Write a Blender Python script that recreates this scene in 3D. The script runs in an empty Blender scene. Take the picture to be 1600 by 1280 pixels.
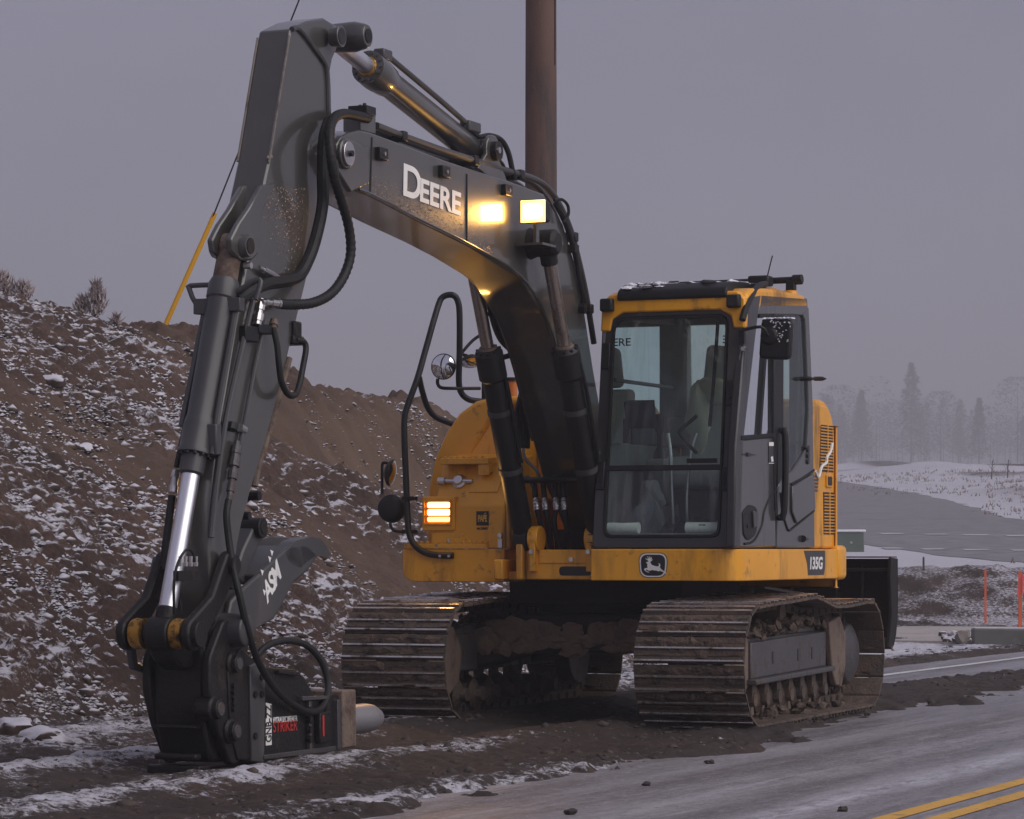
import bpy, bmesh, math, random
import numpy as np
from mathutils import Vector, Matrix

random.seed(7)
C = bpy.context.scene.collection
PI = math.pi

# ------------------------------------------------------------------ camera, sky, sun, exposure
scn = bpy.context.scene
CAM_H, FPX, HORIZ = 1.16, 5000.0, 860.0            # eye height, focal length (px at 1600 wide), horizon row
cd = bpy.data.cameras.new('camera')
cam = bpy.data.objects.new('camera', cd)
C.objects.link(cam)
cam.location = (0, 0, CAM_H)
cam.rotation_euler = (PI / 2, 0, 0)
cd.sensor_width = 36
cd.lens = 36 * FPX / 1600
cd.shift_y = (HORIZ - 640) / 1600
cd.clip_start = 0.5
cd.clip_end = 3000
scn.camera = cam

SUN_EL, SUN_AZ = math.radians(38), math.radians(121)   # azimuth clockwise from +Y: behind the camera, to its right
w = bpy.data.worlds.new('World')
scn.world = w
w.use_nodes = True
nt = w.node_tree
nt.nodes.clear()
sky = nt.nodes.new('ShaderNodeTexSky')
sky.sky_type = 'NISHITA'
sky.sun_disc = False
sky.sun_elevation = SUN_EL
sky.sun_rotation = SUN_AZ
mixc = nt.nodes.new('ShaderNodeMix')
mixc.data_type = 'RGBA'
mixc.inputs[0].default_value = 0.94
# an even lilac-grey cloud deck with faint drifting tone
wtc = nt.nodes.new('ShaderNodeTexCoord')
wno = nt.nodes.new('ShaderNodeTexNoise')
wno.inputs['Scale'].default_value = 5.0
wno.inputs['Detail'].default_value = 5
wmp = nt.nodes.new('ShaderNodeMapping')
wmp.inputs['Scale'].default_value = (1, 1, 1.8)
nt.links.new(wtc.outputs['Generated'], wmp.inputs[0])
nt.links.new(wmp.outputs[0], wno.inputs['Vector'])
wrm = nt.nodes.new('ShaderNodeValToRGB')
wrm.color_ramp.elements[0].position = 0.3
wrm.color_ramp.elements[0].color = (1.20, 1.14, 1.54, 1)
wrm.color_ramp.elements[1].position = 0.7
wrm.color_ramp.elements[1].color = (1.58, 1.49, 1.96, 1)
nt.links.new(wno.outputs[0], wrm.inputs[0])
nt.links.new(wrm.outputs[0], mixc.inputs[7])
bgn = nt.nodes.new('ShaderNodeBackground')
bgn.inputs[1].default_value = 0.1
wo = nt.nodes.new('ShaderNodeOutputWorld')
nt.links.new(sky.outputs[0], mixc.inputs[6])
nt.links.new(mixc.outputs[2], bgn.inputs[0])
nt.links.new(bgn.outputs[0], wo.inputs[0])

sl = bpy.data.lights.new('sun', 'SUN')
sl.energy = 1.5
sl.angle = math.radians(70)
sl.color = (1.0, 0.95, 0.92)
sun = bpy.data.objects.new('sun', sl)
C.objects.link(sun)
sd = Vector((math.sin(SUN_AZ) * math.cos(SUN_EL), math.cos(SUN_AZ) * math.cos(SUN_EL), math.sin(SUN_EL)))
sun.rotation_euler = sd.to_track_quat('Z', 'Y').to_euler()

scn.view_settings.view_transform = 'Standard'
scn.view_settings.look = 'None'
scn.view_settings.exposure = 0.74
scn.view_settings.gamma = 1
scn.view_settings.use_curve_mapping = False

# ------------------------------------------------------------------ materials
def mat(name, base, rough=0.5, metal=0.0, dirt=None, dirt_amt=0.0, dirt_scale=3.0, bump=0.0, bump_scale=60.0,
        coat=0.0, emit=None, estr=0.0, spec=0.5, vary=0.12, streak=False, dirt2=None, dirt2_amt=0.0, dirt_low=None,
        rough_dirt=0.85):
    m = bpy.data.materials.new(name)
    m.use_nodes = True
    N, K = m.node_tree.nodes, m.node_tree.links
    b = N['Principled BSDF']
    b.inputs['Roughness'].default_value = rough
    b.inputs['Metallic'].default_value = metal
    b.inputs['Coat Weight'].default_value = coat
    b.inputs['Coat Roughness'].default_value = 0.08
    b.inputs['Specular IOR Level'].default_value = spec
    tc = N.new('ShaderNodeNewGeometry')
    pos = tc.outputs['Position']
    n1 = N.new('ShaderNodeTexNoise')
    n1.inputs['Scale'].default_value = 2.3
    n1.inputs['Detail'].default_value = 8
    K.new(pos, n1.inputs['Vector'])
    ramp = N.new('ShaderNodeMapRange')
    ramp.inputs[1].default_value = 0.3
    ramp.inputs[2].default_value = 0.7
    ramp.inputs[3].default_value = 1 - vary
    ramp.inputs[4].default_value = 1 + vary
    K.new(n1.outputs[0], ramp.inputs[0])
    mul = N.new('ShaderNodeMix')
    mul.data_type = 'RGBA'
    mul.blend_type = 'MULTIPLY'
    mul.inputs[0].default_value = 1
    mul.inputs[6].default_value = (*base, 1)
    cmb = N.new('ShaderNodeCombineColor')
    for i in range(3):
        K.new(ramp.outputs[0], cmb.inputs[i])
    K.new(cmb.outputs[0], mul.inputs[7])
    col = mul.outputs[2]
    rsock = None

    def overlay(col, color, amt, scale, stretch, seed):
        mp = N.new('ShaderNodeMapping')
        mp.inputs['Location'].default_value = (seed, seed * 2, seed * 3)
        mp.inputs['Scale'].default_value = (1, 1, 0.18 if stretch else 1)
        K.new(pos, mp.inputs[0])
        n = N.new('ShaderNodeTexNoise')
        n.inputs['Scale'].default_value = scale
        n.inputs['Detail'].default_value = 10
        n.inputs['Roughness'].default_value = 0.68
        K.new(mp.outputs[0], n.inputs['Vector'])
        r = N.new('ShaderNodeMapRange')
        lo = 0.78 - amt * 0.55
        r.inputs[1].default_value = lo
        r.inputs[2].default_value = lo + 0.14
        K.new(n.outputs[0], r.inputs[0])
        mx = N.new('ShaderNodeMix')
        mx.data_type = 'RGBA'
        mx.inputs[7].default_value = (*color, 1)
        K.new(col, mx.inputs[6])
        K.new(r.outputs[0], mx.inputs[0])
        return mx.outputs[2], r.outputs[0]
    if dirt:
        col, f = overlay(col, dirt, dirt_amt, dirt_scale, streak, 1.7)
        rr = N.new('ShaderNodeMapRange')
        rr.inputs[3].default_value = rough
        rr.inputs[4].default_value = rough_dirt
        K.new(f, rr.inputs[0])
        K.new(rr.outputs[0], b.inputs['Roughness'])
    if dirt2:
        col, f2 = overlay(col, dirt2, dirt2_amt, dirt_scale * 3.7, False, 5.3)
    K.new(col, b.inputs['Base Color'])
    if bump:
        nb = N.new('ShaderNodeTexNoise')
        nb.inputs['Scale'].default_value = bump_scale
        nb.inputs['Detail'].default_value = 6
        K.new(pos, nb.inputs['Vector'])
        bp = N.new('ShaderNodeBump')
        bp.inputs['Strength'].default_value = bump
        bp.inputs['Distance'].default_value = 0.02
        K.new(nb.outputs[0], bp.inputs['Height'])
        K.new(bp.outputs[0], b.inputs['Normal'])
    if emit:
        b.inputs['Emission Color'].default_value = (*emit, 1)
        b.inputs['Emission Strength'].default_value = estr
    return m

MUD = (0.098, 0.066, 0.050)
SNOW = (0.78, 0.78, 0.84)
M = {}
M['yellow'] = mat('yellow_paint', (0.80, 0.352, 0.014), 0.36, dirt=(0.26, 0.125, 0.025), dirt_amt=0.50, dirt_scale=2.2, coat=0.25,
                  streak=True, dirt2=(0.13, 0.075, 0.032), dirt2_amt=0.36, vary=0.10, rough_dirt=0.6)
M['grey'] = mat('dark_grey_paint', (0.053, 0.050, 0.047), 0.32, dirt=(0.115, 0.102, 0.094), dirt_amt=0.38, dirt_scale=1.6,
                coat=0.85, streak=True, bump=0.02, bump_scale=140, vary=0.15, rough_dirt=0.38)
M['grey_matt'] = mat('dark_grey_matt_paint', (0.048, 0.047, 0.050), 0.42, dirt=(0.10, 0.088, 0.08), dirt_amt=0.40, dirt_scale=2.4,
                     coat=0.15, streak=True, vary=0.15)
M['arm_rust'] = mat('rust_speckle', (0.13, 0.065, 0.03), 0.45, dirt=(0.05, 0.045, 0.042), dirt_amt=0.5, dirt_scale=9, bump=0.5, bump_scale=220)
M['black'] = mat('black_plastic', (0.010, 0.010, 0.011), 0.46, spec=0.35, dirt=(0.05, 0.045, 0.042), dirt_amt=0.30, dirt_scale=4)
M['rubber'] = mat('black_rubber', (0.009, 0.009, 0.010), 0.55, spec=0.35, dirt=(0.05, 0.045, 0.042), dirt_amt=0.28, dirt_scale=5, bump=0.1)
M['cast'] = mat('greasy_cast_steel', (0.010, 0.009, 0.009), 0.46, spec=0.32, dirt=(0.036, 0.026, 0.021), dirt_amt=0.42, dirt_scale=4, bump=0.25, bump_scale=45)
M['chrome'] = mat('chrome_rod', (0.86, 0.85, 0.90), 0.36, metal=1.0, vary=0.04)
M['bright'] = mat('bright_steel', (0.62, 0.6, 0.6), 0.3, metal=1.0, vary=0.1)
M['rod_brown'] = mat('dirty_rod', (0.34, 0.28, 0.25), 0.26, metal=0.9, dirt=(0.10, 0.07, 0.05), dirt_amt=0.4, streak=True, dirt_scale=6)
M['speckle'] = mat('rust_glint_fleck', (0.50, 0.33, 0.23), 0.4, metal=0.6, vary=0.3)  # bright warm tone paints the glints on the rust flecks
M['brass'] = mat('brass_bush', (0.50, 0.26, 0.05), 0.38, metal=0.8, dirt=(0.03, 0.02, 0.015), dirt_amt=0.5, dirt_scale=14)
M['rust'] = mat('rusty_steel', (0.15, 0.108, 0.085), 0.7, dirt=(0.07, 0.04, 0.028), dirt_amt=0.5, dirt_scale=7, bump=0.3)
M['mud'] = mat('dried_mud', MUD, 0.9, dirt=(0.028, 0.020, 0.016), dirt_amt=0.55, dirt_scale=9, bump=0.8, bump_scale=38,
               dirt2=(0.15, 0.11, 0.085), dirt2_amt=0.35)
M['palemud'] = mat('pale_mud', (0.17, 0.115, 0.085), 0.9, dirt=MUD, dirt_amt=0.5, dirt_scale=6, bump=0.6, bump_scale=40)
M['shoe'] = mat('track_steel', (0.075, 0.056, 0.046), 0.55, metal=0.1, dirt=(0.125, 0.085, 0.064), dirt_amt=0.62, dirt_scale=5, bump=0.5,
                bump_scale=60, dirt2=(0.028, 0.02, 0.018), dirt2_amt=0.4)
M['grouser'] = mat('polished_grouser', (0.70, 0.65, 0.62), 0.24, metal=0.9, dirt=(0.09, 0.06, 0.045), dirt_amt=0.56, dirt_scale=4)
M['frameplate'] = mat('track_frame_steel', (0.085, 0.08, 0.085), 0.4, metal=0.4, dirt=MUD, dirt_amt=0.45, dirt_scale=5, bump=0.2)
M['under'] = mat('undercarriage_black', (0.010, 0.009, 0.009), 0.6, spec=0.3, dirt=(0.03, 0.022, 0.018), dirt_amt=0.42, dirt_scale=5, bump=0.3)
M['white'] = mat('white_decal', (0.78, 0.77, 0.76), 0.5, dirt=(0.4, 0.37, 0.35), dirt_amt=0.3, dirt_scale=14)
M['paper'] = mat('white_paper', (0.74, 0.76, 0.72), 0.8, dirt=(0.4, 0.42, 0.4), dirt_amt=0.3, dirt_scale=14)
M['decal_black'] = mat('black_decal', (0.012, 0.012, 0.013), 0.4)
M['decal_grey'] = mat('grey_decal', (0.045, 0.045, 0.048), 0.4)
M['red'] = mat('red_decal', (0.42, 0.025, 0.02), 0.5)
M['decal_yellow'] = mat('yellow_decal', (0.80, 0.42, 0.02), 0.5)
M['lens'] = mat('lit_lens', (0.9, 0.7, 0.35), 0.3, emit=(1.0, 0.48, 0.08), estr=4.0)
M['lens_hot'] = mat('lit_lens_core', (0.9, 0.8, 0.5), 0.3, emit=(1.0, 0.62, 0.18), estr=6.5)
M['lens_off'] = mat('unlit_lens', (0.05, 0.05, 0.055), 0.1)
M['amber'] = mat('amber_plastic', (0.55, 0.16, 0.03), 0.3)
M['mirror'] = mat('mirror_glass', (0.85, 0.86, 0.88), 0.03, metal=1.0, vary=0.02)
M['seat'] = mat('grey_seat_cloth', (0.33, 0.33, 0.33), 0.9, bump=0.2)
M['interior'] = mat('cab_trim', (0.16, 0.16, 0.165), 0.6)
M['cab_dark'] = mat('cab_frame_paint', (0.026, 0.025, 0.027), 0.36, dirt=(0.05, 0.046, 0.045), dirt_amt=0.35, dirt_scale=3, coat=0.3, streak=True)
M['cab_panel'] = mat('cab_panel_paint', (0.042, 0.040, 0.040), 0.30, dirt=(0.075, 0.07, 0.066), dirt_amt=0.35, dirt_scale=2, coat=0.9, streak=True)
M['vest'] = mat('pale_lime_cloth', (0.36, 0.35, 0.29), 0.9)
M['cloth'] = mat('grey_jacket_cloth', (0.22, 0.23, 0.26), 0.95, bump=0.2)
M['snow'] = mat('snow_crust', SNOW, 0.7, bump=0.6, bump_scale=70, vary=0.06, dirt=(0.14, 0.12, 0.12), dirt_amt=0.34, dirt_scale=26)
M['pole'] = mat('weathered_pole', (0.115, 0.060, 0.044), 0.75, dirt=(0.055, 0.04, 0.038), dirt_amt=0.55, dirt_scale=3.5, streak=True, bump=0.3)
M['guard'] = mat('yellow_guard', (0.72, 0.36, 0.01), 0.45, vary=0.06)
M['orange'] = mat('orange_stake', (0.72, 0.13, 0.04), 0.7, dirt=(0.35, 0.12, 0.05), dirt_amt=0.4, dirt_scale=12)
M['pink'] = mat('pink_ribbon', (0.85, 0.10, 0.12), 0.6)
M['concrete'] = mat('concrete', (0.17, 0.165, 0.155), 0.85, bump=0.2, dirt=(0.25, 0.24, 0.24), dirt_amt=0.4)
M['green_box'] = mat('green_cabinet', (0.10, 0.125, 0.105), 0.6)
M['bark'] = mat('bark', (0.05, 0.038, 0.034), 0.9)
M['twig'] = mat('frosted_twigs', (0.33, 0.27, 0.265), 0.9)
M['fir'] = mat('fir_foliage', (0.085, 0.078, 0.076), 0.9, vary=0.4)
M['deciduous'] = mat('bare_wood_mass', (0.115, 0.095, 0.092), 0.9, vary=0.4)
M['stone'] = mat('field_stone', (0.19, 0.165, 0.15), 0.85, dirt=(0.10, 0.07, 0.055), dirt_amt=0.5, dirt_scale=9, bump=0.4)
M['greenpot'] = mat('grey_pot', (0.3, 0.3, 0.29), 0.7)
M['leaf'] = mat('dull_leaf', (0.03, 0.05, 0.03), 0.7)

def glass_mat(name, tint, gloss_rough=0.02, tintmix=0.0):
    m = bpy.data.materials.new(name)
    m.use_nodes = True
    N, K = m.node_tree.nodes, m.node_tree.links
    N.clear()
    o = N.new('ShaderNodeOutputMaterial')
    t = N.new('ShaderNodeBsdfTransparent')
    t.inputs[0].default_value = (*tint, 1)
    g = N.new('ShaderNodeBsdfGlossy')
    g.inputs['Roughness'].default_value = gloss_rough
    g.inputs[0].default_value = (0.9, 0.95, 1, 1)
    d = N.new('ShaderNodeBsdfDiffuse')
    d.inputs[0].default_value = (0.35, 0.36, 0.37, 1)
    fr = N.new('ShaderNodeFresnel')
    fr.inputs[0].default_value = 1.5
    mx = N.new('ShaderNodeMixShader')
    K.new(fr.outputs[0], mx.inputs[0])
    K.new(t.outputs[0], mx.inputs[1])
    K.new(g.outputs[0], mx.inputs[2])
    # thin film of dried drips on the pane
    geo = N.new('ShaderNodeNewGeometry')
    mp = N.new('ShaderNodeMapping')
    mp.inputs['Scale'].default_value = (1, 1, 0.12)
    K.new(geo.outputs['Position'], mp.inputs[0])
    n = N.new('ShaderNodeTexNoise')
    n.inputs['Scale'].default_value = 16
    n.inputs['Detail'].default_value = 8
    K.new(mp.outputs[0], n.inputs['Vector'])
    r = N.new('ShaderNodeMapRange')
    r.inputs[1].default_value = 0.5
    r.inputs[2].default_value = 0.8
    r.inputs[3].default_value = 0.02
    r.inputs[4].default_value = 0.22 + tintmix
    K.new(n.outputs[0], r.inputs[0])
    m2 = N.new('ShaderNodeMixShader')
    K.new(r.outputs[0], m2.inputs[0])
    K.new(mx.outputs[0], m2.inputs[1])
    K.new(d.outputs[0], m2.inputs[2])
    K.new(m2.outputs[0], o.inputs[0])
    return m
M['glass'] = glass_mat('green_tinted_glass', (0.82, 0.95, 0.90))
M['glass_dirty'] = glass_mat('grimy_glass', (0.76, 0.84, 0.82), 0.05, 0.12)

# ------------------------------------------------------------------ mesh helpers
class MB:
    """collects simple shapes; build() links them as one mesh object"""
    def __init__(s):
        s.v, s.f, s.m = [], [], []

    def add(s, vs, fs, mi=0):
        o = len(s.v)
        s.v += [tuple(p) for p in vs]
        s.f += [tuple(i + o for i in f) for f in fs]
        s.m += [mi] * len(fs)
        return s

    def prism(s, prof, v0, v1, mi=0):
        """prof: (u,w) outline, extruded along v"""
        n = len(prof)
        vs = [(a, v0, b) for a, b in prof] + [(a, v1, b) for a, b in prof]
        fs = [tuple(range(n)), tuple(range(2 * n - 1, n - 1, -1))]
        fs += [(i, i + n, (i + 1) % n + n, (i + 1) % n) for i in range(n)]
        return s.add(vs, fs, mi)

    def prism_u(s, prof, u0, u1, mi=0):
        """prof: (v,w) outline, extruded along u"""
        n = len(prof)
        vs = [(u0, a, b) for a, b in prof] + [(u1, a, b) for a, b in prof]
        fs = [tuple(range(n)), tuple(range(2 * n - 1, n - 1, -1))]
        fs += [(i, i + n, (i + 1) % n + n, (i + 1) % n) for i in range(n)]
        return s.add(vs, fs, mi)

    def prism_w(s, prof, w0, w1, mi=0):
        n = len(prof)
        vs = [(a, b, w0) for a, b in prof] + [(a, b, w1) for a, b in prof]
        fs = [tuple(range(n)), tuple(range(2 * n - 1, n - 1, -1))]
        fs += [(i, i + n, (i + 1) % n + n, (i + 1) % n) for i in range(n)]
        return s.add(vs, fs, mi)

    def box(s, a, b, mi=0):
        x0, y0, z0 = a
        x1, y1, z1 = b
        return s.prism_w([(x0, y0), (x1, y0), (x1, y1), (x0, y1)], z0, z1, mi)

    def hexa(s, p, mi=0):
        """8 corners: 4 of one face, 4 of the opposite one in the same order"""
        return s.add(p, [(0, 1, 2, 3), (7, 6, 5, 4), (0, 4, 5, 1), (1, 5, 6, 2), (2, 6, 7, 3), (3, 7, 4, 0)], mi)

    def cyl(s, p0, p1, r0, r1=None, n=20, mi=0, caps=True):
        return s.rings([(p0, r0), (p1, r0 if r1 is None else r1)], n, mi, caps)

    def rings(s, pr, n=20, mi=0, caps=True):
        """straight lathe through (point, radius) pairs on one axis"""
        p0, p1 = Vector(pr[0][0]), Vector(pr[-1][0])
        ax = (p1 - p0).normalized()
        e = Vector((0, 0, 1)) if abs(ax.z) < 0.9 else Vector((1, 0, 0))
        a = ax.cross(e).normalized()
        b = ax.cross(a)
        vs, fs = [], []
        for p, r in pr:
            p = Vector(p)
            for i in range(n):
                t = 2 * PI * i / n
                vs.append(p + a * (r * math.cos(t)) + b * (r * math.sin(t)))
        for k in range(len(pr) - 1):
            for i in range(n):
                j = (i + 1) % n
                fs.append((k * n + i, k * n + j, (k + 1) * n + j, (k + 1) * n + i))
        if caps:
            fs.append(tuple(range(n - 1, -1, -1)))
            fs.append(tuple((len(pr) - 1) * n + i for i in range(n)))
        return s.add(vs, fs, mi)

    def tube(s, pts, r, n=10, sub=6, mi=0, rib=0.0, closed=False):
        pts = [Vector(p) for p in pts]
        if sub > 1 and len(pts) > 2:
            q = []
            for i in range(len(pts) - 1):
                a, b, c, d = pts[max(i - 1, 0)], pts[i], pts[i + 1], pts[min(i + 2, len(pts) - 1)]
                for k in range(sub):
                    t = k / sub
                    q.append(0.5 * ((2 * b) + (c - a) * t + (2 * a - 5 * b + 4 * c - d) * t * t + (3 * b - a - 3 * c + d) * t ** 3))
            q.append(pts[-1])
            pts = q
        if rib:
            # resample evenly so that each ridge is a ring
            L = [0]
            for i in range(1, len(pts)):
                L.append(L[-1] + (pts[i] - pts[i - 1]).length)
            step = r * 0.42
            m = int(L[-1] / step)
            q, j = [], 0
            for k in range(m + 1):
                d = L[-1] * k / m
                while j < len(L) - 2 and L[j + 1] < d:
                    j += 1
                t = (d - L[j]) / max(L[j + 1] - L[j], 1e-9)
                q.append(pts[j].lerp(pts[j + 1], t))
            pts = q
        vs, fs = [], []
        a = None
        for i, p in enumerate(pts):
            t = (pts[min(i + 1, len(pts) - 1)] - pts[max(i - 1, 0)]).normalized()
            if a is None:
                e = Vector((0, 0, 1)) if abs(t.z) < 0.9 else Vector((1, 0, 0))
                a = t.cross(e).normalized()
            else:
                a = (a - t * a.dot(t)).normalized()
            b = t.cross(a)
            rr = r * (1 + (rib if i % 3 == 0 else -rib * 0.6)) if rib else r
            for k in range(n):
                g = 2 * PI * k / n
                vs.append(p + a * (rr * math.cos(g)) + b * (rr * math.sin(g)))
        for i in range(len(pts) - 1):
            for k in range(n):
                j = (k + 1) % n
                fs.append((i * n + k, i * n + j, (i + 1) * n + j, (i + 1) * n + k))
        fs.append(tuple(range(n - 1, -1, -1)))
        fs.append(tuple((len(pts) - 1) * n + k for k in range(n)))
        return s.add(vs, fs, mi)

    def blob(s, c, size, seed=0, sub=2, rough=0.35, mi=0):
        bm = bmesh.new()
        bmesh.ops.create_icosphere(bm, subdivisions=sub, radius=1)
        rnd = random.Random(seed)
        ph = [Vector((rnd.uniform(-3, 3), rnd.uniform(-3, 3), rnd.uniform(-3, 3))) for _ in range(5)]
        vs = []
        for v in bm.verts:
            k = 1 + rough * sum(math.sin(v.co.dot(p) * 1.7 + i) for i, p in enumerate(ph)) / 2.6 + rnd.uniform(-rough, rough) * 0.18
            vs.append((c[0] + v.co.x * size[0] * k, c[1] + v.co.y * size[1] * k, c[2] + v.co.z * size[2] * k))
        fs = [tuple(v.index for v in f.verts) for f in bm.faces]
        bm.free()
        return s.add(vs, fs, mi)

    def mesh(s, name, mats, smooth=True, angle=35):
        me = bpy.data.meshes.new(name)
        me.from_pydata(s.v, [], s.f)
        if not isinstance(mats, (list, tuple)):
            mats = [mats]
        for m in mats:
            me.materials.append(m)
        if len(mats) > 1:
            me.polygons.foreach_set('material_index', s.m)
        bm = bmesh.new()
        bm.from_mesh(me)
        bmesh.ops.recalc_face_normals(bm, faces=bm.faces)
        bm.to_mesh(me)
        bm.free()
        if smooth:
            me.polygons.foreach_set('use_smooth', [True] * len(me.polygons))
            me.set_sharp_from_angle(angle=math.radians(angle))
        me.update()
        return me

    def build(s, name, mats, parent=None, bevel=0.0, smooth=True, angle=35, seg=2):
        o = bpy.data.objects.new(name, s.mesh(name, mats, smooth, angle))
        C.objects.link(o)
        if parent is not None:
            o.parent = parent
        if bevel:
            md = o.modifiers.new('bevel', 'BEVEL')
            md.width = bevel
            md.segments = seg
            md.limit_method = 'ANGLE'
            md.angle_limit = math.radians(40)
            md.harden_normals = False
        return o

def empty(name, loc, rz=0):
    o = bpy.data.objects.new(name, None)
    o.empty_display_size = 0.2
    C.objects.link(o)
    o.location = loc
    o.rotation_euler = (0, 0, rz)
    return o

def tag(o, label=None, cat=None, group=None, kind=None):
    for k, v in (('label', label), ('category', cat), ('group', group), ('kind', kind)):
        if v:
            o[k] = v
    return o

def text_mesh(name, body, size, material, parent, origin, xdir, ydir, bold=0.0, shear=0.0, spacing=1.0, extrude=0.0015,
              sizes=None, align='CENTER', xscale=1.0):
    """flat lettering as a mesh, its baseline from origin along xdir"""
    cu = bpy.data.curves.new(name, 'FONT')
    cu.body = body
    cu.size = size
    cu.offset = bold
    cu.shear = shear
    cu.space_character = spacing
    cu.extrude = extrude
    cu.align_x = align
    cu.align_y = 'BOTTOM_BASELINE'
    t = bpy.data.objects.new(name + '_curve', cu)
    C.objects.link(t)
    dg = bpy.context.evaluated_depsgraph_get()
    me = bpy.data.meshes.new_from_object(t.evaluated_get(dg))
    bpy.data.objects.remove(t)
    me.name = name
    x, y = Vector(xdir).normalized() * xscale, Vector(ydir).normalized()
    z = Vector(xdir).normalized().cross(y)
    mtx = Matrix((x, y, z)).transposed().to_4x4()
    mtx.translation = Vector(origin)
    me.transform(mtx)
    me.materials.clear()
    me.materials.append(material)
    o = bpy.data.objects.new(name, me)
    C.objects.link(o)
    o.parent = parent
    return o

# ------------------------------------------------------------------ noise for terrain
def _hash(ix, iy, seed):
    h = (ix.astype(np.int64) * 374761393 + iy.astype(np.int64) * 668265263 + seed * 974634777) & 0x7fffffff
    h = ((h ^ (h >> 13)) * 1274126177) & 0x7fffffff
    h = h ^ (h >> 16)
    return (h & 0xffff) / 65535.0

def vnoise(x, y, seed=0):
    ix, iy = np.floor(x), np.floor(y)
    fx, fy = x - ix, y - iy
    fx, fy = fx * fx * (3 - 2 * fx), fy * fy * (3 - 2 * fy)
    a, b = _hash(ix, iy, seed), _hash(ix + 1, iy, seed)
    c, d = _hash(ix, iy + 1, seed), _hash(ix + 1, iy + 1, seed)
    return (a + (b - a) * fx) * (1 - fy) + (c + (d - c) * fx) * fy

def fbm(x, y, oct=4, seed=0, gain=0.5):
    s, a, n = 0, 1, 0
    for i in range(oct):
        s = s + a * vnoise(x * 2 ** i, y * 2 ** i, seed + i * 17)
        n += a
        a *= gain
    return s / n

def clods(x, y, cell, seed, dens=0.6):
    """rounded lumps, one at most per cell"""
    best = np.zeros_like(x)
    gx, gy = x / cell, y / cell
    ix, iy = np.floor(gx), np.floor(gy)
    for dx in (-1, 0, 1):
        for dy in (-1, 0, 1):
            cx, cy = ix + dx, iy + dy
            px, py = cx + 0.15 + 0.7 * _hash(cx, cy, seed), cy + 0.15 + 0.7 * _hash(cx, cy, seed + 1)
            rr = 0.25 + 0.4 * _hash(cx, cy, seed + 2)
            on = _hash(cx, cy, seed + 3) < dens
            q = ((gx - px) ** 2 + (gy - py) ** 2) / rr ** 2
            best = np.maximum(best, np.where(on, np.sqrt(np.clip(1 - q, 0, 1)) * rr, 0))
    return best * cell

def sstep(a, b, x):
    t = np.clip((x - a) / (b - a), 0, 1)
    return t * t * (3 - 2 * t)

# road frame: s runs along the road away from the camera, t to the right of it
RC, RS = 0.920, 0.391
def to_st(X, Y):
    return RS * X + RC * Y, RC * X - RS * Y
def to_xy(s, t):
    return RS * s + RC * t, RC * s - RS * t

BASE_T = -10.76
def hill(s, t):
    """the embankment left of the road with the cut dug into it"""
    d = BASE_T - t + 0.55 * (fbm(s * 0.35, t * 0.35, 3, 5) - 0.5)
    s = s - 17.15                                   # measured from where the toe of the slope leaves the picture
    top = 3.50 - 0.090 * (s - 9.6) + 0.22 * (fbm(s * 0.5, t * 0.5, 3, 9) - 0.5)
    slope = 0.69 * np.maximum(d, 0) - 0.12 * np.clip(1 - np.abs(d), 0, 1) * 0
    h = np.minimum(slope, top + 0.06 * np.maximum(d - 5.5, 0))
    # soft shoulder at the crest
    k = 0.35
    h = -k * np.log(np.exp(-np.clip(slope, 0, 20) / k) + np.exp(-(top + 0.02 * d) / k)) 
    h = np.maximum(h, 0)
    # ledge scar on the near slope
    led = np.exp(-((s - 10.4) / 1.3) ** 2) * sstep(3.55, 3.75, d) * (1 - sstep(3.75, 5.0, d))
    h = h + 0.38 * led
    # the cut
    dc = 3.05 - 0.42 * np.clip(s - 9.6, 0, 3.2) + 0.25 * (fbm(s, t, 2, 31) - 0.5)
    back = 4.9 + 0.9 * (fbm(s * 0.55, t * 0.2, 3, 41) - 0.5) - 0.05 * (s - 12)
    floor = np.maximum(0.69 * dc - 0.55, 0.35) + 0.55 * np.maximum(d - dc, 0) * 0.35
    face = floor + sstep(back - 1.5, back + 0.55, d) * (top - floor) * 1.0
    incut = sstep(9.3, 10.4, s) * sstep(dc - 0.1, dc + 0.35, d)
    h = h * (1 - incut) + np.minimum(face, np.maximum(h, face * 0.0 + h)) * incut
    h = h * (1 - 0.985 * sstep(16.5 + 0.9 * d, 22 + 0.9 * d, s))
    return h, d, incut

def streaks(s, t):
    """bands of slumped bare soil that run down the slope, 0..1"""
    d = BASE_T - t
    a, b = s * 0.60 + d * 0.80, s * 0.80 - d * 0.60
    f = 0.62 * fbm(a * 0.85 + 3.1, b * 0.16, 4, 401, 0.55) + 0.38 * fbm(a * 0.3, b * 0.25, 3, 405)
    return sstep(0.50, 0.62, f)

def far_height(X, Y):
    s, t = to_st(X, Y)
    g = sstep(-9.6, -11.2, t)
    yy = Y + 0.8 * (fbm(X * 0.5, Y * 0.1, 2, 77) - 0.5)
    h = 0.86 * sstep(49.3, 53.2, yy)
    h = h + np.clip(Y - 55, 0, 95) * 0.04 + np.clip(Y - 150, 0, 700) * 0.0268
    # snowy bank right of the hill road
    ed = sstep(13.0, 20.0, X - 0.02 * (Y - 76) + 1.2 * (fbm(X * 0.2, Y * 0.1, 2, 88) - 0.5)) * sstep(80, 112, Y)
    h = h + ed * (0.45 + 1.0 * (fbm(X * 0.16, Y * 0.07, 4, 66) - 0.5))
    return h * g - (1 - g) * 0.12

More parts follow.
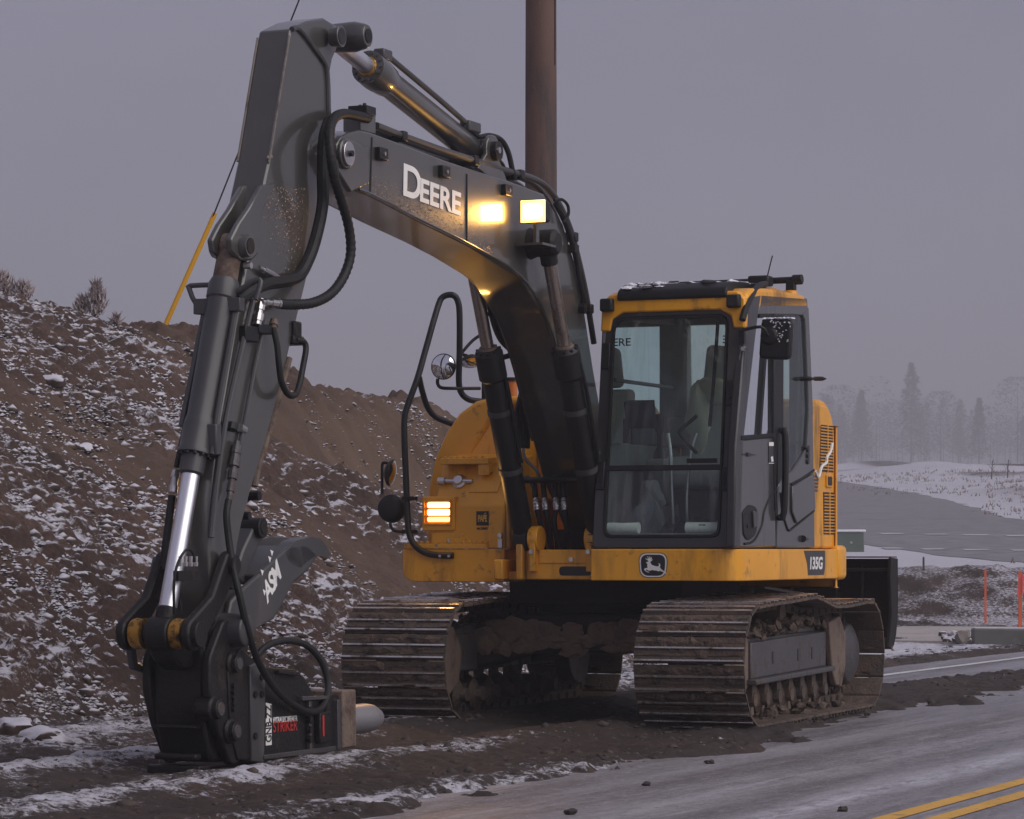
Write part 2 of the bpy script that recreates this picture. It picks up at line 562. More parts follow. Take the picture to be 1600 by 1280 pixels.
def shoulder(s, t):
    """height of loose dirt over the road and verge; negative where the asphalt is bare"""
    n = fbm(s * 0.8, t * 1.6, 4, 3)
    n2 = fbm(s * 0.3, t * 3.0, 3, 13)
    n3 = fbm(s * 2.6, t * 5.0, 4, 43, 0.65)
    # foreground spread of dirt that reaches over the lane
    edge = -5.95 + 1.2 * (n - 0.5) + 0.9 * (n3 - 0.5) - 0.30 * sstep(18, 26, s)
    a = sstep(0, -0.7, t - edge)
    near = 1 - sstep(24.5, 27.5, s - 0.4 * (t + 8))
    # windrow running on beyond the machine
    wr = np.exp(-((t + 6.95 + 0.25 * np.sin(s * 0.33) + 0.5 * (n2 - 0.5) + 0.8 * (n3 - 0.5)) / 0.48) ** 2)
    verge = sstep(-8.75, -9.15, t + 0.25 * (n - 0.5))
    m = np.maximum(np.maximum(a * near, np.clip(wr * 1.5 - 0.18, 0, 1)), verge)
    return -0.035 + 0.075 * m + 0.03 * m * (n - 0.5), m

# ------------------------------------------------------------------ ground materials
def ground_material(name):
    m = bpy.data.materials.new(name)
    m.use_nodes = True
    N, K = m.node_tree.nodes, m.node_tree.links
    b = N['Principled BSDF']
    geo = N.new('ShaderNodeNewGeometry')
    at = N.new('ShaderNodeAttribute')
    at.attribute_name = 'snow'
    dk = N.new('ShaderNodeAttribute')
    dk.attribute_name = 'damp'
    def noise(scale, det=8, rough=0.6):
        n = N.new('ShaderNodeTexNoise')
        n.inputs['Scale'].default_value = scale
        n.inputs['Detail'].default_value = det
        n.inputs['Roughness'].default_value = rough
        K.new(geo.outputs['Position'], n.inputs['Vector'])
        return n
    soil = N.new('ShaderNodeValToRGB')
    e = soil.color_ramp.elements
    e[0].position, e[0].color = 0.30, (0.030, 0.0185, 0.015, 1)
    e[1].position, e[1].color = 0.72, (0.125, 0.078, 0.060, 1)
    k = e.new(0.5)
    k.color = (0.068, 0.041, 0.032, 1)
    nn = noise(1.3, 12, 0.7)
    K.new(nn.outputs[0], soil.inputs[0])
    sp = noise(34, 5, 0.7)
    spr = N.new('ShaderNodeMapRange')
    spr.inputs[1].default_value = 0.35
    spr.inputs[2].default_value = 0.65
    spr.inputs[3].default_value = 0.62
    spr.inputs[4].default_value = 1.35
    K.new(sp.outputs[0], spr.inputs[0])
    ml = N.new('ShaderNodeMix')
    ml.data_type = 'RGBA'
    ml.blend_type = 'MULTIPLY'
    ml.inputs[0].default_value = 1
    cc = N.new('ShaderNodeCombineColor')
    for i in range(3):
        K.new(spr.outputs[0], cc.inputs[i])
    K.new(soil.outputs[0], ml.inputs[6])
    K.new(cc.outputs[0], ml.inputs[7])
    dm = N.new('ShaderNodeMix')
    dm.data_type = 'RGBA'
    dm.inputs[7].default_value = (0.030, 0.024, 0.022, 1)
    K.new(ml.outputs[2], dm.inputs[6])
    K.new(dk.outputs['Fac'], dm.inputs[0])
    ba = N.new('ShaderNodeAttribute')
    ba.attribute_name = 'bare'
    bm_ = N.new('ShaderNodeMath')
    bm_.operation = 'MULTIPLY'
    K.new(ba.outputs['Fac'], bm_.inputs[0])
    K.new(noise(0.9, 6, 0.6).outputs[0], bm_.inputs[1])
    bx = N.new('ShaderNodeMix')
    bx.data_type = 'RGBA'
    bx.inputs[7].default_value = (0.17, 0.112, 0.078, 1)
    K.new(dm.outputs[2], bx.inputs[6])
    K.new(bm_.outputs[0], bx.inputs[0])
    dm = bx
    # snow dust
    sn = noise(19, 10, 0.82)
    ad = N.new('ShaderNodeMath')
    ad.operation = 'ADD'
    K.new(at.outputs['Fac'], ad.inputs[0])
    sm = N.new('ShaderNodeMapRange')
    sm.inputs[1].default_value = 0.2
    sm.inputs[2].default_value = 0.8
    sm.inputs[3].default_value = -0.85
    sm.inputs[4].default_value = 0.85
    K.new(sn.outputs[0], sm.inputs[0])
    K.new(sm.outputs[0], ad.inputs[1])
    st = N.new('ShaderNodeMapRange')
    st.inputs[1].default_value = 0.40
    st.inputs[2].default_value = 0.74
    K.new(ad.outputs[0], st.inputs[0])
    sc = N.new('ShaderNodeMix')
    sc.data_type = 'RGBA'
    sc.inputs[7].default_value = (0.54, 0.525, 0.585, 1)
    K.new(dm.outputs[2], sc.inputs[6])
    K.new(st.outputs[0], sc.inputs[0])
    K.new(sc.outputs[2], b.inputs['Base Color'])
    rg = N.new('ShaderNodeMapRange')
    rg.inputs[3].default_value = 0.88
    rg.inputs[4].default_value = 0.62
    K.new(dk.outputs['Fac'], rg.inputs[0])
    K.new(rg.outputs[0], b.inputs['Roughness'])
    b.inputs['Specular IOR Level'].default_value = 0.3
    bp = N.new('ShaderNodeBump')
    bp.inputs['Strength'].default_value = 0.7
    bp.inputs['Distance'].default_value = 0.03
    bn = noise(30, 10, 0.75)
    K.new(bn.outputs[0], bp.inputs['Height'])
    K.new(bp.outputs[0], b.inputs['Normal'])
    return m
M['ground'] = ground_material('soil_with_snow')

def asphalt_material():
    m = bpy.data.materials.new('wet_asphalt')
    m.use_nodes = True
    N, K = m.node_tree.nodes, m.node_tree.links
    b = N['Principled BSDF']
    geo = N.new('ShaderNodeNewGeometry')
    rot = N.new('ShaderNodeMapping')
    rot.vector_type = 'POINT'
    ang = math.atan2(RC, RS)
    rot.inputs['Rotation'].default_value = (0, 0, -ang)      # x now runs along the road
    K.new(geo.outputs['Position'], rot.inputs[0])
    def noise(vec, scale, det=8, rough=0.6, sx=1.0):
        mp = N.new('ShaderNodeMapping')
        mp.inputs['Scale'].default_value = (sx, 1, 1)
        K.new(vec, mp.inputs[0])
        n = N.new('ShaderNodeTexNoise')
        n.inputs['Scale'].default_value = scale
        n.inputs['Detail'].default_value = det
        n.inputs['Roughness'].default_value = rough
        K.new(mp.outputs[0], n.inputs['Vector'])
        return n.outputs[0]
    def rng(x, a, b_, c=0.0, d=1.0):
        r = N.new('ShaderNodeMapRange')
        r.inputs[1].default_value = a
        r.inputs[2].default_value = b_
        r.inputs[3].default_value = c
        r.inputs[4].default_value = d
        K.new(x, r.inputs[0])
        return r.outputs[0]
    def mix(a, bcol, f):
        x = N.new('ShaderNodeMix')
        x.data_type = 'RGBA'
        K.new(f, x.inputs[0])
        if isinstance(a, tuple):
            x.inputs[6].default_value = (*a, 1)
        else:
            K.new(a, x.inputs[6])
        x.inputs[7].default_value = (*bcol, 1)
        return x.outputs[2]
    v = rot.outputs[0]
    base = mix((0.085, 0.078, 0.087), (0.145, 0.134, 0.146), rng(noise(geo.outputs['Position'], 90, 4, 0.7), 0.35, 0.65))
    base = mix(base, (0.135, 0.116, 0.110), rng(noise(v, 1.1, 8, 0.6, 0.12), 0.46, 0.66, 0, 0.8))
    base = mix(base, (0.33, 0.315, 0.35), rng(noise(v, 1.6, 14, 0.80, 0.10), 0.42, 0.62, 0, 0.8))
    base = mix(base, (0.52, 0.51, 0.56), rng(noise(v, 3.4, 14, 0.8, 0.07), 0.55, 0.70, 0, 0.75))
    base = mix(base, (0.50, 0.485, 0.53), rng(noise(v, 38, 6, 0.75, 0.35), 0.56, 0.66, 0, 0.55))
    base = mix(base, (0.045, 0.040, 0.042), rng(noise(v, 24, 8, 0.75, 0.3), 0.58, 0.68, 0, 0.6))
    sp = N.new('ShaderNodeSeparateXYZ')
    K.new(v, sp.inputs[0])
    def mth(op, a, b_=None):
        q = N.new('ShaderNodeMath')
        q.operation = op
        for i, z in enumerate((a, b_)):
            if z is None:
                continue
            if isinstance(z, (int, float)):
                q.inputs[i].default_value = z
            else:
                K.new(z, q.inputs[i])
        return q.outputs[0]
    wob = mth('MULTIPLY', mth('SUBTRACT', noise(v, 0.7, 3, 0.5, 0.4), 0.5), 0.35)
    for yc, hw, colr, amt in ((4.42, 0.20, (0.55, 0.54, 0.60), 0.95), (5.05, 0.16, (0.42, 0.41, 0.45), 0.6), (2.6, 0.3, (0.50, 0.49, 0.54), 0.8), (4.75, 0.14, (0.06, 0.055, 0.058), 0.55), (5.5, 0.2, (0.065, 0.058, 0.058), 0.5)):
        dist = mth('ABSOLUTE', mth('SUBTRACT', mth('ADD', sp.outputs[1], wob), yc))
        f = mth('MULTIPLY', rng(dist, 0.0, hw, 1, 0), rng(noise(v, 11, 10, 0.85, 0.25), 0.40, 0.56, 0, amt))
        base = mix(base, colr, f)
    base = mix(base, (0.40, 0.385, 0.42), rng(noise(geo.outputs['Position'], 11, 8, 0.85), 0.53, 0.64, 0, 0.55))
    base = mix(base, (0.045, 0.041, 0.043), rng(noise(rot.outputs[0], 8, 9, 0.85, 0.8), 0.54, 0.66, 0, 0.6))
    base = mix(base, (0.42, 0.40, 0.43), rng(noise(geo.outputs['Position'], 55, 3, 0.6), 0.60, 0.66, 0, 0.5))
    base = mix(base, (0.04, 0.036, 0.038), rng(noise(geo.outputs['Position'], 47, 4, 0.7), 0.58, 0.66, 0, 0.6))
    K.new(base, b.inputs['Base Color'])
    K.new(rng(noise(v, 0.9, 6, 0.6, 0.15), 0.4, 0.65, 0.42, 0.7), b.inputs['Roughness'])
    bp = N.new('ShaderNodeBump')
    bp.inputs['Strength'].default_value = 0.35
    bp.inputs['Distance'].default_value = 0.008
    K.new(noise(geo.outputs['Position'], 120, 4, 0.7), bp.inputs['Height'])
    K.new(bp.outputs[0], b.inputs['Normal'])
    return m
M['asphalt'] = asphalt_material()
M['paint_white'] = mat('worn_white_line', (0.62, 0.61, 0.64), 0.6, dirt=(0.12, 0.11, 0.115), dirt_amt=0.42, dirt_scale=14)
M['paint_yellow'] = mat('worn_yellow_line', (0.66, 0.36, 0.055), 0.6, dirt=(0.16, 0.13, 0.10), dirt_amt=0.40, dirt_scale=14)

def grid_mesh(name, XX, YY, ZZ, snow, damp, material):
    ny, nx = XX.shape
    me = bpy.data.meshes.new(name)
    me.vertices.add(nx * ny)
    me.vertices.foreach_set('co', np.stack([XX, YY, ZZ], -1).astype(np.float32).ravel())
    j, i = np.meshgrid(np.arange(ny - 1), np.arange(nx - 1), indexing='ij')
    a = (j * nx + i).ravel()
    q = np.stack([a, a + 1, a + nx + 1, a + nx], -1)
    p0, p1, p2 = (np.stack([XX, YY], -1).reshape(-1, 2)[q[0, k]] for k in (0, 1, 3))
    if (p1[0] - p0[0]) * (p2[1] - p0[1]) - (p1[1] - p0[1]) * (p2[0] - p0[0]) < 0:
        q = q[:, ::-1]
    n = len(q)
    me.loops.add(n * 4)
    me.loops.foreach_set('vertex_index', q.astype(np.int32).ravel())
    me.polygons.add(n)
    me.polygons.foreach_set('loop_start', np.arange(0, n * 4, 4, dtype=np.int32))
    me.polygons.foreach_set('use_smooth', np.ones(n, dtype=bool))
    for nm, arr in (('snow', snow), ('damp', damp)):
        at = me.attributes.new(nm, 'FLOAT', 'POINT')
        at.data.foreach_set('value', arr.astype(np.float32).ravel())
    me.update(calc_edges=True)
    me.materials.append(material)
    o = bpy.data.objects.new(name, me)
    C.objects.link(o)
    return o

def grad_nz(XX, YY, ZZ):
    a = np.stack([XX, YY, ZZ], -1)
    du = np.gradient(a, axis=0)
    dv = np.gradient(a, axis=1)
    n = np.cross(du, dv)
    n /= np.linalg.norm(n, axis=-1, keepdims=True) + 1e-12
    return np.abs(n[..., 2]), n * np.sign(n[..., 2:3])

# ------------------------------------------------------------------ terrain
def near_height(s, t):
    h, d, cut = hill(s, t)
    sh, m = shoulder(s, t)
    onhill = sstep(-0.2, 0.5, d) * (1 - sstep(34, 38, s - 0.9 * d))
    rut = 0.035 * np.sin((t + 8.9) * 5.2 + 0.8 * (fbm(s * 0.25, t, 2, 55) - 0.5)) * sstep(-10.6, -9.8, t) * (1 - sstep(-7.2, -6.4, t)) * (1 - sstep(23, 28, s))
    z = np.maximum(sh, 0 * sh - 0.04) + h + rut * m
    X, Y = to_xy(s, t)
    return z, d, onhill, cut, m

def make_near_ground():
    sv = [10.0]
    while sv[-1] < 46:
        sv.append(sv[-1] + 0.026 + 0.0016 * max(sv[-1] - 14, 0))
    tv = [-5.2]
    while tv[-1] > -19.5:
        tv.append(tv[-1] - (0.026 if tv[-1] > -16.9 else 0.08))
    S, T = np.meshgrid(np.array(sv), np.array(tv), indexing='ij')
    z, d, onhill, cut, m = near_height(S, T)
    big = fbm(S * 0.45, T * 0.45, 3, 21)
    rough_amt = (0.35 + 0.65 * onhill) * (1 - 0.2 * cut) * sstep(0.15, 0.7, m + onhill)
    c1 = clods(S, T, 0.62, 101, 0.28) * 0.9
    c2 = clods(S * 1.0, T, 0.27, 111, 0.55)
    c3 = clods(S, T, 0.125, 121, 0.75)
    bare_ = streaks(S, T) * onhill
    lump = 0.07 * (fbm(S * 1.7, T * 1.7, 4, 23) - 0.5) + 0.07 * (fbm(S * 6, T * 6, 3, 29) - 0.5)
    z = z + rough_amt * (lump * (0.35 + 0.65 * onhill) + onhill * (1 - 0.6 * bare_) * (0.34 * c1 * sstep(0.46, 0.6, big) + 0.26 * c2)
                         + (0.62 + 0.3 * onhill - 0.5 * bare_) * c3 + (1 - onhill) * (0.55 * clods(S, T, 0.068, 131, 0.7) + 0.2 * c2) + 0.02 * (fbm(S * 16, T * 16, 2, 37) - 0.5))
    # erosion streaks down the cut face
    z = z + cut * (0.48 * (fbm(S * 1.9, T * 0.5, 5, 91, 0.6) - 0.5) + 0.16 * (fbm(S * 7, T * 2.5, 3, 93) - 0.5)) + onhill * (1 - cut) * 0.06 * (fbm(S * 0.9 + T * 0.5, T * 0.3, 3, 95) - 0.5)
    X, Y = to_xy(S, T)
    nz, nrm = grad_nz(X, Y, z)
    # wind-packed snow lies on what faces up, thicker in bands
    band = fbm(S * 0.33 + T * 0.35, T * 0.9 - S * 0.18, 4, 71)
    wide = fbm(S * 0.22, T * 0.22, 3, 73)
    snow = sstep(0.72, 0.95, nz) * 0.70 + 0.9 * (band - 0.5) + 0.6 * (wide - 0.5) + 0.25
    snow = snow - 0.75 * bare_ + 0.12
    snow = snow - 0.75 * cut * sstep(3.2, 3.8, d) * (1 - sstep(0.93, 0.99, nz) * sstep(5.0, 5.6, d)) - 0.1
    crest = sstep(5.0, 5.8, d) * (1 - cut * 0.3)
    snow = snow + 0.20 * crest
    # verge: snow lies in stripes between the wheel marks
    st = np.exp(-((T + 10.05 + 0.25 * (wide - 0.5)) / 0.62) ** 2) * 0.80
    st += np.exp(-((T + 8.75 + 0.4 * (wide - 0.5)) / 0.42) ** 2) * 0.74 * (1 - sstep(18.5, 21.5, S))
    st += np.exp(-((T + 7.35 + 0.3 * (wide - 0.5)) / 0.26) ** 2) * 0.62 * (1 - sstep(17, 20, S))
    st += np.exp(-((T + 6.2 + 0.5 * (wide - 0.5)) / 0.20) ** 2) * 0.55 * (1 - sstep(15, 18, S))
    flat = (st + 0.02 + 1.0 * (fbm(S * 2.4, T * 4.2, 5, 79, 0.65) - 0.5)) * sstep(0.6, 0.95, nz)
    flat = flat + sstep(26, 30, S) * sstep(-8.9, -9.4, T) * 0.35
    snow = snow * onhill + flat * (1 - onhill)
    under = np.exp(-((S - 20.6) / 2.6) ** 2) * np.exp(-((T + 7.7) / 1.5) ** 2)
    snow = snow - 0.9 * under
    damp = np.clip((1 - onhill) * (0.35 + 0.6 * (fbm(S * 0.9, T * 1.8, 3, 83))) + 0.3 * under, 0, 0.9)
    o = grid_mesh('ground', X, Y, z, snow, damp, M['ground'])
    ba = o.data.attributes.new('bare', 'FLOAT', 'POINT')
    ba.data.foreach_set('value', (cut * sstep(2.6, 3.4, d) * (1 - sstep(4.6, 5.4, d) * 0.6) * sstep(22, 26.5, S) + 0.55 * bare_ * (1 - cut)).astype(np.float32).ravel())
    o['kind'] = 'structure'
    return o
ground = make_near_ground()

def ground_z(X, Y):
    s, t = to_st(np.array([X]), np.array([Y]))
    return float(near_height(s, t)[0][0])

def make_far_ground():
    xs = list(np.arange(-400, -40, 20.0)) + list(np.arange(-40, 2, 1.0)) + list(np.arange(2, 15, 0.10)) + list(np.arange(15, 60, 0.6)) + list(np.arange(60, 401, 20.0))
    ys = list(np.arange(-200, 0, 20.0)) + list(np.arange(0, 34, 1.0)) + list(np.arange(34, 60, 0.10)) + list(np.arange(60, 160, 0.7)) + list(np.arange(160, 1300, 18.0))
    Y, X = np.meshgrid(np.array(ys), np.array(xs), indexing='ij')
    s, t = to_st(X, Y)
    z = far_height(X, Y)
    h, d, cut = hill(s, t)
    inside = (s > 9.5) & (s < 45.5) & (t > -19.2) & (t < -5.0)
    # the plateau behind the embankment and the hill country to the left
    plateau = np.where(t < -16.5, np.maximum(h, 0), 0) * (1 - sstep(-19.5, -60, t) * 0.5)
    z = np.where(inside, np.minimum(z, -0.3 + np.minimum(z, 0)), np.maximum(z, plateau - 0.12))
    bank = sstep(49, 50.5, Y) * (1 - sstep(52.5, 55, Y)) * sstep(-9.6, -11.2, t)
    verge = sstep(-9.0, -9.6, t)
    z = z + (0.05 + 0.9 * bank) * verge * (0.16 * clods(X, Y, 0.8, 201, 0.35) + 0.22 * clods(X, Y, 0.36, 203, 0.6)) + bank * 0.13 * (fbm(X * 2, Y * 2, 3, 207) - 0.5)
    z = np.where(t > -9.1, np.minimum(z, -0.1), z)
    nz, _ = grad_nz(X, Y, z)
    wide = fbm(X * 0.35, Y * 0.2, 4, 211)
    snow = 0.62 + 0.3 * (wide - 0.5) - 0.40 * bank * (1.2 - sstep(0.80, 0.97, nz)) + 0.35 * bank * (fbm(X * 3, Y * 0.8, 3, 231) - 0.5)
    snow = snow + 0.28 * sstep(53.0, 55, Y)
    snow = snow - 0.7 * sstep(0.5, 0.62, fbm(X * 0.12, Y * 0.10, 4, 219)) * sstep(80, 95, Y) * (1 - sstep(0.0, 6.0, 20 - X)) * 0.7
    damp = np.full_like(z, 0.45)
    o = grid_mesh('far_ground', X, Y, z, snow, damp, M['ground'])
    o['kind'] = 'structure'
    return o
far_ground = make_far_ground()

def fz(X, Y):
    return float(far_height(np.array([float(X)]), np.array([float(Y)]))[0])

def strip(name, material, s0, s1, t0, t1, z, ns=60, wob=0.0):
    mb = MB()
    vs, fs = [], []
    for i in range(ns + 1):
        s = s0 + (s1 - s0) * i / ns
        for t in (t0, t1):
            x, y = to_xy(s, t + (random.uniform(-wob, wob)))
            vs.append((x, y, z))
    for i in range(ns):
        fs.append((2 * i, 2 * i + 1, 2 * i + 3, 2 * i + 2))
    mb.add(vs, fs)
    o = mb.build(name, material, smooth=False)
    o['kind'] = 'structure'
    return o
strip('road', M['asphalt'], -60, 60, -9.15, 1.6, 0.004)
strip('road_edge_line', M['paint_white'], -60, 60, -8.47, -8.36, 0.008, 240, 0.006)
strip('centre_line', M['paint_yellow'], -60, 60, -3.955, -3.855, 0.008, 240, 0.004)
strip('centre_line', M['paint_yellow'], -60, 60, -3.745, -3.645, 0.008, 240, 0.004)

# ------------------------------------------------------------------ loose clods lying on the ground
def clod_material():
    m = bpy.data.materials.new('clod_with_snow_cap')
    m.use_nodes = True
    N, K = m.node_tree.nodes, m.node_tree.links
    b = N['Principled BSDF']
    b.inputs['Roughness'].default_value = 0.9
    geo = N.new('ShaderNodeNewGeometry')
    sep = N.new('ShaderNodeSeparateXYZ')
    K.new(geo.outputs['Normal'], sep.inputs[0])
    n = N.new('ShaderNodeTexNoise')
    n.inputs['Scale'].default_value = 7
    n.inputs['Detail'].default_value = 8
    K.new(geo.outputs['Position'], n.inputs['Vector'])
    n2 = N.new('ShaderNodeTexNoise')
    n2.inputs['Scale'].default_value = 0.55
    n2.inputs['Detail'].default_value = 4
    K.new(geo.outputs['Position'], n2.inputs['Vector'])
    a = N.new('ShaderNodeMath')
    a.operation = 'MULTIPLY_ADD'
    a.inputs[1].default_value = 0.9
    K.new(n.outputs[0], a.inputs[0])
    K.new(sep.outputs[2], a.inputs[2])
    a2 = N.new('ShaderNodeMath')
    a2.operation = 'MULTIPLY_ADD'
    a2.inputs[1].default_value = 1.1
    K.new(n2.outputs[0], a2.inputs[0])
    K.new(a.outputs[0], a2.inputs[2])
    r = N.new('ShaderNodeMapRange')
    r.inputs[1].default_value = 1.36
    r.inputs[2].default_value = 1.80
    K.new(a2.outputs[0], r.inputs[0])
    cr = N.new('ShaderNodeValToRGB')
    cr.color_ramp.elements[0].color = (0.034, 0.022, 0.018, 1)
    cr.color_ramp.elements[0].position = 0.35
    cr.color_ramp.elements[1].color = (0.115, 0.076, 0.060, 1)
    cr.color_ramp.elements[1].position = 0.68
    K.new(n.outputs[0], cr.inputs[0])
    mx = N.new('ShaderNodeMix')
    mx.data_type = 'RGBA'
    mx.inputs[7].default_value = (0.55, 0.535, 0.595, 1)
    K.new(cr.outputs[0], mx.inputs[6])
    K.new(r.outputs[0], mx.inputs[0])
    K.new(mx.outputs[2], b.inputs['Base Color'])
    return m
M['clod'] = clod_material()
M['clod_flat'] = mat('verge_grit', (0.075, 0.055, 0.046), 0.85, dirt=(0.50, 0.49, 0.53), dirt_amt=0.36, dirt_scale=3.2)
M['dark_clod'] = mat('damp_clod', (0.040, 0.031, 0.027), 0.85, dirt=(0.09, 0.068, 0.055), dirt_amt=0.45, dirt_scale=12)

def scatter(name, n, seed, smin, smax, tmin, tmax, rmin, rmax, keep, material, fine=False, smooth=False):
    """many lumps in one mesh, each an uneven little polyhedron sitting on the ground"""
    rs = np.random.RandomState(seed)
    S, T = rs.uniform(smin, smax, n), rs.uniform(tmin, tmax, n)
    z, d, onh, cut, m = near_height(S, T)
    ok = keep(S, T, d, onh, cut, m, rs)
    S, T, z = S[ok], T[ok], z[ok]
    X, Y = to_xy(S, T)
    n = len(S)
    R = rmin * (rmax / rmin) ** (rs.rand(n) ** 3.0)
    bm = bmesh.new()
    if fine:
        bmesh.ops.create_uvsphere(bm, u_segments=4, v_segments=2, radius=1)
    else:
        bmesh.ops.create_icosphere(bm, subdivisions=1, radius=1)
    bmesh.ops.triangulate(bm, faces=bm.faces)
    base = np.array([v.co[:] for v in bm.verts])
    faces = np.array([[v.index for v in f.verts] for f in bm.faces])
    bm.free()
    V = base[None] * (1 + rs.uniform(-0.32, 0.32, (n, len(base), 1)))
    ang = rs.uniform(0, 2 * PI, n)
    sc = R[:, None, None] * np.stack([rs.uniform(0.8, 1.5, n), rs.uniform(0.7, 1.1, n), rs.uniform(0.5, 0.85, n)], -1)[:, None, :]
    V = V * sc
    ca, sa = np.cos(ang)[:, None], np.sin(ang)[:, None]
    W = np.stack([V[..., 0] * ca - V[..., 1] * sa, V[..., 0] * sa + V[..., 1] * ca, V[..., 2]], -1)
    W += np.stack([X, Y, z + R * 0.12], -1)[:, None, :]
    F = (faces[None] + (np.arange(n) * len(base))[:, None, None]).reshape(-1, 3)
    me = bpy.data.meshes.new(name)
    me.vertices.add(W.shape[0] * W.shape[1])
    me.vertices.foreach_set('co', W.astype(np.float32).ravel())
    me.loops.add(len(F) * 3)
    me.loops.foreach_set('vertex_index', F.astype(np.int32).ravel())
    me.polygons.add(len(F))
    me.polygons.foreach_set('loop_start', np.arange(0, len(F) * 3, 3, dtype=np.int32))
    me.polygons.foreach_set('use_smooth', np.full(len(F), smooth))
    me.update(calc_edges=True)
    me.materials.append(material)
    o = bpy.data.objects.new(name, me)
    C.objects.link(o)
    o['kind'] = 'stuff'
    return o
scatter('hill_clods', 20000, 5, 14, 36, -17.0, -10.4, 0.02, 0.065,
        lambda S, T, d, onh, cut, m, rs: (onh > 0.25) & (rs.rand(len(S)) > 0.9 * cut * (d > 3.4)) & (fbm(S * 0.6, T * 0.6, 3, 301) + 0.35 * rs.rand(len(S)) > 0.55) & (rs.rand(len(S)) > 0.8 * streaks(S, T)), M['clod'], smooth=True)
scatter('hill_pebbles', 230000, 6, 14, 37, -17.0, -10.2, 0.009, 0.032,
        lambda S, T, d, onh, cut, m, rs: (onh > 0.2) & (rs.rand(len(S)) > 0.6 * cut * (d > 3.4)) & (fbm(S * 0.8 + T * 0.4, T * 0.8, 4, 305) + 0.5 * rs.rand(len(S)) > 0.58) & (rs.rand(len(S)) > 0.75 * streaks(S, T)), M['clod'], fine=True)
scatter('verge_grit', 60000, 19, 11, 34, -10.8, -5.2, 0.005, 0.018,
        lambda S, T, d, onh, cut, m, rs: (onh < 0.4) & (m > 0.05) & (rs.rand(len(S)) < 0.1 + 0.6 * m), M['clod_flat'], fine=True)
scatter('roadside_clods', 12000, 9, 11, 36, -10.8, -4.9, 0.008, 0.04,
        lambda S, T, d, onh, cut, m, rs: (onh < 0.3) & (m > 0.02) & (rs.rand(len(S)) < 0.12 + 0.5 * m), M['dark_clod'], smooth=True)
scatter('loose_road_gravel', 5000, 15, 12, 32, -7.0, -3.8, 0.006, 0.026,
        lambda S, T, d, onh, cut, m, rs: rs.rand(len(S)) < np.exp(-(T + 6.4) / 0.42), M['dark_clod'])

# ------------------------------------------------------------------ reading positions of the machine
TH_U, TH_C = 0.40, 0.359                           # heading of the upper works and of the tracks
X0, Y0 = 0.793, 21.9                               # slewing centre
cU, sU = math.cos(TH_U), math.sin(TH_U)
ROOT_RZ = math.atan2(-cU, -sU)

def pv(px, py, v):
    """point of the machine's fore-and-aft plane v that the photograph shows at px, py -> (u, v, w)"""
    k = (px - 800) / FPX
    u = (X0 + cU * v - k * (Y0 - sU * v)) / (sU - k * cU)
    Y = Y0 - cU * u - sU * v
    return (u, v, CAM_H - (py - HORIZ) / FPX * Y)

def pu(px, py, u):
    """the same for the cross plane u"""
    k = (px - 800) / FPX
    v = (k * (Y0 - cU * u) - X0 + sU * u) / (cU + k * sU)
    Y = Y0 - cU * u - sU * v
    return (u, v, CAM_H - (py - HORIZ) / FPX * Y)

def prof(pts, v):
    return [(p[0], p[2]) for p in (pv(x, y, v) for x, y in pts)]

def trail(pts):
    """(px, py, v) triples"""
    return [pv(*p) for p in pts]

ex = empty('excavator', (X0, Y0, 0), ROOT_RZ)
tag(ex, 'yellow and dark grey tracked excavator with lit work lamps parked on the roadside dirt', 'excavator')

# ------------------------------------------------------------------ undercarriage
und = Matrix.Rotation(TH_U - TH_C, 4, 'Z')
def uc(o):
    o.matrix_local = und
    return o

TRACK_PTS = []
def track_path():
    pts = []
    for a in np.linspace(-90, 75, 18):
        pts.append((1.40 + 0.375 * math.cos(math.radians(a)), 0.435 + 0.375 * math.sin(math.radians(a))))
    pts += [(1.1, 0.812), (0.7, 0.822), (0.3, 0.836), (0.06, 0.842), (-0.15, 0.815), (-0.44, 0.770), (-0.75, 0.768), (-1.05, 0.778), (-1.28, 0.788)]
    for a in np.linspace(100, 270, 18):
        pts.append((-1.41 + 0.365 * math.cos(math.radians(a)), 0.425 + 0.365 * math.sin(math.radians(a))))
    for u in np.linspace(-1.1, 1.1, 8):
        pts.append((u, 0.060))
    return pts
path = track_path()
P = np.array(path + [path[0]])
L = np.concatenate([[0], np.cumsum(np.linalg.norm(np.diff(P, axis=0), axis=1))])
NSHOE = 46
pitch = L[-1] / NSHOE
def at_len(l):
    l = l % L[-1]
    return np.array([np.interp(l, L, P[:, 0]), np.interp(l, L, P[:, 1])])
SW = 0.36                                          # half shoe width
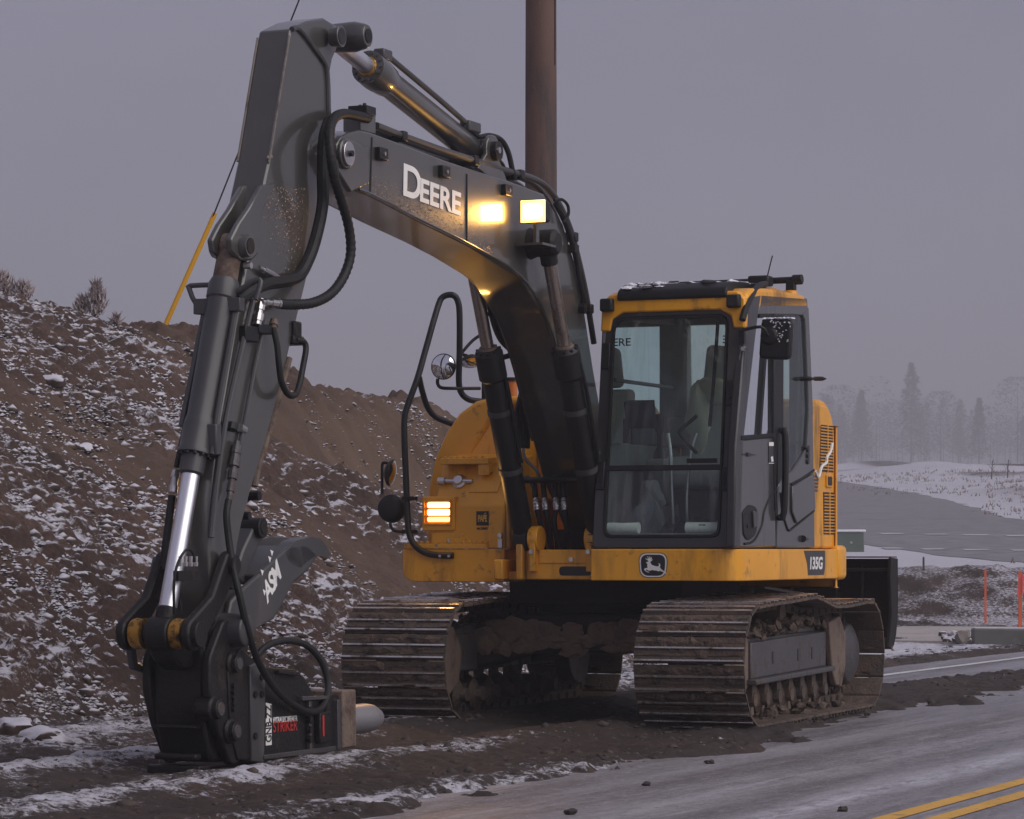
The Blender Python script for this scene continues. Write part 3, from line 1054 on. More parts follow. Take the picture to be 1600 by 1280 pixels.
def shoe_mesh(seed):
    rnd = random.Random(seed)
    mb = MB()
    h = pitch / 2 - 0.003
    mb.prism([(-h, -0.006), (h - 0.012, -0.006), (h, 0.004), (h, 0.012), (-h, 0.008)], -SW, SW, 0)
    for x, hh in ((-h + 0.014, 0.032), (-h + 0.052, 0.014), (-h + 0.096, 0.027), (-h + 0.135, 0.013)):
        if hh < 0.02:
            mb.prism([(x - 0.010, 0.006), (x + 0.010, 0.006), (x + 0.006, hh), (x - 0.006, hh)], -SW + 0.01, SW - 0.01, 2)
            continue
        mb.prism([(x - 0.011, 0.006), (x + 0.011, 0.006), (x + 0.007, hh - 0.005), (x - 0.007, hh - 0.005)], -SW + 0.004, SW - 0.004, 0)
        mb.prism([(x - 0.007, hh - 0.005), (x + 0.007, hh - 0.005), (x + 0.005, hh), (x - 0.005, hh)], -SW + 0.005, SW - 0.005, 1)
    # bolts and packed mud between the ribs
    for y in (-0.11, -0.05, 0.05, 0.11):
        mb.box((-0.012, y - 0.014, 0.008), (0.014, y + 0.014, 0.018), 0)
    for k in range(13):
        c = (rnd.choice((-0.02, 0.048)) + rnd.uniform(-0.01, 0.01), rnd.uniform(-SW + 0.08, SW - 0.08), 0.008)
        mb.blob(c, (0.032, rnd.uniform(0.04, 0.12), rnd.uniform(0.010, 0.026)), rnd.random(), 1, 0.3, 2)
    # chain link lugs under the plate
    for y in (-0.075, 0.075):
        mb.prism([(-h - 0.02, -0.075), (h + 0.01, -0.075), (h, -0.006), (-h, -0.006)], y - 0.022, y + 0.022, 0)
    return mb.mesh('track_shoe', [M['shoe'], M['grouser'], M['mud']], smooth=False)
SHOES = [shoe_mesh(i) for i in range(5)]

def make_track(vc, side):
    mb = MB()
    pins = [at_len((i + 0.5) * pitch) for i in range(NSHOE)]
    for k in range(NSHOE):
        a = pins[k]
        g = at_len((k + 0.5) * pitch + 0.01) - at_len((k + 0.5) * pitch - 0.01)
        g /= np.linalg.norm(g)
        inn = np.array([-g[1], g[0]])
        c = a + inn * 0.04
        mb.cyl((c[0], vc - 0.10, c[1]), (c[0], vc + 0.10, c[1]), 0.026, n=8)
    chain = uc(mb.build('track', M['under'], ex))
    for k in range(NSHOE):
        l = k * pitch
        a, b = at_len(l - 0.02), at_len(l + 0.02)
        g = (b - a) / np.linalg.norm(b - a)
        p = at_len(l)
        out = np.array([g[1], -g[0]])
        o = bpy.data.objects.new('track_shoe', random.choice(SHOES))
        C.objects.link(o)
        o.parent = chain
        # shoe axes: x along travel, y across, z outward
        mx = Matrix(((g[0], 0, out[0], p[0]), (0, 1, 0, vc), (g[1], 0, out[1], p[1]), (0, 0, 0, 1)))
        if mx.to_3x3().determinant() < 0:
            mx = mx @ Matrix.Scale(-1, 4, (0, 1, 0))
        o.matrix_local = mx
    # frame carrying the rollers
    out = side
    f = MB()
    f.prism([(1.18, 0.36), (1.18, 0.60), (-0.80, 0.60), (-0.80, 0.36)], vc - 0.17, vc + 0.17)
    f.prism([(1.12, 0.335), (1.12, 0.57), (-0.72, 0.60), (-0.72, 0.36)], vc + out * 0.17, vc + out * 0.21)
    f.prism([(1.16, 0.30), (1.16, 0.335), (-0.78, 0.36), (-0.78, 0.325)], vc + out * 0.17, vc + out * 0.26)
    f.prism([(1.18, 0.60), (0.9, 0.66), (-0.5, 0.66), (-0.80, 0.60)], vc - 0.15, vc + 0.15)
    fr = uc(f.build('track_frame', M['frameplate'], ex, 0.008))
    g = MB()
    for x in (0.0, 0.62, -0.35):
        g.box((x - 0.02, vc + out * 0.2115 - 0.001, 0.42), (x + 0.02, vc + out * 0.2125, 0.50))
    uc(g.build('frame_slot', M['decal_black'], ex)).parent = fr
    fr_inv = Matrix.Identity(4)
    for ch in [c for c in bpy.data.objects if c.parent == fr]:
        ch.matrix_local = fr_inv
    for i in range(7):
        x = 0.98 - i * 0.29
        r = MB()
        r.rings([((x, vc - 0.16, 0.20), 0.05), ((x, vc - 0.13, 0.20), 0.10), ((x, vc - 0.10, 0.20), 0.075), ((x, vc + 0.10, 0.20), 0.075),
                 ((x, vc + 0.13, 0.20), 0.10), ((x, vc + 0.16, 0.20), 0.05), ((x, vc + 0.20 * 1, 0.20), 0.045)], 16)
        r.box((x - 0.05, vc + out * 0.17 - 0.02, 0.18), (x + 0.05, vc + out * 0.17 + 0.02, 0.36))
        r.build('track_roller', M['shoe'], fr)
    # clumps hanging between rollers
    lug = MB()
    for i in range(16):
        x = 1.05 - i * 0.128
        lug.prism([(x - 0.035, 0.085), (x + 0.035, 0.085), (x + 0.028, 0.165), (x - 0.02, 0.175)], vc + out * 0.085, vc + out * 0.125)
    lug.build('chain_lug', M['rust'], fr, 0.006)
    r = MB()
    r.cyl((0.06, vc - 0.12, 0.735), (0.06, vc + 0.12, 0.735), 0.075, n=18)
    r.box((0.02, vc - 0.03, 0.62), (0.10, vc + 0.03, 0.72))
    r.build('carrier_roller', M['shoe'], fr)
    r = MB()
    r.rings([((1.40, vc - 0.09, 0.435), 0.26), ((1.40, vc - 0.06, 0.435), 0.315), ((1.40, vc + 0.06, 0.435), 0.315), ((1.40, vc + 0.09, 0.435), 0.26)], 32)
    r.cyl((1.40, vc - 0.15, 0.435), (1.40, vc + 0.15, 0.435), 0.09, n=18)
    r.build('idler', M['rust'], fr)
    g = MB()
    for sgn in (-1, 1):
        g.prism([(1.58, 0.20), (1.63, 0.44), (1.56, 0.66), (1.20, 0.66), (1.05, 0.5), (1.10, 0.30), (1.36, 0.16)], vc + sgn * 0.16, vc + sgn * 0.19)
    g.build('idler_guard', M['rust'], fr, 0.01)
    r = MB()
    n = 21
    gear = []
    for i in range(n * 4):
        a = 2 * PI * i / (n * 4)
        rr = 0.315 if i % 4 in (0, 1) else 0.27
        gear.append((-1.41 + rr * math.cos(a), 0.425 + rr * math.sin(a)))
    r.prism(gear, vc - 0.04, vc + 0.04)
    r.build('sprocket', M['shoe'], fr)
    r = MB()
    r.rings([((-1.41, vc - out * 0.15, 0.425), 0.24), ((-1.41, vc + out * 0.10, 0.425), 0.24), ((-1.41, vc + out * 0.20, 0.425), 0.21), ((-1.41, vc + out * 0.24, 0.425), 0.12)], 28)
    r.build('final_drive', M['frameplate'], fr, 0.01)
    g = MB()
    g.prism([(-0.80, 0.33), (-0.72, 0.66), (-1.02, 0.70), (-1.16, 0.56), (-1.16, 0.34), (-1.05, 0.20), (-0.9, 0.22)], vc + out * 0.19, vc + out * 0.235)
    g.build('drive_guard', M['rust'], fr, 0.01)
    mud = MB()
    rnd = random.Random(int(vc * 100) + 50)
    for i in range(330):
        x = rnd.uniform(-1.05, 1.15)
        y = vc + out * rnd.uniform(-0.05, 0.21)
        hgt = 0.63 + 0.05 * math.exp(-((x + 0.2) / 0.5) ** 2)
        mud.blob((x, y, hgt + rnd.uniform(-0.03, 0.03)), (rnd.uniform(0.015, 0.06), rnd.uniform(0.015, 0.045), rnd.uniform(0.015, 0.04)), rnd.random(), 1, 0.5)
    for i in range(26):
        x = rnd.uniform(-1.0, 1.1)
        mud.blob((x, vc + out * rnd.uniform(0.12, 0.24), rnd.uniform(0.05, 0.11)), (rnd.uniform(0.04, 0.09), 0.04, 0.03), rnd.random(), 1, 0.5)
    md = mud.build('packed_mud', M['mud'], fr)
    md['kind'] = 'stuff'
    return chain
make_track(0.995, 1)
make_track(-0.995, -1)

x = MB()
for u0 in (0.32, -0.72):
    x.prism_u([(-0.86, 0.36), (-0.86, 0.66), (-0.55, 0.735), (0.55, 0.735), (0.86, 0.66), (0.86, 0.36), (0.45, 0.48), (-0.45, 0.48)], u0, u0 + 0.40)
x.box((-0.5, -0.55, 0.47), (0.5, 0.55, 0.735))
xf = uc(x.build('centre_frame', M['under'], ex, 0.02))
mud = MB()
rnd = random.Random(3)
for i in range(60):
    y = rnd.uniform(-0.8, 0.78)
    mud.blob((0.715 + rnd.uniform(-0.008, 0.014), y, rnd.uniform(0.50, 0.66)), (0.024, rnd.uniform(0.06, 0.13), rnd.uniform(0.03, 0.07)), rnd.random(), 2, 0.35)
o = mud.build('caked_mud', M['palemud'], xf)
o['kind'] = 'stuff'
x = MB()
x.rings([((0, 0, 0.735), 0.60), ((0, 0, 0.80), 0.62), ((0, 0, 0.83), 0.56), ((0, 0, 0.98), 0.56)], 40)
x.box((-0.55, -0.62, 0.80), (0.62, 0.62, 0.965))
x.build('swing_bearing', M['under'], ex, 0.01)
# push blade behind
x = MB()
cv = [(0.00, 0.46), (-0.07, 0.54), (-0.11, 0.66), (-0.13, 0.80), (-0.12, 0.96), (-0.07, 1.10), (-0.045, 1.09), (-0.09, 0.95), (-0.10, 0.80), (-0.08, 0.67), (-0.04, 0.56), (0.03, 0.47)]
x.prism([(-2.30 + a, b) for a, b in cv], -1.30, 1.30)
for y0 in (-1.30, 1.27):
    x.prism([(-2.42, 1.10), (-2.24, 1.105), (-2.20, 0.98), (-2.24, 0.70), (-2.14, 0.44), (-2.31, 0.46), (-2.42, 0.7)], y0, y0 + 0.03)
x.box((-2.36, -1.27, 1.00), (-2.25, 1.27, 1.03))
for y in (-0.55, 0.55):
    x.prism([(-2.36, 0.60), (-2.36, 0.74), (-0.7, 0.62), (-0.7, 0.48)], y - 0.06, y + 0.06)
for y in (0.2, 0.5, 0.85, 1.05):
    x.box((-2.36, y, 0.5), (-2.29, y + 0.02, 1.05))
bl = uc(x.build('dozer_blade', M['under'], ex, 0.006))
x = MB()
x.box((-2.425, -1.29, 1.105), (-2.245, 1.29, 1.115))
x.build('blade_top_plate', M['frameplate'], bl)
x = MB()
x.prism([(-2.33, 0.47), (-2.27, 0.43), (-2.21, 0.45), (-2.26, 0.52)], -1.295, 1.295)
x.build('cutting_edge', M['rust'], bl, 0.004)

# ------------------------------------------------------------------ upper works: deck
def rounded(pts, r, n=5):
    """round the corners of an outline given as (a, b) or (a, b, radius)"""
    out = []
    m = len(pts)
    for i in range(m):
        p = Vector(pts[i][:2])
        rr = pts[i][2] if len(pts[i]) > 2 else r
        if rr <= 0:
            out.append(tuple(p))
            continue
        a, b = Vector(pts[i - 1][:2]), Vector(pts[(i + 1) % m][:2])
        da, db = (a - p), (b - p)
        q = min(rr, da.length * 0.45, db.length * 0.45)
        p0, p1 = p + da.normalized() * q, p + db.normalized() * q
        for k in range(n + 1):
            t = k / n
            out.append(tuple((1 - t) ** 2 * p0 + 2 * t * (1 - t) * p + t * t * p1))
    return out

x = MB()
# left deck under the cab, its front corner rounded in plan
x.prism_w(rounded([(1.345, 0.255, 0.01), (1.345, 1.245, 0.16), (-0.88, 1.245, 0.03), (-0.88, 0.255, 0.01)], 0.02), 0.965, 1.168)
deck = x.build('deck', M['yellow'], ex, 0.018, seg=3)
x = MB()
x.prism_w([(1.05, -0.50), (1.05, 0.252), (-0.9, 0.252), (-0.9, -0.50)], 0.965, 1.02)
x.prism_w([(0.90, -0.30), (0.90, 0.252), (0.2, 0.252), (0.2, -0.30)], 1.02, 1.16)
x.prism_w([(1.10, -0.30), (1.10, 0.252), (1.03, 0.252), (1.03, -0.30)], 0.966, 1.165)
x.prism_w([(1.16, -0.50), (1.16, -0.44), (0.3, -0.44), (0.3, -0.50)], 0.966, 1.10)
x.prism_w([(1.16, -0.345), (1.16, -0.30), (0.3, -0.30), (0.3, -0.345)], 0.966, 1.20)
x.build('centre_deck', M['yellow'], deck, 0.01)
x = MB()
sl_ = rounded([(-0.06, 0.995), (0.17, 0.995), (0.17, 1.055), (-0.06, 1.055)], 0.03)
x.prism_u(sl_, 1.095, 1.103)
x.build('slot', M['decal_black'], deck)
x = MB()
ht = rounded([(-0.20, 1.075, 0), (0.20, 1.075, 0.02), (0.20, 1.16, 0.005), (-0.20, 1.16, 0.005)], 0.02)
x.prism_u(ht, 1.10, 1.108)
hat = x.build('access_plate', M['yellow'], deck, 0.003)
x = MB()
x.cyl((1.107, 0.03, 1.10), (1.122, 0.03, 1.10), 0.016, n=10)
x.build('bolt', M['bright'], hat)
# right step deck with rounded lower corner
x = MB()
x.prism_u(rounded([(-1.245, 0.95, 0.10), (-0.50, 0.95, 0.01), (-0.50, 1.168, 0.01), (-1.245, 1.168, 0.01)], 0.02, 8), -0.88, 0.98)
rdeck = x.build('step_deck', M['yellow'], deck, 0.012, seg=3)
x = MB()
x.prism_w(rounded([(0.99, -1.235, 0.03), (0.99, -0.62, 0.03), (0.80, -0.60, 0.02), (0.80, -1.235, 0.02)], 0.02), 1.170, 1.205)
for i in range(14):
    y = -1.20 + i * 0.043
    x.box((0.955, y, 1.205), (0.985, y + 0.02, 1.222))
x.build('step_tread', M['yellow'], rdeck, 0.005)
# cylinder feet brackets
for v in (-0.235, 0.165):
    x = MB()
    x.cyl((1.07, v - 0.035, 1.235), (1.07, v + 0.035, 1.235), 0.085, n=24)
    x.prism([(1.0, 1.02), (1.15, 1.02), (1.15, 1.22), (1.0, 1.22)], v - 0.02, v + 0.02)
    b = x.build('boom_bracket', M['yellow'], deck, 0.006)
    x = MB()
    x.cyl((1.152, v, 1.15), (1.165, v, 1.15), 0.016, n=10)
    x.build('bolt', M['bright'], b)
# counterweight behind
cw = []
for a in np.linspace(-57, 57, 24):
    cw.append((-1.49 * math.cos(math.radians(a)), 1.49 * math.sin(math.radians(a)) * 0.985))
x = MB()
x.prism_w([(-0.86, -1.23)] + cw + [(-0.86, 1.23)], 0.90, 2.02)
cwt = x.build('counterweight', M['yellow'], ex, 0.07, seg=4)
x = MB()
x.prism_w([(-0.80, 1.15), (-0.80, 1.262), (-1.0, 1.255), (-1.08, 1.15)], 0.955, 1.195)
x.build('rear_bumper', M['yellow'], cwt, 0.035, seg=4)
# engine cover, left side, with louvres
x = MB()
x.prism(rounded([(-0.30, 1.172, 0.0), (-0.30, 2.16, 0.04), (-0.80, 2.16, 0.22), (-0.90, 1.60, 0.3), (-0.90, 1.172, 0)], 0.02, 8), 0.60, 1.215)
ecv = x.build('engine_cover', M['yellow'], ex, 0.02, seg=3)
x = MB()
rim = rounded([(-0.30, 1.172, 0.0), (-0.30, 2.195, 0.05), (-0.86, 2.195, 0.25), (-0.965, 1.60, 0.3), (-0.965, 1.172, 0)], 0.02, 8)
x.prism([(a - 0.012, b) for a, b in rim if True], 0.62, 1.185)
x.build('cover_rim', M['yellow'], ecv, 0.02, seg=3)
x = MB()
x.prism([(-0.48, 1.70), (-0.52, 2.02), (-0.78, 2.02), (-0.80, 1.70)], 1.212, 1.2185)
x.prism([(-0.58, 1.27), (-0.57, 1.56), (-0.81, 1.56), (-0.82, 1.27)], 1.212, 1.2185)
lv = x.build('louvre_opening', M['decal_black'], ecv)
x = MB()
for i in range(15):
    z = 1.712 + i * 0.0207
    x.box((-0.79, 1.2145, z), (-0.49, 1.2245, z + 0.0075))
for i in range(13):
    z = 1.28 + i * 0.0215
    x.box((-0.815, 1.2145, z), (-0.578, 1.2245, z + 0.0075))
for z0, z1, u in ((1.70, 2.02, -0.655), (1.27, 1.56, -0.70)):
    x.box((u - 0.006, 1.215, z0), (u + 0.006, 1.2255, z1))
o = x.build('louvre_slat', M['yellow'], ecv)
o['kind'] = 'stuff'
x = MB()
x.prism(rounded([(-0.62, 1.595), (-0.62, 1.68), (-0.75, 1.68), (-0.75, 1.595)], 0.012), 1.214, 1.228)
lt = x.build('cover_latch', M['yellow'], ecv, 0.003)
x = MB()
x.prism(rounded([(-0.64, 1.607), (-0.64, 1.668), (-0.73, 1.668), (-0.73, 1.607)], 0.01), 1.229, 1.231)
x.build('latch_recess', M['decal_black'], lt)
# smudged strip decal and chalk scrawl
x = MB()
for i in range(5):
    x.box((-0.44 - 0.006 * i, 1.2155, 1.56 + i * 0.024), (-0.36, 1.2175, 1.574 + i * 0.024))
x.build('strip_decal', M['decal_grey'], ecv)
x = MB()
x.tube([(-0.38, 1.2195, 1.70), (-0.45, 1.2195, 1.66), (-0.50, 1.226, 1.73), (-0.60, 1.227, 1.76), (-0.62, 1.227, 1.80), (-0.70, 1.227, 1.84), (-0.74, 1.227, 1.90)], 0.011, 6)
x.build('chalk_scrawl', M['white'], ecv)

# front emblem and model number
x = MB()
em = rounded([(0.595, 0.985, 0.06), (0.775, 0.985, 0.06), (0.785, 1.145, 0.06), (0.585, 1.145, 0.06)], 0.06, 8)
ec = (0.685, 1.065)
x.prism_u(em, 1.344, 1.3475, 0)
x.prism_u([(ec[0] + (a - ec[0]) * 0.955, ec[1] + (b - ec[1]) * 0.95) for a, b in em], 1.3475, 1.3485, 1)
x.prism_u([(ec[0] + (a - ec[0]) * 0.855, ec[1] + (b - ec[1]) * 0.84) for a, b in em], 1.3485, 1.3495, 0)
embl = x.build('emblem', [M['decal_black'], M['white']], deck)
deer = [(112, 140), (104, 128), (92, 122), (90, 112), (97, 120), (106, 122), (107, 108), (98, 102), (108, 103), (113, 118), (118, 118), (117, 100),
        (124, 110), (124, 120), (131, 104), (134, 118), (127, 128), (140, 122), (136, 133), (124, 140), (126, 152), (134, 163), (150, 170), (168, 174),
        (180, 174), (186, 160), (178, 152), (190, 154), (194, 166), (190, 180), (198, 192), (214, 204), (234, 220), (237, 228), (224, 224), (206, 212),
        (190, 207), (178, 210), (168, 204), (152, 204), (136, 200), (124, 206), (110, 204), (98, 197), (90, 198), (100, 210), (112, 213), (118, 218),
        (104, 217), (90, 208), (80, 197), (86, 188), (98, 186), (106, 182), (102, 172), (104, 158), (100, 152), (94, 150), (96, 144)]
x = MB()
def emb(px, py):
    return (0.585 + (px - 40) / 205 * 0.20, 1.148 - (py - 72) / 188 * 0.166)
x.prism_u([emb(a, b) for a, b in deer], 1.3495, 1.3503)
x.build('leaping_deer', M['white'], embl, smooth=False)
x = MB()
plate = [(0.26, 0.985), (0.245, 1.155), (-0.42, 1.155), (-0.43, 1.03), (-0.37, 0.985)]
plate = [(0.32, 1.158), (0.20, 1.07), (0.17, 0.992), (-0.40, 0.992), (-0.44, 1.04), (-0.44, 1.158)]
plate = [(a * 0.62 - 0.24, b) for a, b in plate]
x.prism(plate, 1.244, 1.247)
mp_ = x.build('model_plate', M['decal_grey'], deck)
text_mesh('lettering', '135G', 0.112, M['white'], mp_, (-0.30, 1.248, 1.035), (-1, 0, 0), (0, 0, 1), 0.004, 0.12, 1.0, 0.0008, xscale=1.2)

# ------------------------------------------------------------------ right-hand cover, tank and steps
vR = -1.235
# outer rounded hood seen end-on
arc = [(-1.24, 1.172), (-1.24, 1.40), (-1.225, 1.60), (-1.18, 1.79), (-1.10, 1.96), (-1.00, 2.09), (-0.88, 2.17), (-0.74, 2.20), (-0.50, 2.20)]
inn = [(-0.50, 2.14), (-0.66, 2.13), (-0.76, 2.05), (-0.88, 1.83), (-0.965, 1.62), (-1.02, 1.42), (-1.03, 1.172)]
x = MB()
x.prism_u(arc + inn, -0.86, 0.60)
hood = x.build('side_hood', M['yellow'], ex, 0.03, seg=4)
x = MB()
# stepped box in front: profile in u,w
box_prof = [(0.965, 1.172), (0.965, 1.46), (0.93, 1.50), (0.80, 1.78), (0.66, 1.80), (0.60, 1.80), (0.57, 2.03), (0.42, 2.03), (0.40, 2.12), (0.1, 2.14), (0.1, 1.172)]
x.prism(box_prof, -1.02, -0.505)
tank = x.build('tool_box', M['yellow'], ex, 0.012, seg=3)
# sloping side flank of the box next to the boom
x = MB()
x.prism([(0.955, 1.172), (0.955, 1.46), (0.79, 1.77), (0.56, 1.80), (0.56, 1.172)], -0.504, -0.47)
x.build('box_flank', M['yellow'], tank, 0.008)
x = MB()
x.prism([(0.42, 1.5), (0.42, 2.0), (0.30, 2.12), (-0.6, 2.12), (-0.6, 1.5)], -0.50, -0.30)
x.prism([(0.30, 1.5), (0.30, 1.86), (-0.6, 1.95), (-0.6, 1.5)], -0.30, 0.20)
x.build('pump_cover', M['yellow'], tank, 0.012)
def on_slope(v, t):
    """point on the sloping lid, t from bottom (0) to top (1)"""
    return (0.93 - 0.13 * t, v, 1.50 + 0.28 * t)
# upper step tread
x = MB()
x.prism([(0.79, 1.735), (0.93, 1.735), (0.93, 1.775), (0.79, 1.785)], -0.99, -0.64)
for i in range(7):
    x.box((0.905, -0.97 + i * 0.045, 1.775), (0.925, -0.95 + i * 0.045, 1.79))
x.build('step_tread', M['yellow'], tank, 0.004)
x = MB()
x.prism([(0.815, 1.735), (0.915, 1.735), (0.915, 1.66), (0.83, 1.70)], -0.72, -0.64)
x.build('step_bracket', M['yellow'], tank, 0.004)
# hatch on slope
x = MB()
a, b = on_slope(0, 0.12), on_slope(0, 0.72)
n_ = Vector((0.28, 0, 0.13)).normalized() * 0.008
q = [(-0.79, 0.16), (-0.58, 0.16), (-0.545, 0.72), (-0.76, 0.72)]
fr_ = [Vector(on_slope(v, t)) + n_ * 0.1 for v, t in q] + [Vector(on_slope(v, t)) + n_ for v, t in q]
x.hexa(fr_)
lid = x.build('hatch', M['yellow'], tank, 0.003)
x = MB()
for v, t in ((-0.535, 0.55),):
    p = Vector(on_slope(v, t))
    x.cyl(p, p + n_ * 2.2, 0.018, n=12)
x.build('bolt', M['bright'], tank)
x = MB()
p = Vector(on_slope(-0.655, 0.63)) + n_
x.cyl(p, p + n_ * 0.6, 0.012, n=10)
x.build('keyhole', M['decal_black'], lid)
# fuel filler cap and pipe
x = MB()
p = Vector(on_slope(-0.87, 0.42)) 
x.rings([(p, 0.05), (p + n_ * 2, 0.05), (p + n_ * 3, 0.035), (p + n_ * 5, 0.03)], 18)
x.cyl(p + n_ * 2.5 + Vector((0, -0.12, 0.0)), p + n_ * 2.5 + Vector((0, 0.10, -0.004)), 0.014, n=8)
x.cyl(p + n_ * 2 + Vector((0, -0.10, 0.0)), p + n_ * 2 + Vector((0, -0.15, 0.0)), 0.026, n=12)
x.build('filler_cap', M['bright'], tank)
# lower lamp housing
x = MB()
x.prism_u(rounded([(-1.10, 1.29, 0.02), (-0.86, 1.29, 0.02), (-0.86, 1.52, 0.01), (-1.10, 1.52, 0.01)], 0.02), 0.90, 0.985)
lh = x.build('lamp_housing', M['yellow'], tank, 0.008)
x = MB()
for i, (z0, z1) in enumerate(((1.445, 1.478), (1.395, 1.432), (1.352, 1.382))):
    x.prism_u(rounded([(-1.055, z0, 0.012), (-0.895, z0, 0.012), (-0.895, z1, 0.012), (-1.055, z1, 0.012)], 0.01), 0.984, 0.990, 1 if i < 2 else 0)
x.build('lamp_lens', [M['lens'], M['lens_hot']], lh, smooth=False)
x = MB()
for z in (1.335, 1.387, 1.437, 1.488):
    x.box((0.984, -1.08, z - 0.004), (1.0, -0.88, z + 0.004))
for v in (-1.08, -0.885):
    x.box((0.984, v - 0.004, 1.33), (1.0, v + 0.004, 1.495))
o = x.build('lamp_grille', M['yellow'], lh)
o['kind'] = 'stuff'
# kick panel under lamp
x = MB()
x.prism_u([(-1.03, 1.185), (-0.72, 1.185), (-0.79, 1.275), (-1.03, 1.275)], 0.964, 0.975)
x.prism_u([(-1.0, 1.185), (-0.75, 1.185), (-0.75, 1.205), (-1.0, 1.205)], 0.975, 0.985)
kp = x.build('kick_panel', M['yellow'], tank, 0.004)
x = MB()
for v, z in ((-0.99, 1.195), (-0.90, 1.225)):
    x.cyl((0.974, v, z), (0.99, v, z), 0.012, n=10)
x.build('bolt', M['bright'], kp)
# hood latch
x = MB()
x.box((0.964, -0.545, 1.178), (0.99, -0.515, 1.235))
x.cyl((0.98, -0.53, 1.24), (0.98, -0.53, 1.275), 0.012, n=8)
x.cyl((0.97, -0.53, 1.26), (0.995, -0.53, 1.26), 0.016, n=8)
x.build('box_latch', M['bright'], tank)
# dealer plate
x = MB()
x.prism_u([(-0.71, 1.325), (-0.62, 1.325), (-0.62, 1.42), (-0.71, 1.42)], 0.9645, 0.9675)
dp = x.build('dealer_plate', M['decal_black'], tank)
text_mesh('lettering', 'PAPE', 0.062, M['decal_yellow'], dp, (0.968, -0.665, 1.351), (0, 1, 0), (0, 0, 1), 0.0018, 0, 0.92, 0.0006, xscale=0.52)
x = MB()
x.prism_u([(-0.652, 1.399), (-0.635, 1.407), (-0.638, 1.411), (-0.656, 1.403)], 0.9675, 0.9685)
x.build('accent', M['decal_yellow'], dp)
text_mesh('lettering', 'MACHINERY', 0.023, M['decal_black'], dp, (0.9655, -0.665, 1.297), (0, 1, 0), (0, 0, 1), 0.001, 0, 0.95, 0.0006, xscale=0.66)
x = MB()
x.prism([(0.60, 1.36), (0.60, 1.42), (0.66, 1.42), (0.66, 1.36)], -0.469, -0.4675)
x.build('small_label', M['white'], tank)
# snow dust caught on the hood
for (px_, py_, u_) in ():
    pass

# ------------------------------------------------------------------ boom
BV0, BV1 = -0.24, 0.10                             # boom sides
VB = -0.07                                         # its middle
AV0, AV1 = -0.14, 0.05
VA = -0.015                             # arm sides
up_edge = [(545, 207), (562, 203), (580, 207), (640, 229), (700, 252), (800, 284), (850, 303), (880, 350), (898, 410), (914, 490), (927, 575), (942, 660), (962, 730), (985, 790)]
lo_edge = [(988, 832), (960, 838), (945, 800), (925, 755), (908, 690), (894, 635), (875, 560), (850, 492), (812, 434), (735, 386), (650, 344), (580, 307), (548, 296), (522, 272), (516, 240), (524, 220)]
x = MB()
x.prism(prof(up_edge + lo_edge, BV1), BV0, BV1)
boom = x.build('boom', M['grey'], ex, 0.012, seg=2)
# raised side plates make the welded edge
def offset_in(pts, d):
    c = Vector((sum(p[0] for p in pts) / len(pts), sum(p[1] for p in pts) / len(pts)))
    return pts
x = MB()
lo = [pv(px, py, BV1) for px, py in [(560, 297), (580, 304), (650, 341), (735, 383), (812, 431), (850, 489), (875, 557), (894, 632), (908, 687)]]
x.tube([(p[0], BV1 + 0.002, p[2]) for p in lo], 0.010, 6, 4)
x.tube([(p[0], BV0 - 0.002, p[2]) for p in lo], 0.010, 6, 4)
x.build('edge_weld', M['grey'], boom)
x = MB()
for pts in ([(729, 272), (729, 381)], [(581, 215), (578, 304)]):
    a, b = pv(*pts[0], BV1), pv(*pts[1], BV1)
    x.tube([(a[0], BV1 + 0.0005, a[2]), (b[0], BV1 + 0.0005, b[2])], 0.007, 6, 1)
x.build('weld_seam', M['black'], boom)
for k, (px, py) in enumerate(((592, 241), (690, 269), (788, 298))):
    a = pv(px, py, BV1)
    x = MB()
    x.box((a[0] - 0.055, BV1, a[2] - 0.035), (a[0] + 0.055, BV1 + 0.035, a[2] + 0.035))
    cl = x.build('pipe_clamp', M['black'], boom, 0.006)
    x = MB()
    x.cyl((a[0], BV1 + 0.034, a[2]), (a[0], BV1 + 0.042, a[2]), 0.012, n=8)
    x.build('bolt', M['bright'], cl)
# rigid lines along the back of the boom
def lift(pts, v, dz):
    out = []
    for px, py in pts:
        p = pv(px, py, v)
        out.append((p[0], p[1], p[2] + dz))
    return out
back = [(588, 206), (640, 226), (700, 247), (790, 275), (838, 290), (864, 312), (888, 358), (903, 410), (916, 470), (928, 545)]
for v, dz, r in ((0.045, 0.035, 0.020), (-0.02, 0.035, 0.018), (-0.12, 0.035, 0.018)):
    x = MB()
    x.tube(lift(back, v, dz) if v > 0 else [(p[0], v, p[2] + dz) for p in lift(back, 0.045, 0)], r, 10, 5)
    x.build('hydraulic_pipe', M['grey_matt'], boom)
for q in ((628, 222), (740, 259), (812, 281), (896, 378), (920, 490)):
    p = pv(q[0], q[1], 0.045)
    x = MB()
    x.box((p[0] - 0.03, -0.15, p[2] + 0.0), (p[0] + 0.03, 0.072, p[2] + 0.062))
    x.build('pipe_bracket', M['black'], boom, 0.008)
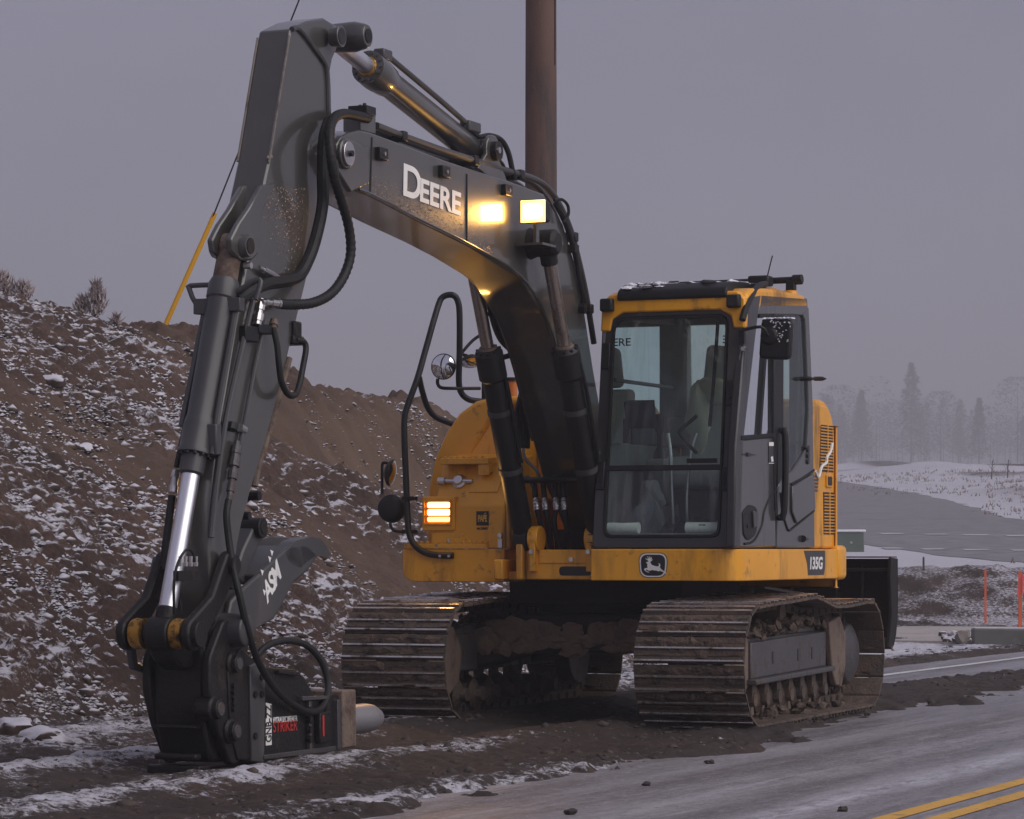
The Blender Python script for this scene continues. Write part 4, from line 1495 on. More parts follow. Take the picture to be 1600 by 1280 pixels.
# tip bracket with hoses crossing to the arm
x = MB()
pr = prof([(556, 205), (556, 178), (580, 176), (580, 210)], 0.03)
x.prism(pr, -0.05, 0.06)
x.build('hose_bracket', M['grey'], boom, 0.006)
x = MB()
p = pv(567, 172, 0.03)
x.box((p[0] - 0.07, -0.04, p[2] - 0.03), (p[0] + 0.05, 0.08, p[2] + 0.02))
x.cyl((p[0] - 0.03, 0.0, p[2] + 0.015), (p[0] - 0.03, 0.0, p[2] + 0.035), 0.012, n=8)
x.cyl((p[0] + 0.02, 0.05, p[2] + 0.015), (p[0] + 0.02, 0.05, p[2] + 0.035), 0.012, n=8)
x.build('hose_clamp', M['black'], boom, 0.008)
# pivot pin boom/arm
pp = pv(548, 240, 0.17)
x = MB()
x.rings([((pp[0], BV0 - 0.05, pp[2]), 0.075), ((pp[0], 0.10, pp[2]), 0.085), ((pp[0], 0.15, pp[2]), 0.085)], 28)
x.prism([(pp[0] - 0.32, pp[2] + 0.07), (pp[0] - 0.32, pp[2] - 0.13), (pp[0] - 0.1, pp[2] - 0.20), (pp[0] + 0.07, pp[2] - 0.10), (pp[0] + 0.09, pp[2] + 0.04), (pp[0] + 0.02, pp[2] + 0.1)], BV1 - 0.01, BV1 + 0.028)
pin = x.build('boom_tip_pin', M['grey'], boom, 0.008)
x = MB()
x.rings([((pp[0], 0.15, pp[2]), 0.068), ((pp[0], 0.165, pp[2]), 0.068)], 28)
x.build('pin_washer', M['bright'], pin, 0.003)
x = MB()
x.cyl((pp[0], 0.164, pp[2]), (pp[0], 0.185, pp[2]), 0.018, n=6)
x.build('bolt', M['cast'], pin)
# maker's name on the side
for (px, py, ch, size, xs) in ():
    pass
ta, tb = pv(627, 303, BV1), pv(713, 334, BV1)
dirv = Vector((tb[0] - ta[0], 0, tb[2] - ta[2])).normalized()
upv = Vector((0, 1, 0)).cross(dirv)
upv = Vector((-dirv.z, 0, dirv.x))
if upv.z < 0:
    upv = -upv
base = Vector((ta[0], BV1 + 0.003, ta[2]))
x_len = (Vector(tb) - Vector(ta)).length
o1 = text_mesh('lettering', 'D', 0.255, M['white'], boom, base, dirv, upv, 0.0058, 0, 1, 0.0008, align='LEFT', xscale=1.42)
o2 = text_mesh('lettering', 'EERE', 0.185, M['white'], boom, base + dirv * 0.235, dirv, upv, 0.0052, 0, 0.99, 0.0008, align='LEFT', xscale=1.55)
# work lamp and its bracket at the bend
lu, lw = 2.26, 3.25
x = MB()
x.prism_u(rounded([(0.157, lw - 0.066), (0.317, lw - 0.066), (0.317, lw + 0.066), (0.157, lw + 0.066)], 0.02), lu - 0.085, lu)
x.prism_u(rounded([(0.19, lw - 0.04), (0.28, lw - 0.04), (0.28, lw + 0.04), (0.19, lw + 0.04)], 0.02), lu - 0.12, lu - 0.085)
wl = x.build('work_lamp', M['black'], boom, 0.008)
x = MB()
x.prism_u(rounded([(0.166, lw - 0.056), (0.308, lw - 0.056), (0.308, lw + 0.056), (0.166, lw + 0.056)], 0.016), lu, lu + 0.004)
x.build('lamp_lens', M['lens'], wl)
x = MB()
x.prism_u(rounded([(0.176, lw - 0.045), (0.298, lw - 0.045), (0.298, lw + 0.047), (0.176, lw + 0.047)], 0.03), lu + 0.004, lu + 0.007)
x.build('lamp_core', M['lens_hot'], wl)
x = MB()
for k in range(5):
    x.box((lu + 0.007, 0.186 + k * 0.023, lw - 0.05), (lu + 0.0085, 0.188 + k * 0.023, lw + 0.05))
o = x.build('lens_ridge', M['lens'], wl)
o['kind'] = 'stuff'
x = MB()
x.prism_u([(0.158, lw - 0.067), (0.316, lw - 0.067), (0.316, lw + 0.067), (0.158, lw + 0.067), (0.158, lw - 0.067), (0.167, lw - 0.057), (0.167, lw + 0.057), (0.307, lw + 0.057), (0.307, lw - 0.057), (0.167, lw - 0.057)], lu, lu + 0.010)
x.build('lamp_rim', M['lens'], wl, smooth=False)
x = MB()
x.box((lu - 0.09, 0.22, lw - 0.19), (lu - 0.04, 0.24, lw - 0.06))
x.box((lu - 0.24, 0.09, lw - 0.205), (lu - 0.02, 0.29, lw - 0.19))
x.build('lamp_bracket', M['grey'], wl)
def lamp_light(name, parent, loc, energy, size, color, spread=150):
    l = bpy.data.lights.new(name, 'AREA')
    l.energy = energy
    l.shape = 'RECTANGLE'
    l.size, l.size_y = size
    l.color = color
    l.spread = math.radians(spread)
    o = bpy.data.objects.new(name, l)
    C.objects.link(o)
    o.parent = parent
    o.location = loc
    o.rotation_euler = Vector((-1, 0, 0.12)).to_track_quat('Z', 'Y').to_euler()
    return o
lamp_light('lamp_glow', wl, (lu + 0.012, 0.237, lw), 1.5, (0.14, 0.10), (1.0, 0.50, 0.12))
lamp_light('lamp_glow', lh, (1.005, -0.97, 1.415), 2.6, (0.15, 0.11), (1.0, 0.50, 0.12), 170)

# boom cylinders either side
TOPU, TOPW, FU, FW = 1.973, 3.08, 1.07, 1.235
dv_ = Vector((FU - TOPU, 0, FW - TOPW))
CL = dv_.length
dv_.normalize()
def along(v, d):
    return Vector((TOPU, v, TOPW)) + dv_ * d
x = MB()
x.rings([((TOPU, -0.42, TOPW), 0.075), ((TOPU, -0.33, TOPW), 0.085), ((TOPU, BV0, TOPW), 0.10), ((TOPU, BV1, TOPW), 0.10), ((TOPU, 0.14, TOPW), 0.085), ((TOPU, 0.265, TOPW), 0.085), ((TOPU, 0.29, TOPW), 0.06)], 26)
x.build('cylinder_pin', M['cast'], boom, 0.004)
for v in (0.205, -0.325):
    x = MB()
    g = 0.70
    x.rings([(along(v, g), 0.062), (along(v, g + 0.03), 0.092), (along(v, g + 0.20), 0.092), (along(v, g + 0.22), 0.074), (along(v, CL - 0.12), 0.074), (along(v, CL - 0.06), 0.06)], 26)
    x.cyl((FU, v - 0.045, FW), (FU, v + 0.045, FW), 0.085, n=22)
    for k in range(10):
        a = 2 * PI * k / 10
        e1, e2 = Vector((0, 1, 0)), dv_.cross(Vector((0, 1, 0)))
        c = along(v, g + 0.025) + (e1 * math.cos(a) + e2 * math.sin(a)) * 0.076
        x.cyl(c, c - dv_ * 0.02, 0.011, n=6)
    cy = x.build('boom_cylinder', M['black'], ex)
    x = MB()
    x.rings([(along(v, 0.0), 0.042), (along(v, g + 0.02), 0.042)], 22)
    x.build('rod', M['rod_brown'], cy)
    x = MB()
    x.rings([(along(v, g - 0.012), 0.055), (along(v, g + 0.004), 0.062)], 22)
    x.build('gland_ring', M['rust'], cy)
    x = MB()
    x.rings([((TOPU, v - 0.045, TOPW), 0.082), ((TOPU, v + 0.045, TOPW), 0.082)], 22)
    x.cyl(along(v, 0.05), along(v, 0.14), 0.055, n=16)
    x.build('rod_eye', M['cast'], cy, 0.006)
    x = MB()
    s_ = 0.085 if v > 0 else 0.075
    x.tube([along(v + s_, g + 0.12), along(v + s_ + 0.012, g + 0.3), along(v + s_ + 0.01, CL - 0.75), along(v + s_ + 0.01, CL - 0.55)], 0.014, 8)
    x.build('cylinder_line', M['black'], cy)
    x = MB()
    for d_ in (g + 0.42, CL - 0.52):
        x.rings([(along(v, d_), 0.081), (along(v, d_ + 0.035), 0.081)], 22)
    x.build('cylinder_band', M['grey_matt'], cy)

# arm cylinder along the back of the boom
a0, a1 = Vector(pv(521, 62, VB)), Vector(pv(741, 238, VB))
ad = (a1 - a0).normalized()
al = (a1 - a0).length
def ac(d):
    return a0 + ad * d
hd = (Vector(pv(573, 124, VB)) - a0).dot(ad)
x = MB()
x.rings([(ac(hd - 0.01), 0.062), (ac(hd), 0.100), (ac(hd + 0.10), 0.104), (ac(hd + 0.24), 0.092), (ac(hd + 0.26), 0.080), (ac(al - 0.10), 0.080), (ac(al - 0.03), 0.06)], 30)
for k in range(14):
    a = 2 * PI * k / 14
    e1, e2 = Vector((0, 1, 0)), ad.cross(Vector((0, 1, 0)))
    c = ac(hd + 0.0) + (e1 * math.cos(a) + e2 * math.sin(a)) * 0.083
    x.cyl(c, c - ad * 0.018, 0.010, n=6)
acy = x.build('arm_cylinder', M['grey'], ex)
x = MB()
x.rings([(ac(0.05), 0.050), (ac(hd + 0.02), 0.050)], 24)
x.build('rod', M['chrome'], acy)
x = MB()
x.rings([(ac(hd - 0.018), 0.056), (ac(hd - 0.004), 0.064)], 24)
x.build('gland_ring', M['brass'], acy)
x = MB()
e = a1
x.rings([((e[0], -0.16, e[2]), 0.075), ((e[0], 0.02, e[2]), 0.075)], 24)
x.build('cylinder_eye', M['grey'], acy, 0.008)
for vv in (-0.20, 0.03):
    x = MB()
    c = e
    pr = [(c[0] + 0.11 * math.cos(t), c[2] + 0.10 * math.sin(t)) for t in np.linspace(-0.3, PI + 0.5, 12)]
    pr += [(c[0] - 0.30, c[2] - 0.24), (c[0] + 0.24, c[2] - 0.13)]
    x.prism(pr, vv, vv + 0.03)
    x.build('cylinder_lug', M['grey'], boom, 0.006)
x = MB()
x.rings([((e[0], 0.05, e[2]), 0.060), ((e[0], 0.10, e[2]), 0.060)], 24)
pn = x.build('cylinder_pin', M['cast'], boom, 0.004)
x = MB()
x.rings([((e[0] + 0.03, 0.10, e[2]), 0.02), ((e[0] + 0.03, 0.115, e[2]), 0.02)], 10)
x.build('bolt', M['bright'], pn)
# supply pipe on the cylinder
up2 = Vector((0, 0, 1)) - ad * ad.z
up2.normalize()
x = MB()
x.tube([ac(hd + 0.10) + up2 * 0.09 + Vector((0, 0.03, 0)), ac(hd + 0.12) + up2 * 0.135 + Vector((0, 0.03, 0)), ac(hd + 0.26) + up2 * 0.125 + Vector((0, 0.035, 0)),
        ac(al * 0.7) + up2 * 0.118 + Vector((0, 0.035, 0)), ac(al - 0.10) + up2 * 0.105 + Vector((0, 0.035, 0))], 0.017, 8)
x.build('supply_pipe', M['grey_matt'], acy)
x = MB()
c = ac(hd + 0.12) + up2 * 0.115 + Vector((0, 0.03, 0))
x.box(c - Vector((0.06, 0.035, 0.03)), c + Vector((0.06, 0.035, 0.03)))
c = ac(al - 0.16) + up2 * 0.10 + Vector((0, 0.03, 0))
x.box(c - Vector((0.10, 0.035, 0.025)), c + Vector((0.08, 0.035, 0.04)))
x.build('port_block', M['grey_matt'], acy, 0.01)
for nm, pts, r in (('hydraulic_hose', [(722, 198, -0.04), (735, 204, -0.03), (748, 214, -0.02), (765, 212, 0.0), (783, 219, 0.02), (794, 238, 0.04), (801, 268, 0.05), (804, 280, 0.05)], 0.017),
                   ('hydraulic_hose', [(760, 246, 0.03), (775, 247, 0.05), (785, 256, 0.05), (790, 268, 0.05)], 0.010),
                   ('hydraulic_hose', [(866, 313, 0.13), (878, 312, 0.15), (887, 321, 0.16), (888, 335, 0.16), (881, 347, 0.14)], 0.010),
                   ('hydraulic_hose', [(868, 318, 0.10), (884, 350, 0.12), (898, 395, 0.12), (906, 440, 0.12), (912, 470, 0.12), (907, 476, 0.10)], 0.018)):
    x = MB()
    x.tube(trail(pts), r, 10, 6)
    x.build(nm, M['rubber'], boom)
x = MB()
p = pv(906, 482, 0.10)
x.rings([((p[0], 0.10, p[2]), 0.035), ((p[0], 0.14, p[2]), 0.035)], 14)
p = pv(894, 388, 0.11)
x.box((p[0] - 0.02, 0.10, p[2] - 0.03), (p[0] + 0.05, 0.15, p[2] + 0.02))
x.build('hose_fitting', M['cast'], boom)

# hose bundle rising on the far side of the boom foot
for k in range(5):
    x = MB()
    x.tube([pv(812 + 3 * k, 700, -0.32), pv(806 + 5 * k, 655, -0.33), pv(815 + 4 * k, 610, -0.33), pv(812 + 3 * k, 572, -0.32), pv(800 + 3 * k, 550, -0.31), pv(782 + 4 * k, 530, -0.30),
            pv(770 + 7 * k, 500, -0.29), pv(764 + 6 * k, 465, -0.28), pv(770 + 5 * k, 430, -0.26)], 0.019, 8)
    x.build('hydraulic_hose', M['rubber'], boom)
x = MB()
p0_, p1_ = pv(760, 491, -0.31), pv(792, 489, -0.27)
x.tube([p0_, p1_], 0.014, 8, 1)
p0_, p1_ = pv(788, 558, -0.31), pv(812, 552, -0.27)
x.tube([p0_, p1_], 0.018, 8, 1)
x.build('hose_stay', M['black'], boom)

# ------------------------------------------------------------------ arm
arm_l = [(454, 46), (480, 33), (506, 28), (526, 40), (533, 58), (528, 74), (520, 92), (513, 130), (514, 170), (517, 200), (521, 240), (517, 280), (509, 320), (500, 350),
         (487, 405), (470, 475), (452, 548), (440, 600), (415, 690), (392, 768), (378, 820), (372, 850), (366, 900), (370, 960), (366, 1000), (352, 1004), (338, 990),
         (330, 930), (326, 850), (330, 780), (340, 690), (353, 600), (371, 490), (388, 400), (404, 330), (421, 250), (437, 150)]
x = MB()
x.prism(prof(arm_l, AV1), AV0, AV1)
arm = x.build('arm', M['grey'], ex, 0.012, seg=2)
# pressed rim round the head
x = MB()
rim = [pv(px, py, AV1) for px, py in [(455, 46), (463, 44), (472, 52), (487, 72), (500, 90), (508, 104), (511, 130), (512, 172), (514, 205)]]
x.tube([(p[0], AV1 + 0.004, p[2]) for p in rim], 0.016, 8, 5)
x.build('edge_rim', M['grey_matt'], arm)
# weld beads with flaked paint
x = MB()
for v in (AV1, AV0):
    bead = [pv(px, py, AV1) for px, py in [(452, 56), (437, 150), (421, 250)]]
    x.tube([(p[0], v, p[2]) for p in bead], 0.007, 6, 8)
x.build('weld_bead', M['stone'], arm)
x = MB()
spot = pv(421, 250, AV1)
for i in range(5):
    x.blob((spot[0] + random.uniform(-0.02, 0.02), AV1, spot[2] + random.uniform(-0.02, 0.02)), (0.014, 0.006, 0.012), i, 1)
o = x.build('paint_flake', M['stone'], arm)
o['kind'] = 'stuff'
# rust speckles on the side plates, their glints put into a bright flake colour
x = MB()
rnd = random.Random(12)
for i in range(650):
    px = rnd.gauss(448, 15)
    py = 292 + abs(rnd.gauss(0, 1)) * 62
    p = pv(px, py, AV1)
    s_ = rnd.uniform(0.002, 0.0085)
    x.add([(p[0] + s_ * rnd.uniform(-1, 1), AV1 + 0.0008, p[2] + s_ * rnd.uniform(-1, 1)) for _ in range(3)] + [(p[0], AV1 + 0.003, p[2])],
          [(0, 1, 3), (1, 2, 3), (2, 0, 3)])
for i in range(1100):
    px = rnd.uniform(582, 770)
    lo_y = 308 + (px - 582) * 0.505
    py = lo_y - 3 - abs(rnd.gauss(0, 1)) * 17
    p = pv(px, py, BV1)
    if py < 250:
        continue
    s_ = rnd.uniform(0.002, 0.006)
    x.add([(p[0] + s_ * rnd.uniform(-1, 1), BV1 + 0.0008, p[2] + s_ * rnd.uniform(-1, 1)) for _ in range(3)] + [(p[0], BV1 + 0.003, p[2])],
          [(0, 1, 3), (1, 2, 3), (2, 0, 3)])
o = x.build('glint_speckle', M['speckle'], arm, smooth=False)
o['kind'] = 'stuff'
# top pin of the arm cylinder
tp = Vector(pv(521, 60, VB))
for dx, dz in ((0.0, 0.0), (0.075, -0.012)):
    pass
x = MB()
x.rings([((tp[0], AV0 - 0.06, tp[2]), 0.075), ((tp[0], AV1 + 0.015, tp[2]), 0.085), ((tp[0], AV1 + 0.075, tp[2]), 0.070), ((tp[0], AV1 + 0.095, tp[2]), 0.060)], 26)
hp = x.build('head_pin', M['grey'], arm, 0.004)
x = MB()
x.rings([((tp[0], AV1 + 0.090, tp[2]), 0.040), ((tp[0], AV1 + 0.10, tp[2]), 0.040)], 20)
x.build('pin_cap', M['cast'], hp)
q = Vector(pv(533, 57, 0.13))
x = MB()
x.rings([((q[0], 0.07, q[2]), 0.052), ((q[0], 0.135, q[2]), 0.060)], 24, caps=True)
hc = x.build('pin_collar', M['grey'], hp, 0.004)
x = MB()
x.rings([((q[0], 0.134, q[2]), 0.045), ((q[0], 0.138, q[2]), 0.045)], 20)
x.build('pin_cap', M['decal_black'], hp)
# lugs of the bucket cylinder on the arm's face
BC = Vector(pv(378, 385, 0.05))
lug = prof([(428, 285), (407, 326), (400, 360), (399, 396), (389, 407), (372, 407), (359, 394), (356, 374), (368, 350), (385, 325), (404, 290)], 0.04)
for v in (-0.085, 0.025):
    x = MB()
    x.prism(lug, v, v + 0.035)
    x.build('cylinder_lug', M['grey'], arm, 0.01)
x = MB()
x.rings([((BC[0], -0.115, BC[2]), 0.055), ((BC[0], -0.095, BC[2]), 0.062), ((BC[0], 0.07, BC[2]), 0.062), ((BC[0], 0.10, BC[2]), 0.055)], 24)
bp_ = x.build('lug_pin', M['grey'], arm)
x = MB()
x.rings([((BC[0], 0.098, BC[2]), 0.042), ((BC[0], 0.104, BC[2]), 0.042)], 20)
x.build('pin_cap', M['cast'], bp_)
x = MB()
x.rings([((BC[0] - 0.01, 0.06, BC[2] - 0.10), 0.018), ((BC[0] - 0.01, 0.10, BC[2] - 0.10), 0.018)], 10)
x.build('grease_nipple', M['bright'], bp_)

# ------------------------------------------------------------------ bucket cylinder
b0 = Vector((BC[0], VA, BC[2]))
b1 = Vector(pv(256, 985, VB))
bd = (b1 - b0).normalized()
def bcp(px, py):
    return (Vector(pv(px, py, VA)) - b0).dot(bd)
d_head0, d_head1, d_collar, d_end = bcp(346, 432), bcp(342, 462), bcp(312, 662), bcp(304, 705)
def bpnt(d):
    return b0 + bd * d
x = MB()
x.rings([(bpnt(d_head0), 0.070), (bpnt(d_head0 + 0.03), 0.082), (bpnt(d_head1), 0.082), (bpnt(d_head1 + 0.01), 0.074), (bpnt(d_collar - 0.05), 0.074), (bpnt(d_collar - 0.03), 0.080),
         (bpnt(d_collar), 0.084), (bpnt(d_end - 0.03), 0.084), (bpnt(d_end - 0.02), 0.090), (bpnt(d_end), 0.090), (bpnt(d_end + 0.005), 0.066), (bpnt(d_end + 0.10), 0.064), (bpnt(d_end + 0.11), 0.05)], 32)
bcy = x.build('bucket_cylinder', M['grey_matt'], ex)
x = MB()
x.rings([(bpnt(0), 0.062), (bpnt(d_head0 + 0.02), 0.066)], 20)
x.rings([((b0[0], -0.049, b0[2]), 0.072), ((b0[0], 0.022, b0[2]), 0.072)], 24)
x.build('cylinder_eye', M['rust'], bcy, 0.008)
x = MB()
e1, e2 = Vector((0, 1, 0)), bd.cross(Vector((0, 1, 0)))
for k in range(12):
    a = 2 * PI * k / 12
    c = bpnt(d_end - 0.005) + (e1 * math.cos(a) + e2 * math.sin(a)) * 0.078
    x.cyl(c, c + bd * 0.02, 0.011, n=6)
o = x.build('gland_bolts'[:-1], M['black'], bcy)
o['kind'] = 'stuff'
x = MB()
x.rings([(bpnt(d_end + 0.08), 0.047), (bpnt((b1 - b0).length - 0.02), 0.047)], 28)
x.build('rod', M['chrome'], bcy)
x = MB()
for sgn in (-1, 1):
    c = bpnt(d_head1 - 0.03)
    f_ = -e2 if (-e2).x > 0 else e2
    if sgn > 0:
        x.tube([c + e1 * 0.07, c + e1 * 0.17 - bd * 0.06, c + e1 * 0.21 - bd * 0.06, c + e1 * 0.20 + bd * 0.04], 0.014, 8, 3)
    else:
        x.tube([c - e1 * 0.07 - bd * 0.05, c - e1 * 0.20 - bd * 0.05, c - e1 * 0.20 - bd * 0.03, c - e1 * 0.14 + bd * 0.06, c - e1 * 0.07 + bd * 0.06], 0.014, 8, 2)
x.box(bpnt(d_head1 + 0.03) + Vector((-0.02, 0.05, -0.04)), bpnt(d_head1 + 0.03) + Vector((0.04, 0.13, 0.03)))
x.box(bpnt(d_head1 + 0.03) + Vector((-0.02, -0.14, -0.05)), bpnt(d_head1 + 0.03) + Vector((0.04, -0.06, 0.03)))
x.build('cylinder_guard', M['grey_matt'], bcy, 0.004)
x = MB()
x.tube([bpnt(d_head1) + e1 * 0.09, bpnt(d_head1 + 0.2) + e1 * 0.092, bpnt(d_collar - 0.1) + e1 * 0.092, bpnt(d_collar + 0.02) + e1 * 0.098, bpnt(d_end) + e1 * 0.10], 0.017, 8)
x.tube([bpnt(d_head1) - e1 * 0.085, bpnt(d_collar) - e1 * 0.105], 0.017, 8, 1)
x.build('supply_pipe', M['grey_matt'], bcy)
x = MB()
c = bpnt(d_end - 0.09) + e1 * 0.095
x.box(c - Vector((0.03, 0.03, 0.09)), c + Vector((0.03, 0.03, 0.07)))
x.build('port_block', M['grey_matt'], bcy, 0.008)
for pts in ([(328, 475, -0.19), (322, 520, -0.19)], [(275, 735, -0.19), (270, 770, -0.19)]):
    x = MB()
    a, b = Vector(pv(*pts[0])), Vector(pv(*pts[1]))
    x.rings([(a, 0.018), (a.lerp(b, 0.3), 0.024), (a.lerp(b, 0.31), 0.018), (a.lerp(b, 0.7), 0.020), (a.lerp(b, 0.71), 0.026), (b, 0.024)], 10)
    x.build('hose_coupling', M['bright'], bcy)
x = MB()
x.tube(trail([(318, 530, -0.19), (300, 620, -0.19), (282, 700, -0.19), (276, 730, -0.19)]), 0.015, 8)
x.tube(trail([(269, 775, -0.19), (262, 830, -0.19), (258, 860, -0.19), (259, 890, -0.18)]), 0.021, 8)
x.build('hydraulic_hose', M['rubber'], bcy)
# eye of the rod on the link pin
P1 = Vector(pv(300, 991, 0.10))
P2 = Vector(pv(362, 985, 0.10))
x = MB()
x.rings([((P1[0], -0.135, P1[2]), 0.085), ((P1[0], -0.005, P1[2]), 0.085)], 26)
x.cyl(bpnt((b1 - b0).length - 0.12), bpnt((b1 - b0).length), 0.055, n=18)
x.build('rod_eye', M['cast'], bcy, 0.01)

# ------------------------------------------------------------------ linkage
x = MB()
x.rings([((P1[0], -0.30, P1[2]), 0.05), ((P1[0], 0.13, P1[2]), 0.05)], 22)
x.rings([((P1[0], 0.10, P1[2]), 0.066), ((P1[0], 0.155, P1[2]), 0.066)], 22)
lpn = x.build('link_pin', M['cast'], ex, 0.004)
for v in (-0.20, 0.03):
    x = MB()
    x.rings([((P1[0], v - 0.03, P1[2]), 0.074), ((P1[0], v - 0.012, P1[2]), 0.08), ((P1[0], v + 0.02, P1[2]), 0.074), ((P1[0], v + 0.038, P1[2]), 0.08)], 24)
    x.build('brass_bush', M['brass'], lpn)
PA = Vector(pv(356, 884, 0.10))
for v in (0.075, -0.295):
    x = MB()
    d_ = (PA - P1)
    d_.y = 0
    n2 = Vector((-d_.z, 0, d_.x)).normalized()
    pr = []
    for t in np.linspace(PI * 0.5, PI * 1.5, 9):
        c = Vector((P1[0], 0, P1[2]))
        q = c + (d_.normalized() * math.cos(t) + n2 * math.sin(t)) * 0.085
        pr.append((q.x, q.z))
    mid = Vector((P1[0], 0, P1[2])) + d_ * 0.5
    bow = n2 * 0.03
    q = mid - n2 * 0.05 + bow
    pr.append((q.x, q.z))
    for t in np.linspace(-PI * 0.5, PI * 0.5, 9):
        c = Vector((PA[0], 0, PA[2]))
        q = c + (d_.normalized() * math.cos(t) + n2 * math.sin(t)) * 0.075
        pr.append((q.x, q.z))
    q = mid + n2 * 0.055 + bow
    pr.append((q.x, q.z))
    x.prism(pr, v, v + 0.05)
    lk = x.build('arm_link', M['cast'], ex, 0.012)
    x = MB()
    x.rings([((PA[0], v - 0.01, PA[2]), 0.05), ((PA[0], v + 0.075, PA[2]), 0.05)], 20)
    x.build('link_pin', M['cast'], lk)
# far link's guard hanging forward
x = MB()
x.prism(prof([(243, 870), (253, 868), (262, 890), (240, 950), (216, 978), (208, 1000), (212, 1035), (236, 1046), (236, 1056), (206, 1046), (200, 1010), (204, 975), (228, 940)], -0.30), -0.32, -0.285)
x.build('link_guard', M['grey_matt'], ex, 0.008)
# comb of small fittings at the arm's foot
for i in range(4):
    p = Vector(pv(282 + i * 8, 885, 0.06))
    x = MB()
    x.rings([(p, 0.011), (p + Vector((0, 0, 0.02)), 0.013), (p + Vector((0, 0, 0.021)), 0.009), (p + Vector((0, 0, 0.05)), 0.011)], 8)
    x.build('grease_fitting', M['bright'], arm)
x = MB()
x.prism(prof([(276, 892), (308, 892), (306, 908), (276, 908)], 0.05), 0.03, 0.06)
x.build('fitting_block', M['cast'], arm)

# ------------------------------------------------------------------ coupler
x = MB()
for v in (-0.27, 0.075):
    x.prism(rounded(prof([(322, 1030), (345, 968), (378, 968), (384, 1010), (374, 1060), (369, 1100), (371, 1192), (356, 1197), (334, 1135), (322, 1082)], 0.10), 0.04), v, v + 0.045)
coup = x.build('quick_coupler', M['cast'], ex, 0.01)
x = MB()
x.prism(rounded(prof([(318, 1000), (332, 1010), (348, 1060), (366, 1110), (372, 1188), (330, 1192), (322, 1150), (316, 1100), (317, 1050)], 0.06), 0.05), -0.225, 0.06)
x.prism(rounded(prof([(280, 985), (312, 985), (322, 1040), (306, 1050), (286, 1030)], 0.05), 0.04), -0.14, 0.0)
x.build('coupler_body', M['cast'], coup, 0.025)
x = MB()
f0 = Vector(pv(316, 1100, 0.06))
for z, h in ((0.255, 0.02), (0.10, 0.03)):
    x.box((f0[0] - 0.03, -0.20, z), (f0[0] + 0.035, 0.04, z + h))
x.box((f0[0] - 0.1, -0.25, 0.015), (f0[0] + 0.02, 0.055, 0.07))
x.build('coupler_rib', M['cast'], coup, 0.01)
x = MB()
for v in (-0.215, 0.045):
    q = prof([(318, 1010), (326, 1012), (336, 1068), (352, 1110), (346, 1120), (326, 1080)], 0.06)
    x.prism(q, v, v + 0.018)
x.build('coupler_web', M['grey_matt'], coup, 0.004)
x = MB()
p = pv(262, 1105, -0.2)
x.blob((p[0], -0.215, p[2]), (0.02, 0.03, 0.06), 4, 2, 0.2)
x.build('brass_bush', M['brass'], coup)
for (px, py, v1, r, nm) in ((345, 1108, 0.16, 0.058, 1), (374, 1037, 0.17, 0.052, 2), (371, 1143, 0.17, 0.058, 3)):
    p = Vector(pv(px, py, v1))
    x = MB()
    x.rings([((p[0], 0.03, p[2]), r), ((p[0], v1 - 0.05, p[2]), r * 1.12), ((p[0], v1 - 0.035, p[2]), r * 1.12), ((p[0], v1 - 0.03, p[2]), r * 0.9), ((p[0], v1, p[2]), r * 0.86)], 24)
    pi_ = x.build('coupler_pin', M['cast'], coup, 0.004)
    x = MB()
    x.rings([((p[0], v1, p[2]), r * 0.62), ((p[0], v1 + 0.006, p[2]), r * 0.58)], 18)
    x.build('pin_cap', M['frameplate'], pi_)
x = MB()
x.rings([((P2[0], -0.30, P2[2]), 0.06), ((P2[0], 0.06, P2[2]), 0.09), ((P2[0], 0.10, P2[2]), 0.09), ((P2[0], 0.19, P2[2]), 0.082), ((P2[0], 0.20, P2[2]), 0.05)], 26)
x.build('bucket_pin', M['grey_matt'], coup, 0.006)
x = MB()
q = pv(372, 1082, 0.13)
x.box((q[0] - 0.008, 0.122, q[2] - 0.04), (q[0] + 0.03, 0.126, q[2] + 0.04))
x.build('white_label', M['white'], coup)
# mounting plates towards the hammer
x = MB()
for v in (-0.27, 0.10):
    x.prism(prof([(356, 1040), (378, 1012), (402, 1036), (402, 1188), (372, 1188), (360, 1140)], 0.13), v, v + 0.03)
hb_ = x.build('mounting_plate', M['cast'], coup, 0.006)
for i in range(5):
    p = Vector(pv(364, 1072 + i * 9, 0.132))
    x = MB()
    x.rings([((p[0], 0.13, p[2]), 0.015), ((p[0], 0.145, p[2]), 0.015)], 6)
    x.build('bolt', M['cast'], hb_)

# ------------------------------------------------------------------ thumb folded against the arm
x = MB()
th = prof([(352, 990), (362, 940), (378, 922), (405, 898), (436, 868), (455, 852), (480, 850), (498, 868), (482, 892), (458, 912), (442, 945), (428, 968), (398, 986), (372, 1000)], 0.09)
for v in (-0.26, 0.055):
    x.prism(th, v, v + 0.035)
x.prism(prof([(405, 898), (436, 868), (455, 852), (462, 862), (440, 890), (410, 915)], 0.09), -0.25, 0.07)
thumb = x.build('thumb', M['grey_matt'], ex, 0.012)
for v in (-0.27, -0.03):
    x = MB()
    x.prism(rounded(prof([(452, 862), (470, 845), (495, 838), (510, 842), (522, 858), (527, 868), (516, 869), (500, 870), (485, 880), (478, 888), (462, 882)], 0.12), 0.03), v + 0.04, v + 0.12)
    x.build('thumb_tooth', M['grey_matt'], thumb, 0.012)
x = MB()
x.prism(rounded(prof([(368, 900), (380, 860), (398, 822), (408, 812), (418, 816), (420, 830), (408, 848), (396, 872), (382, 915)], 0.0), 0.03), -0.20, 0.0)
tl = x.build('thumb_link', M['grey_matt'], thumb, 0.012)
p = Vector(pv(409, 825, 0.02))
x = MB()
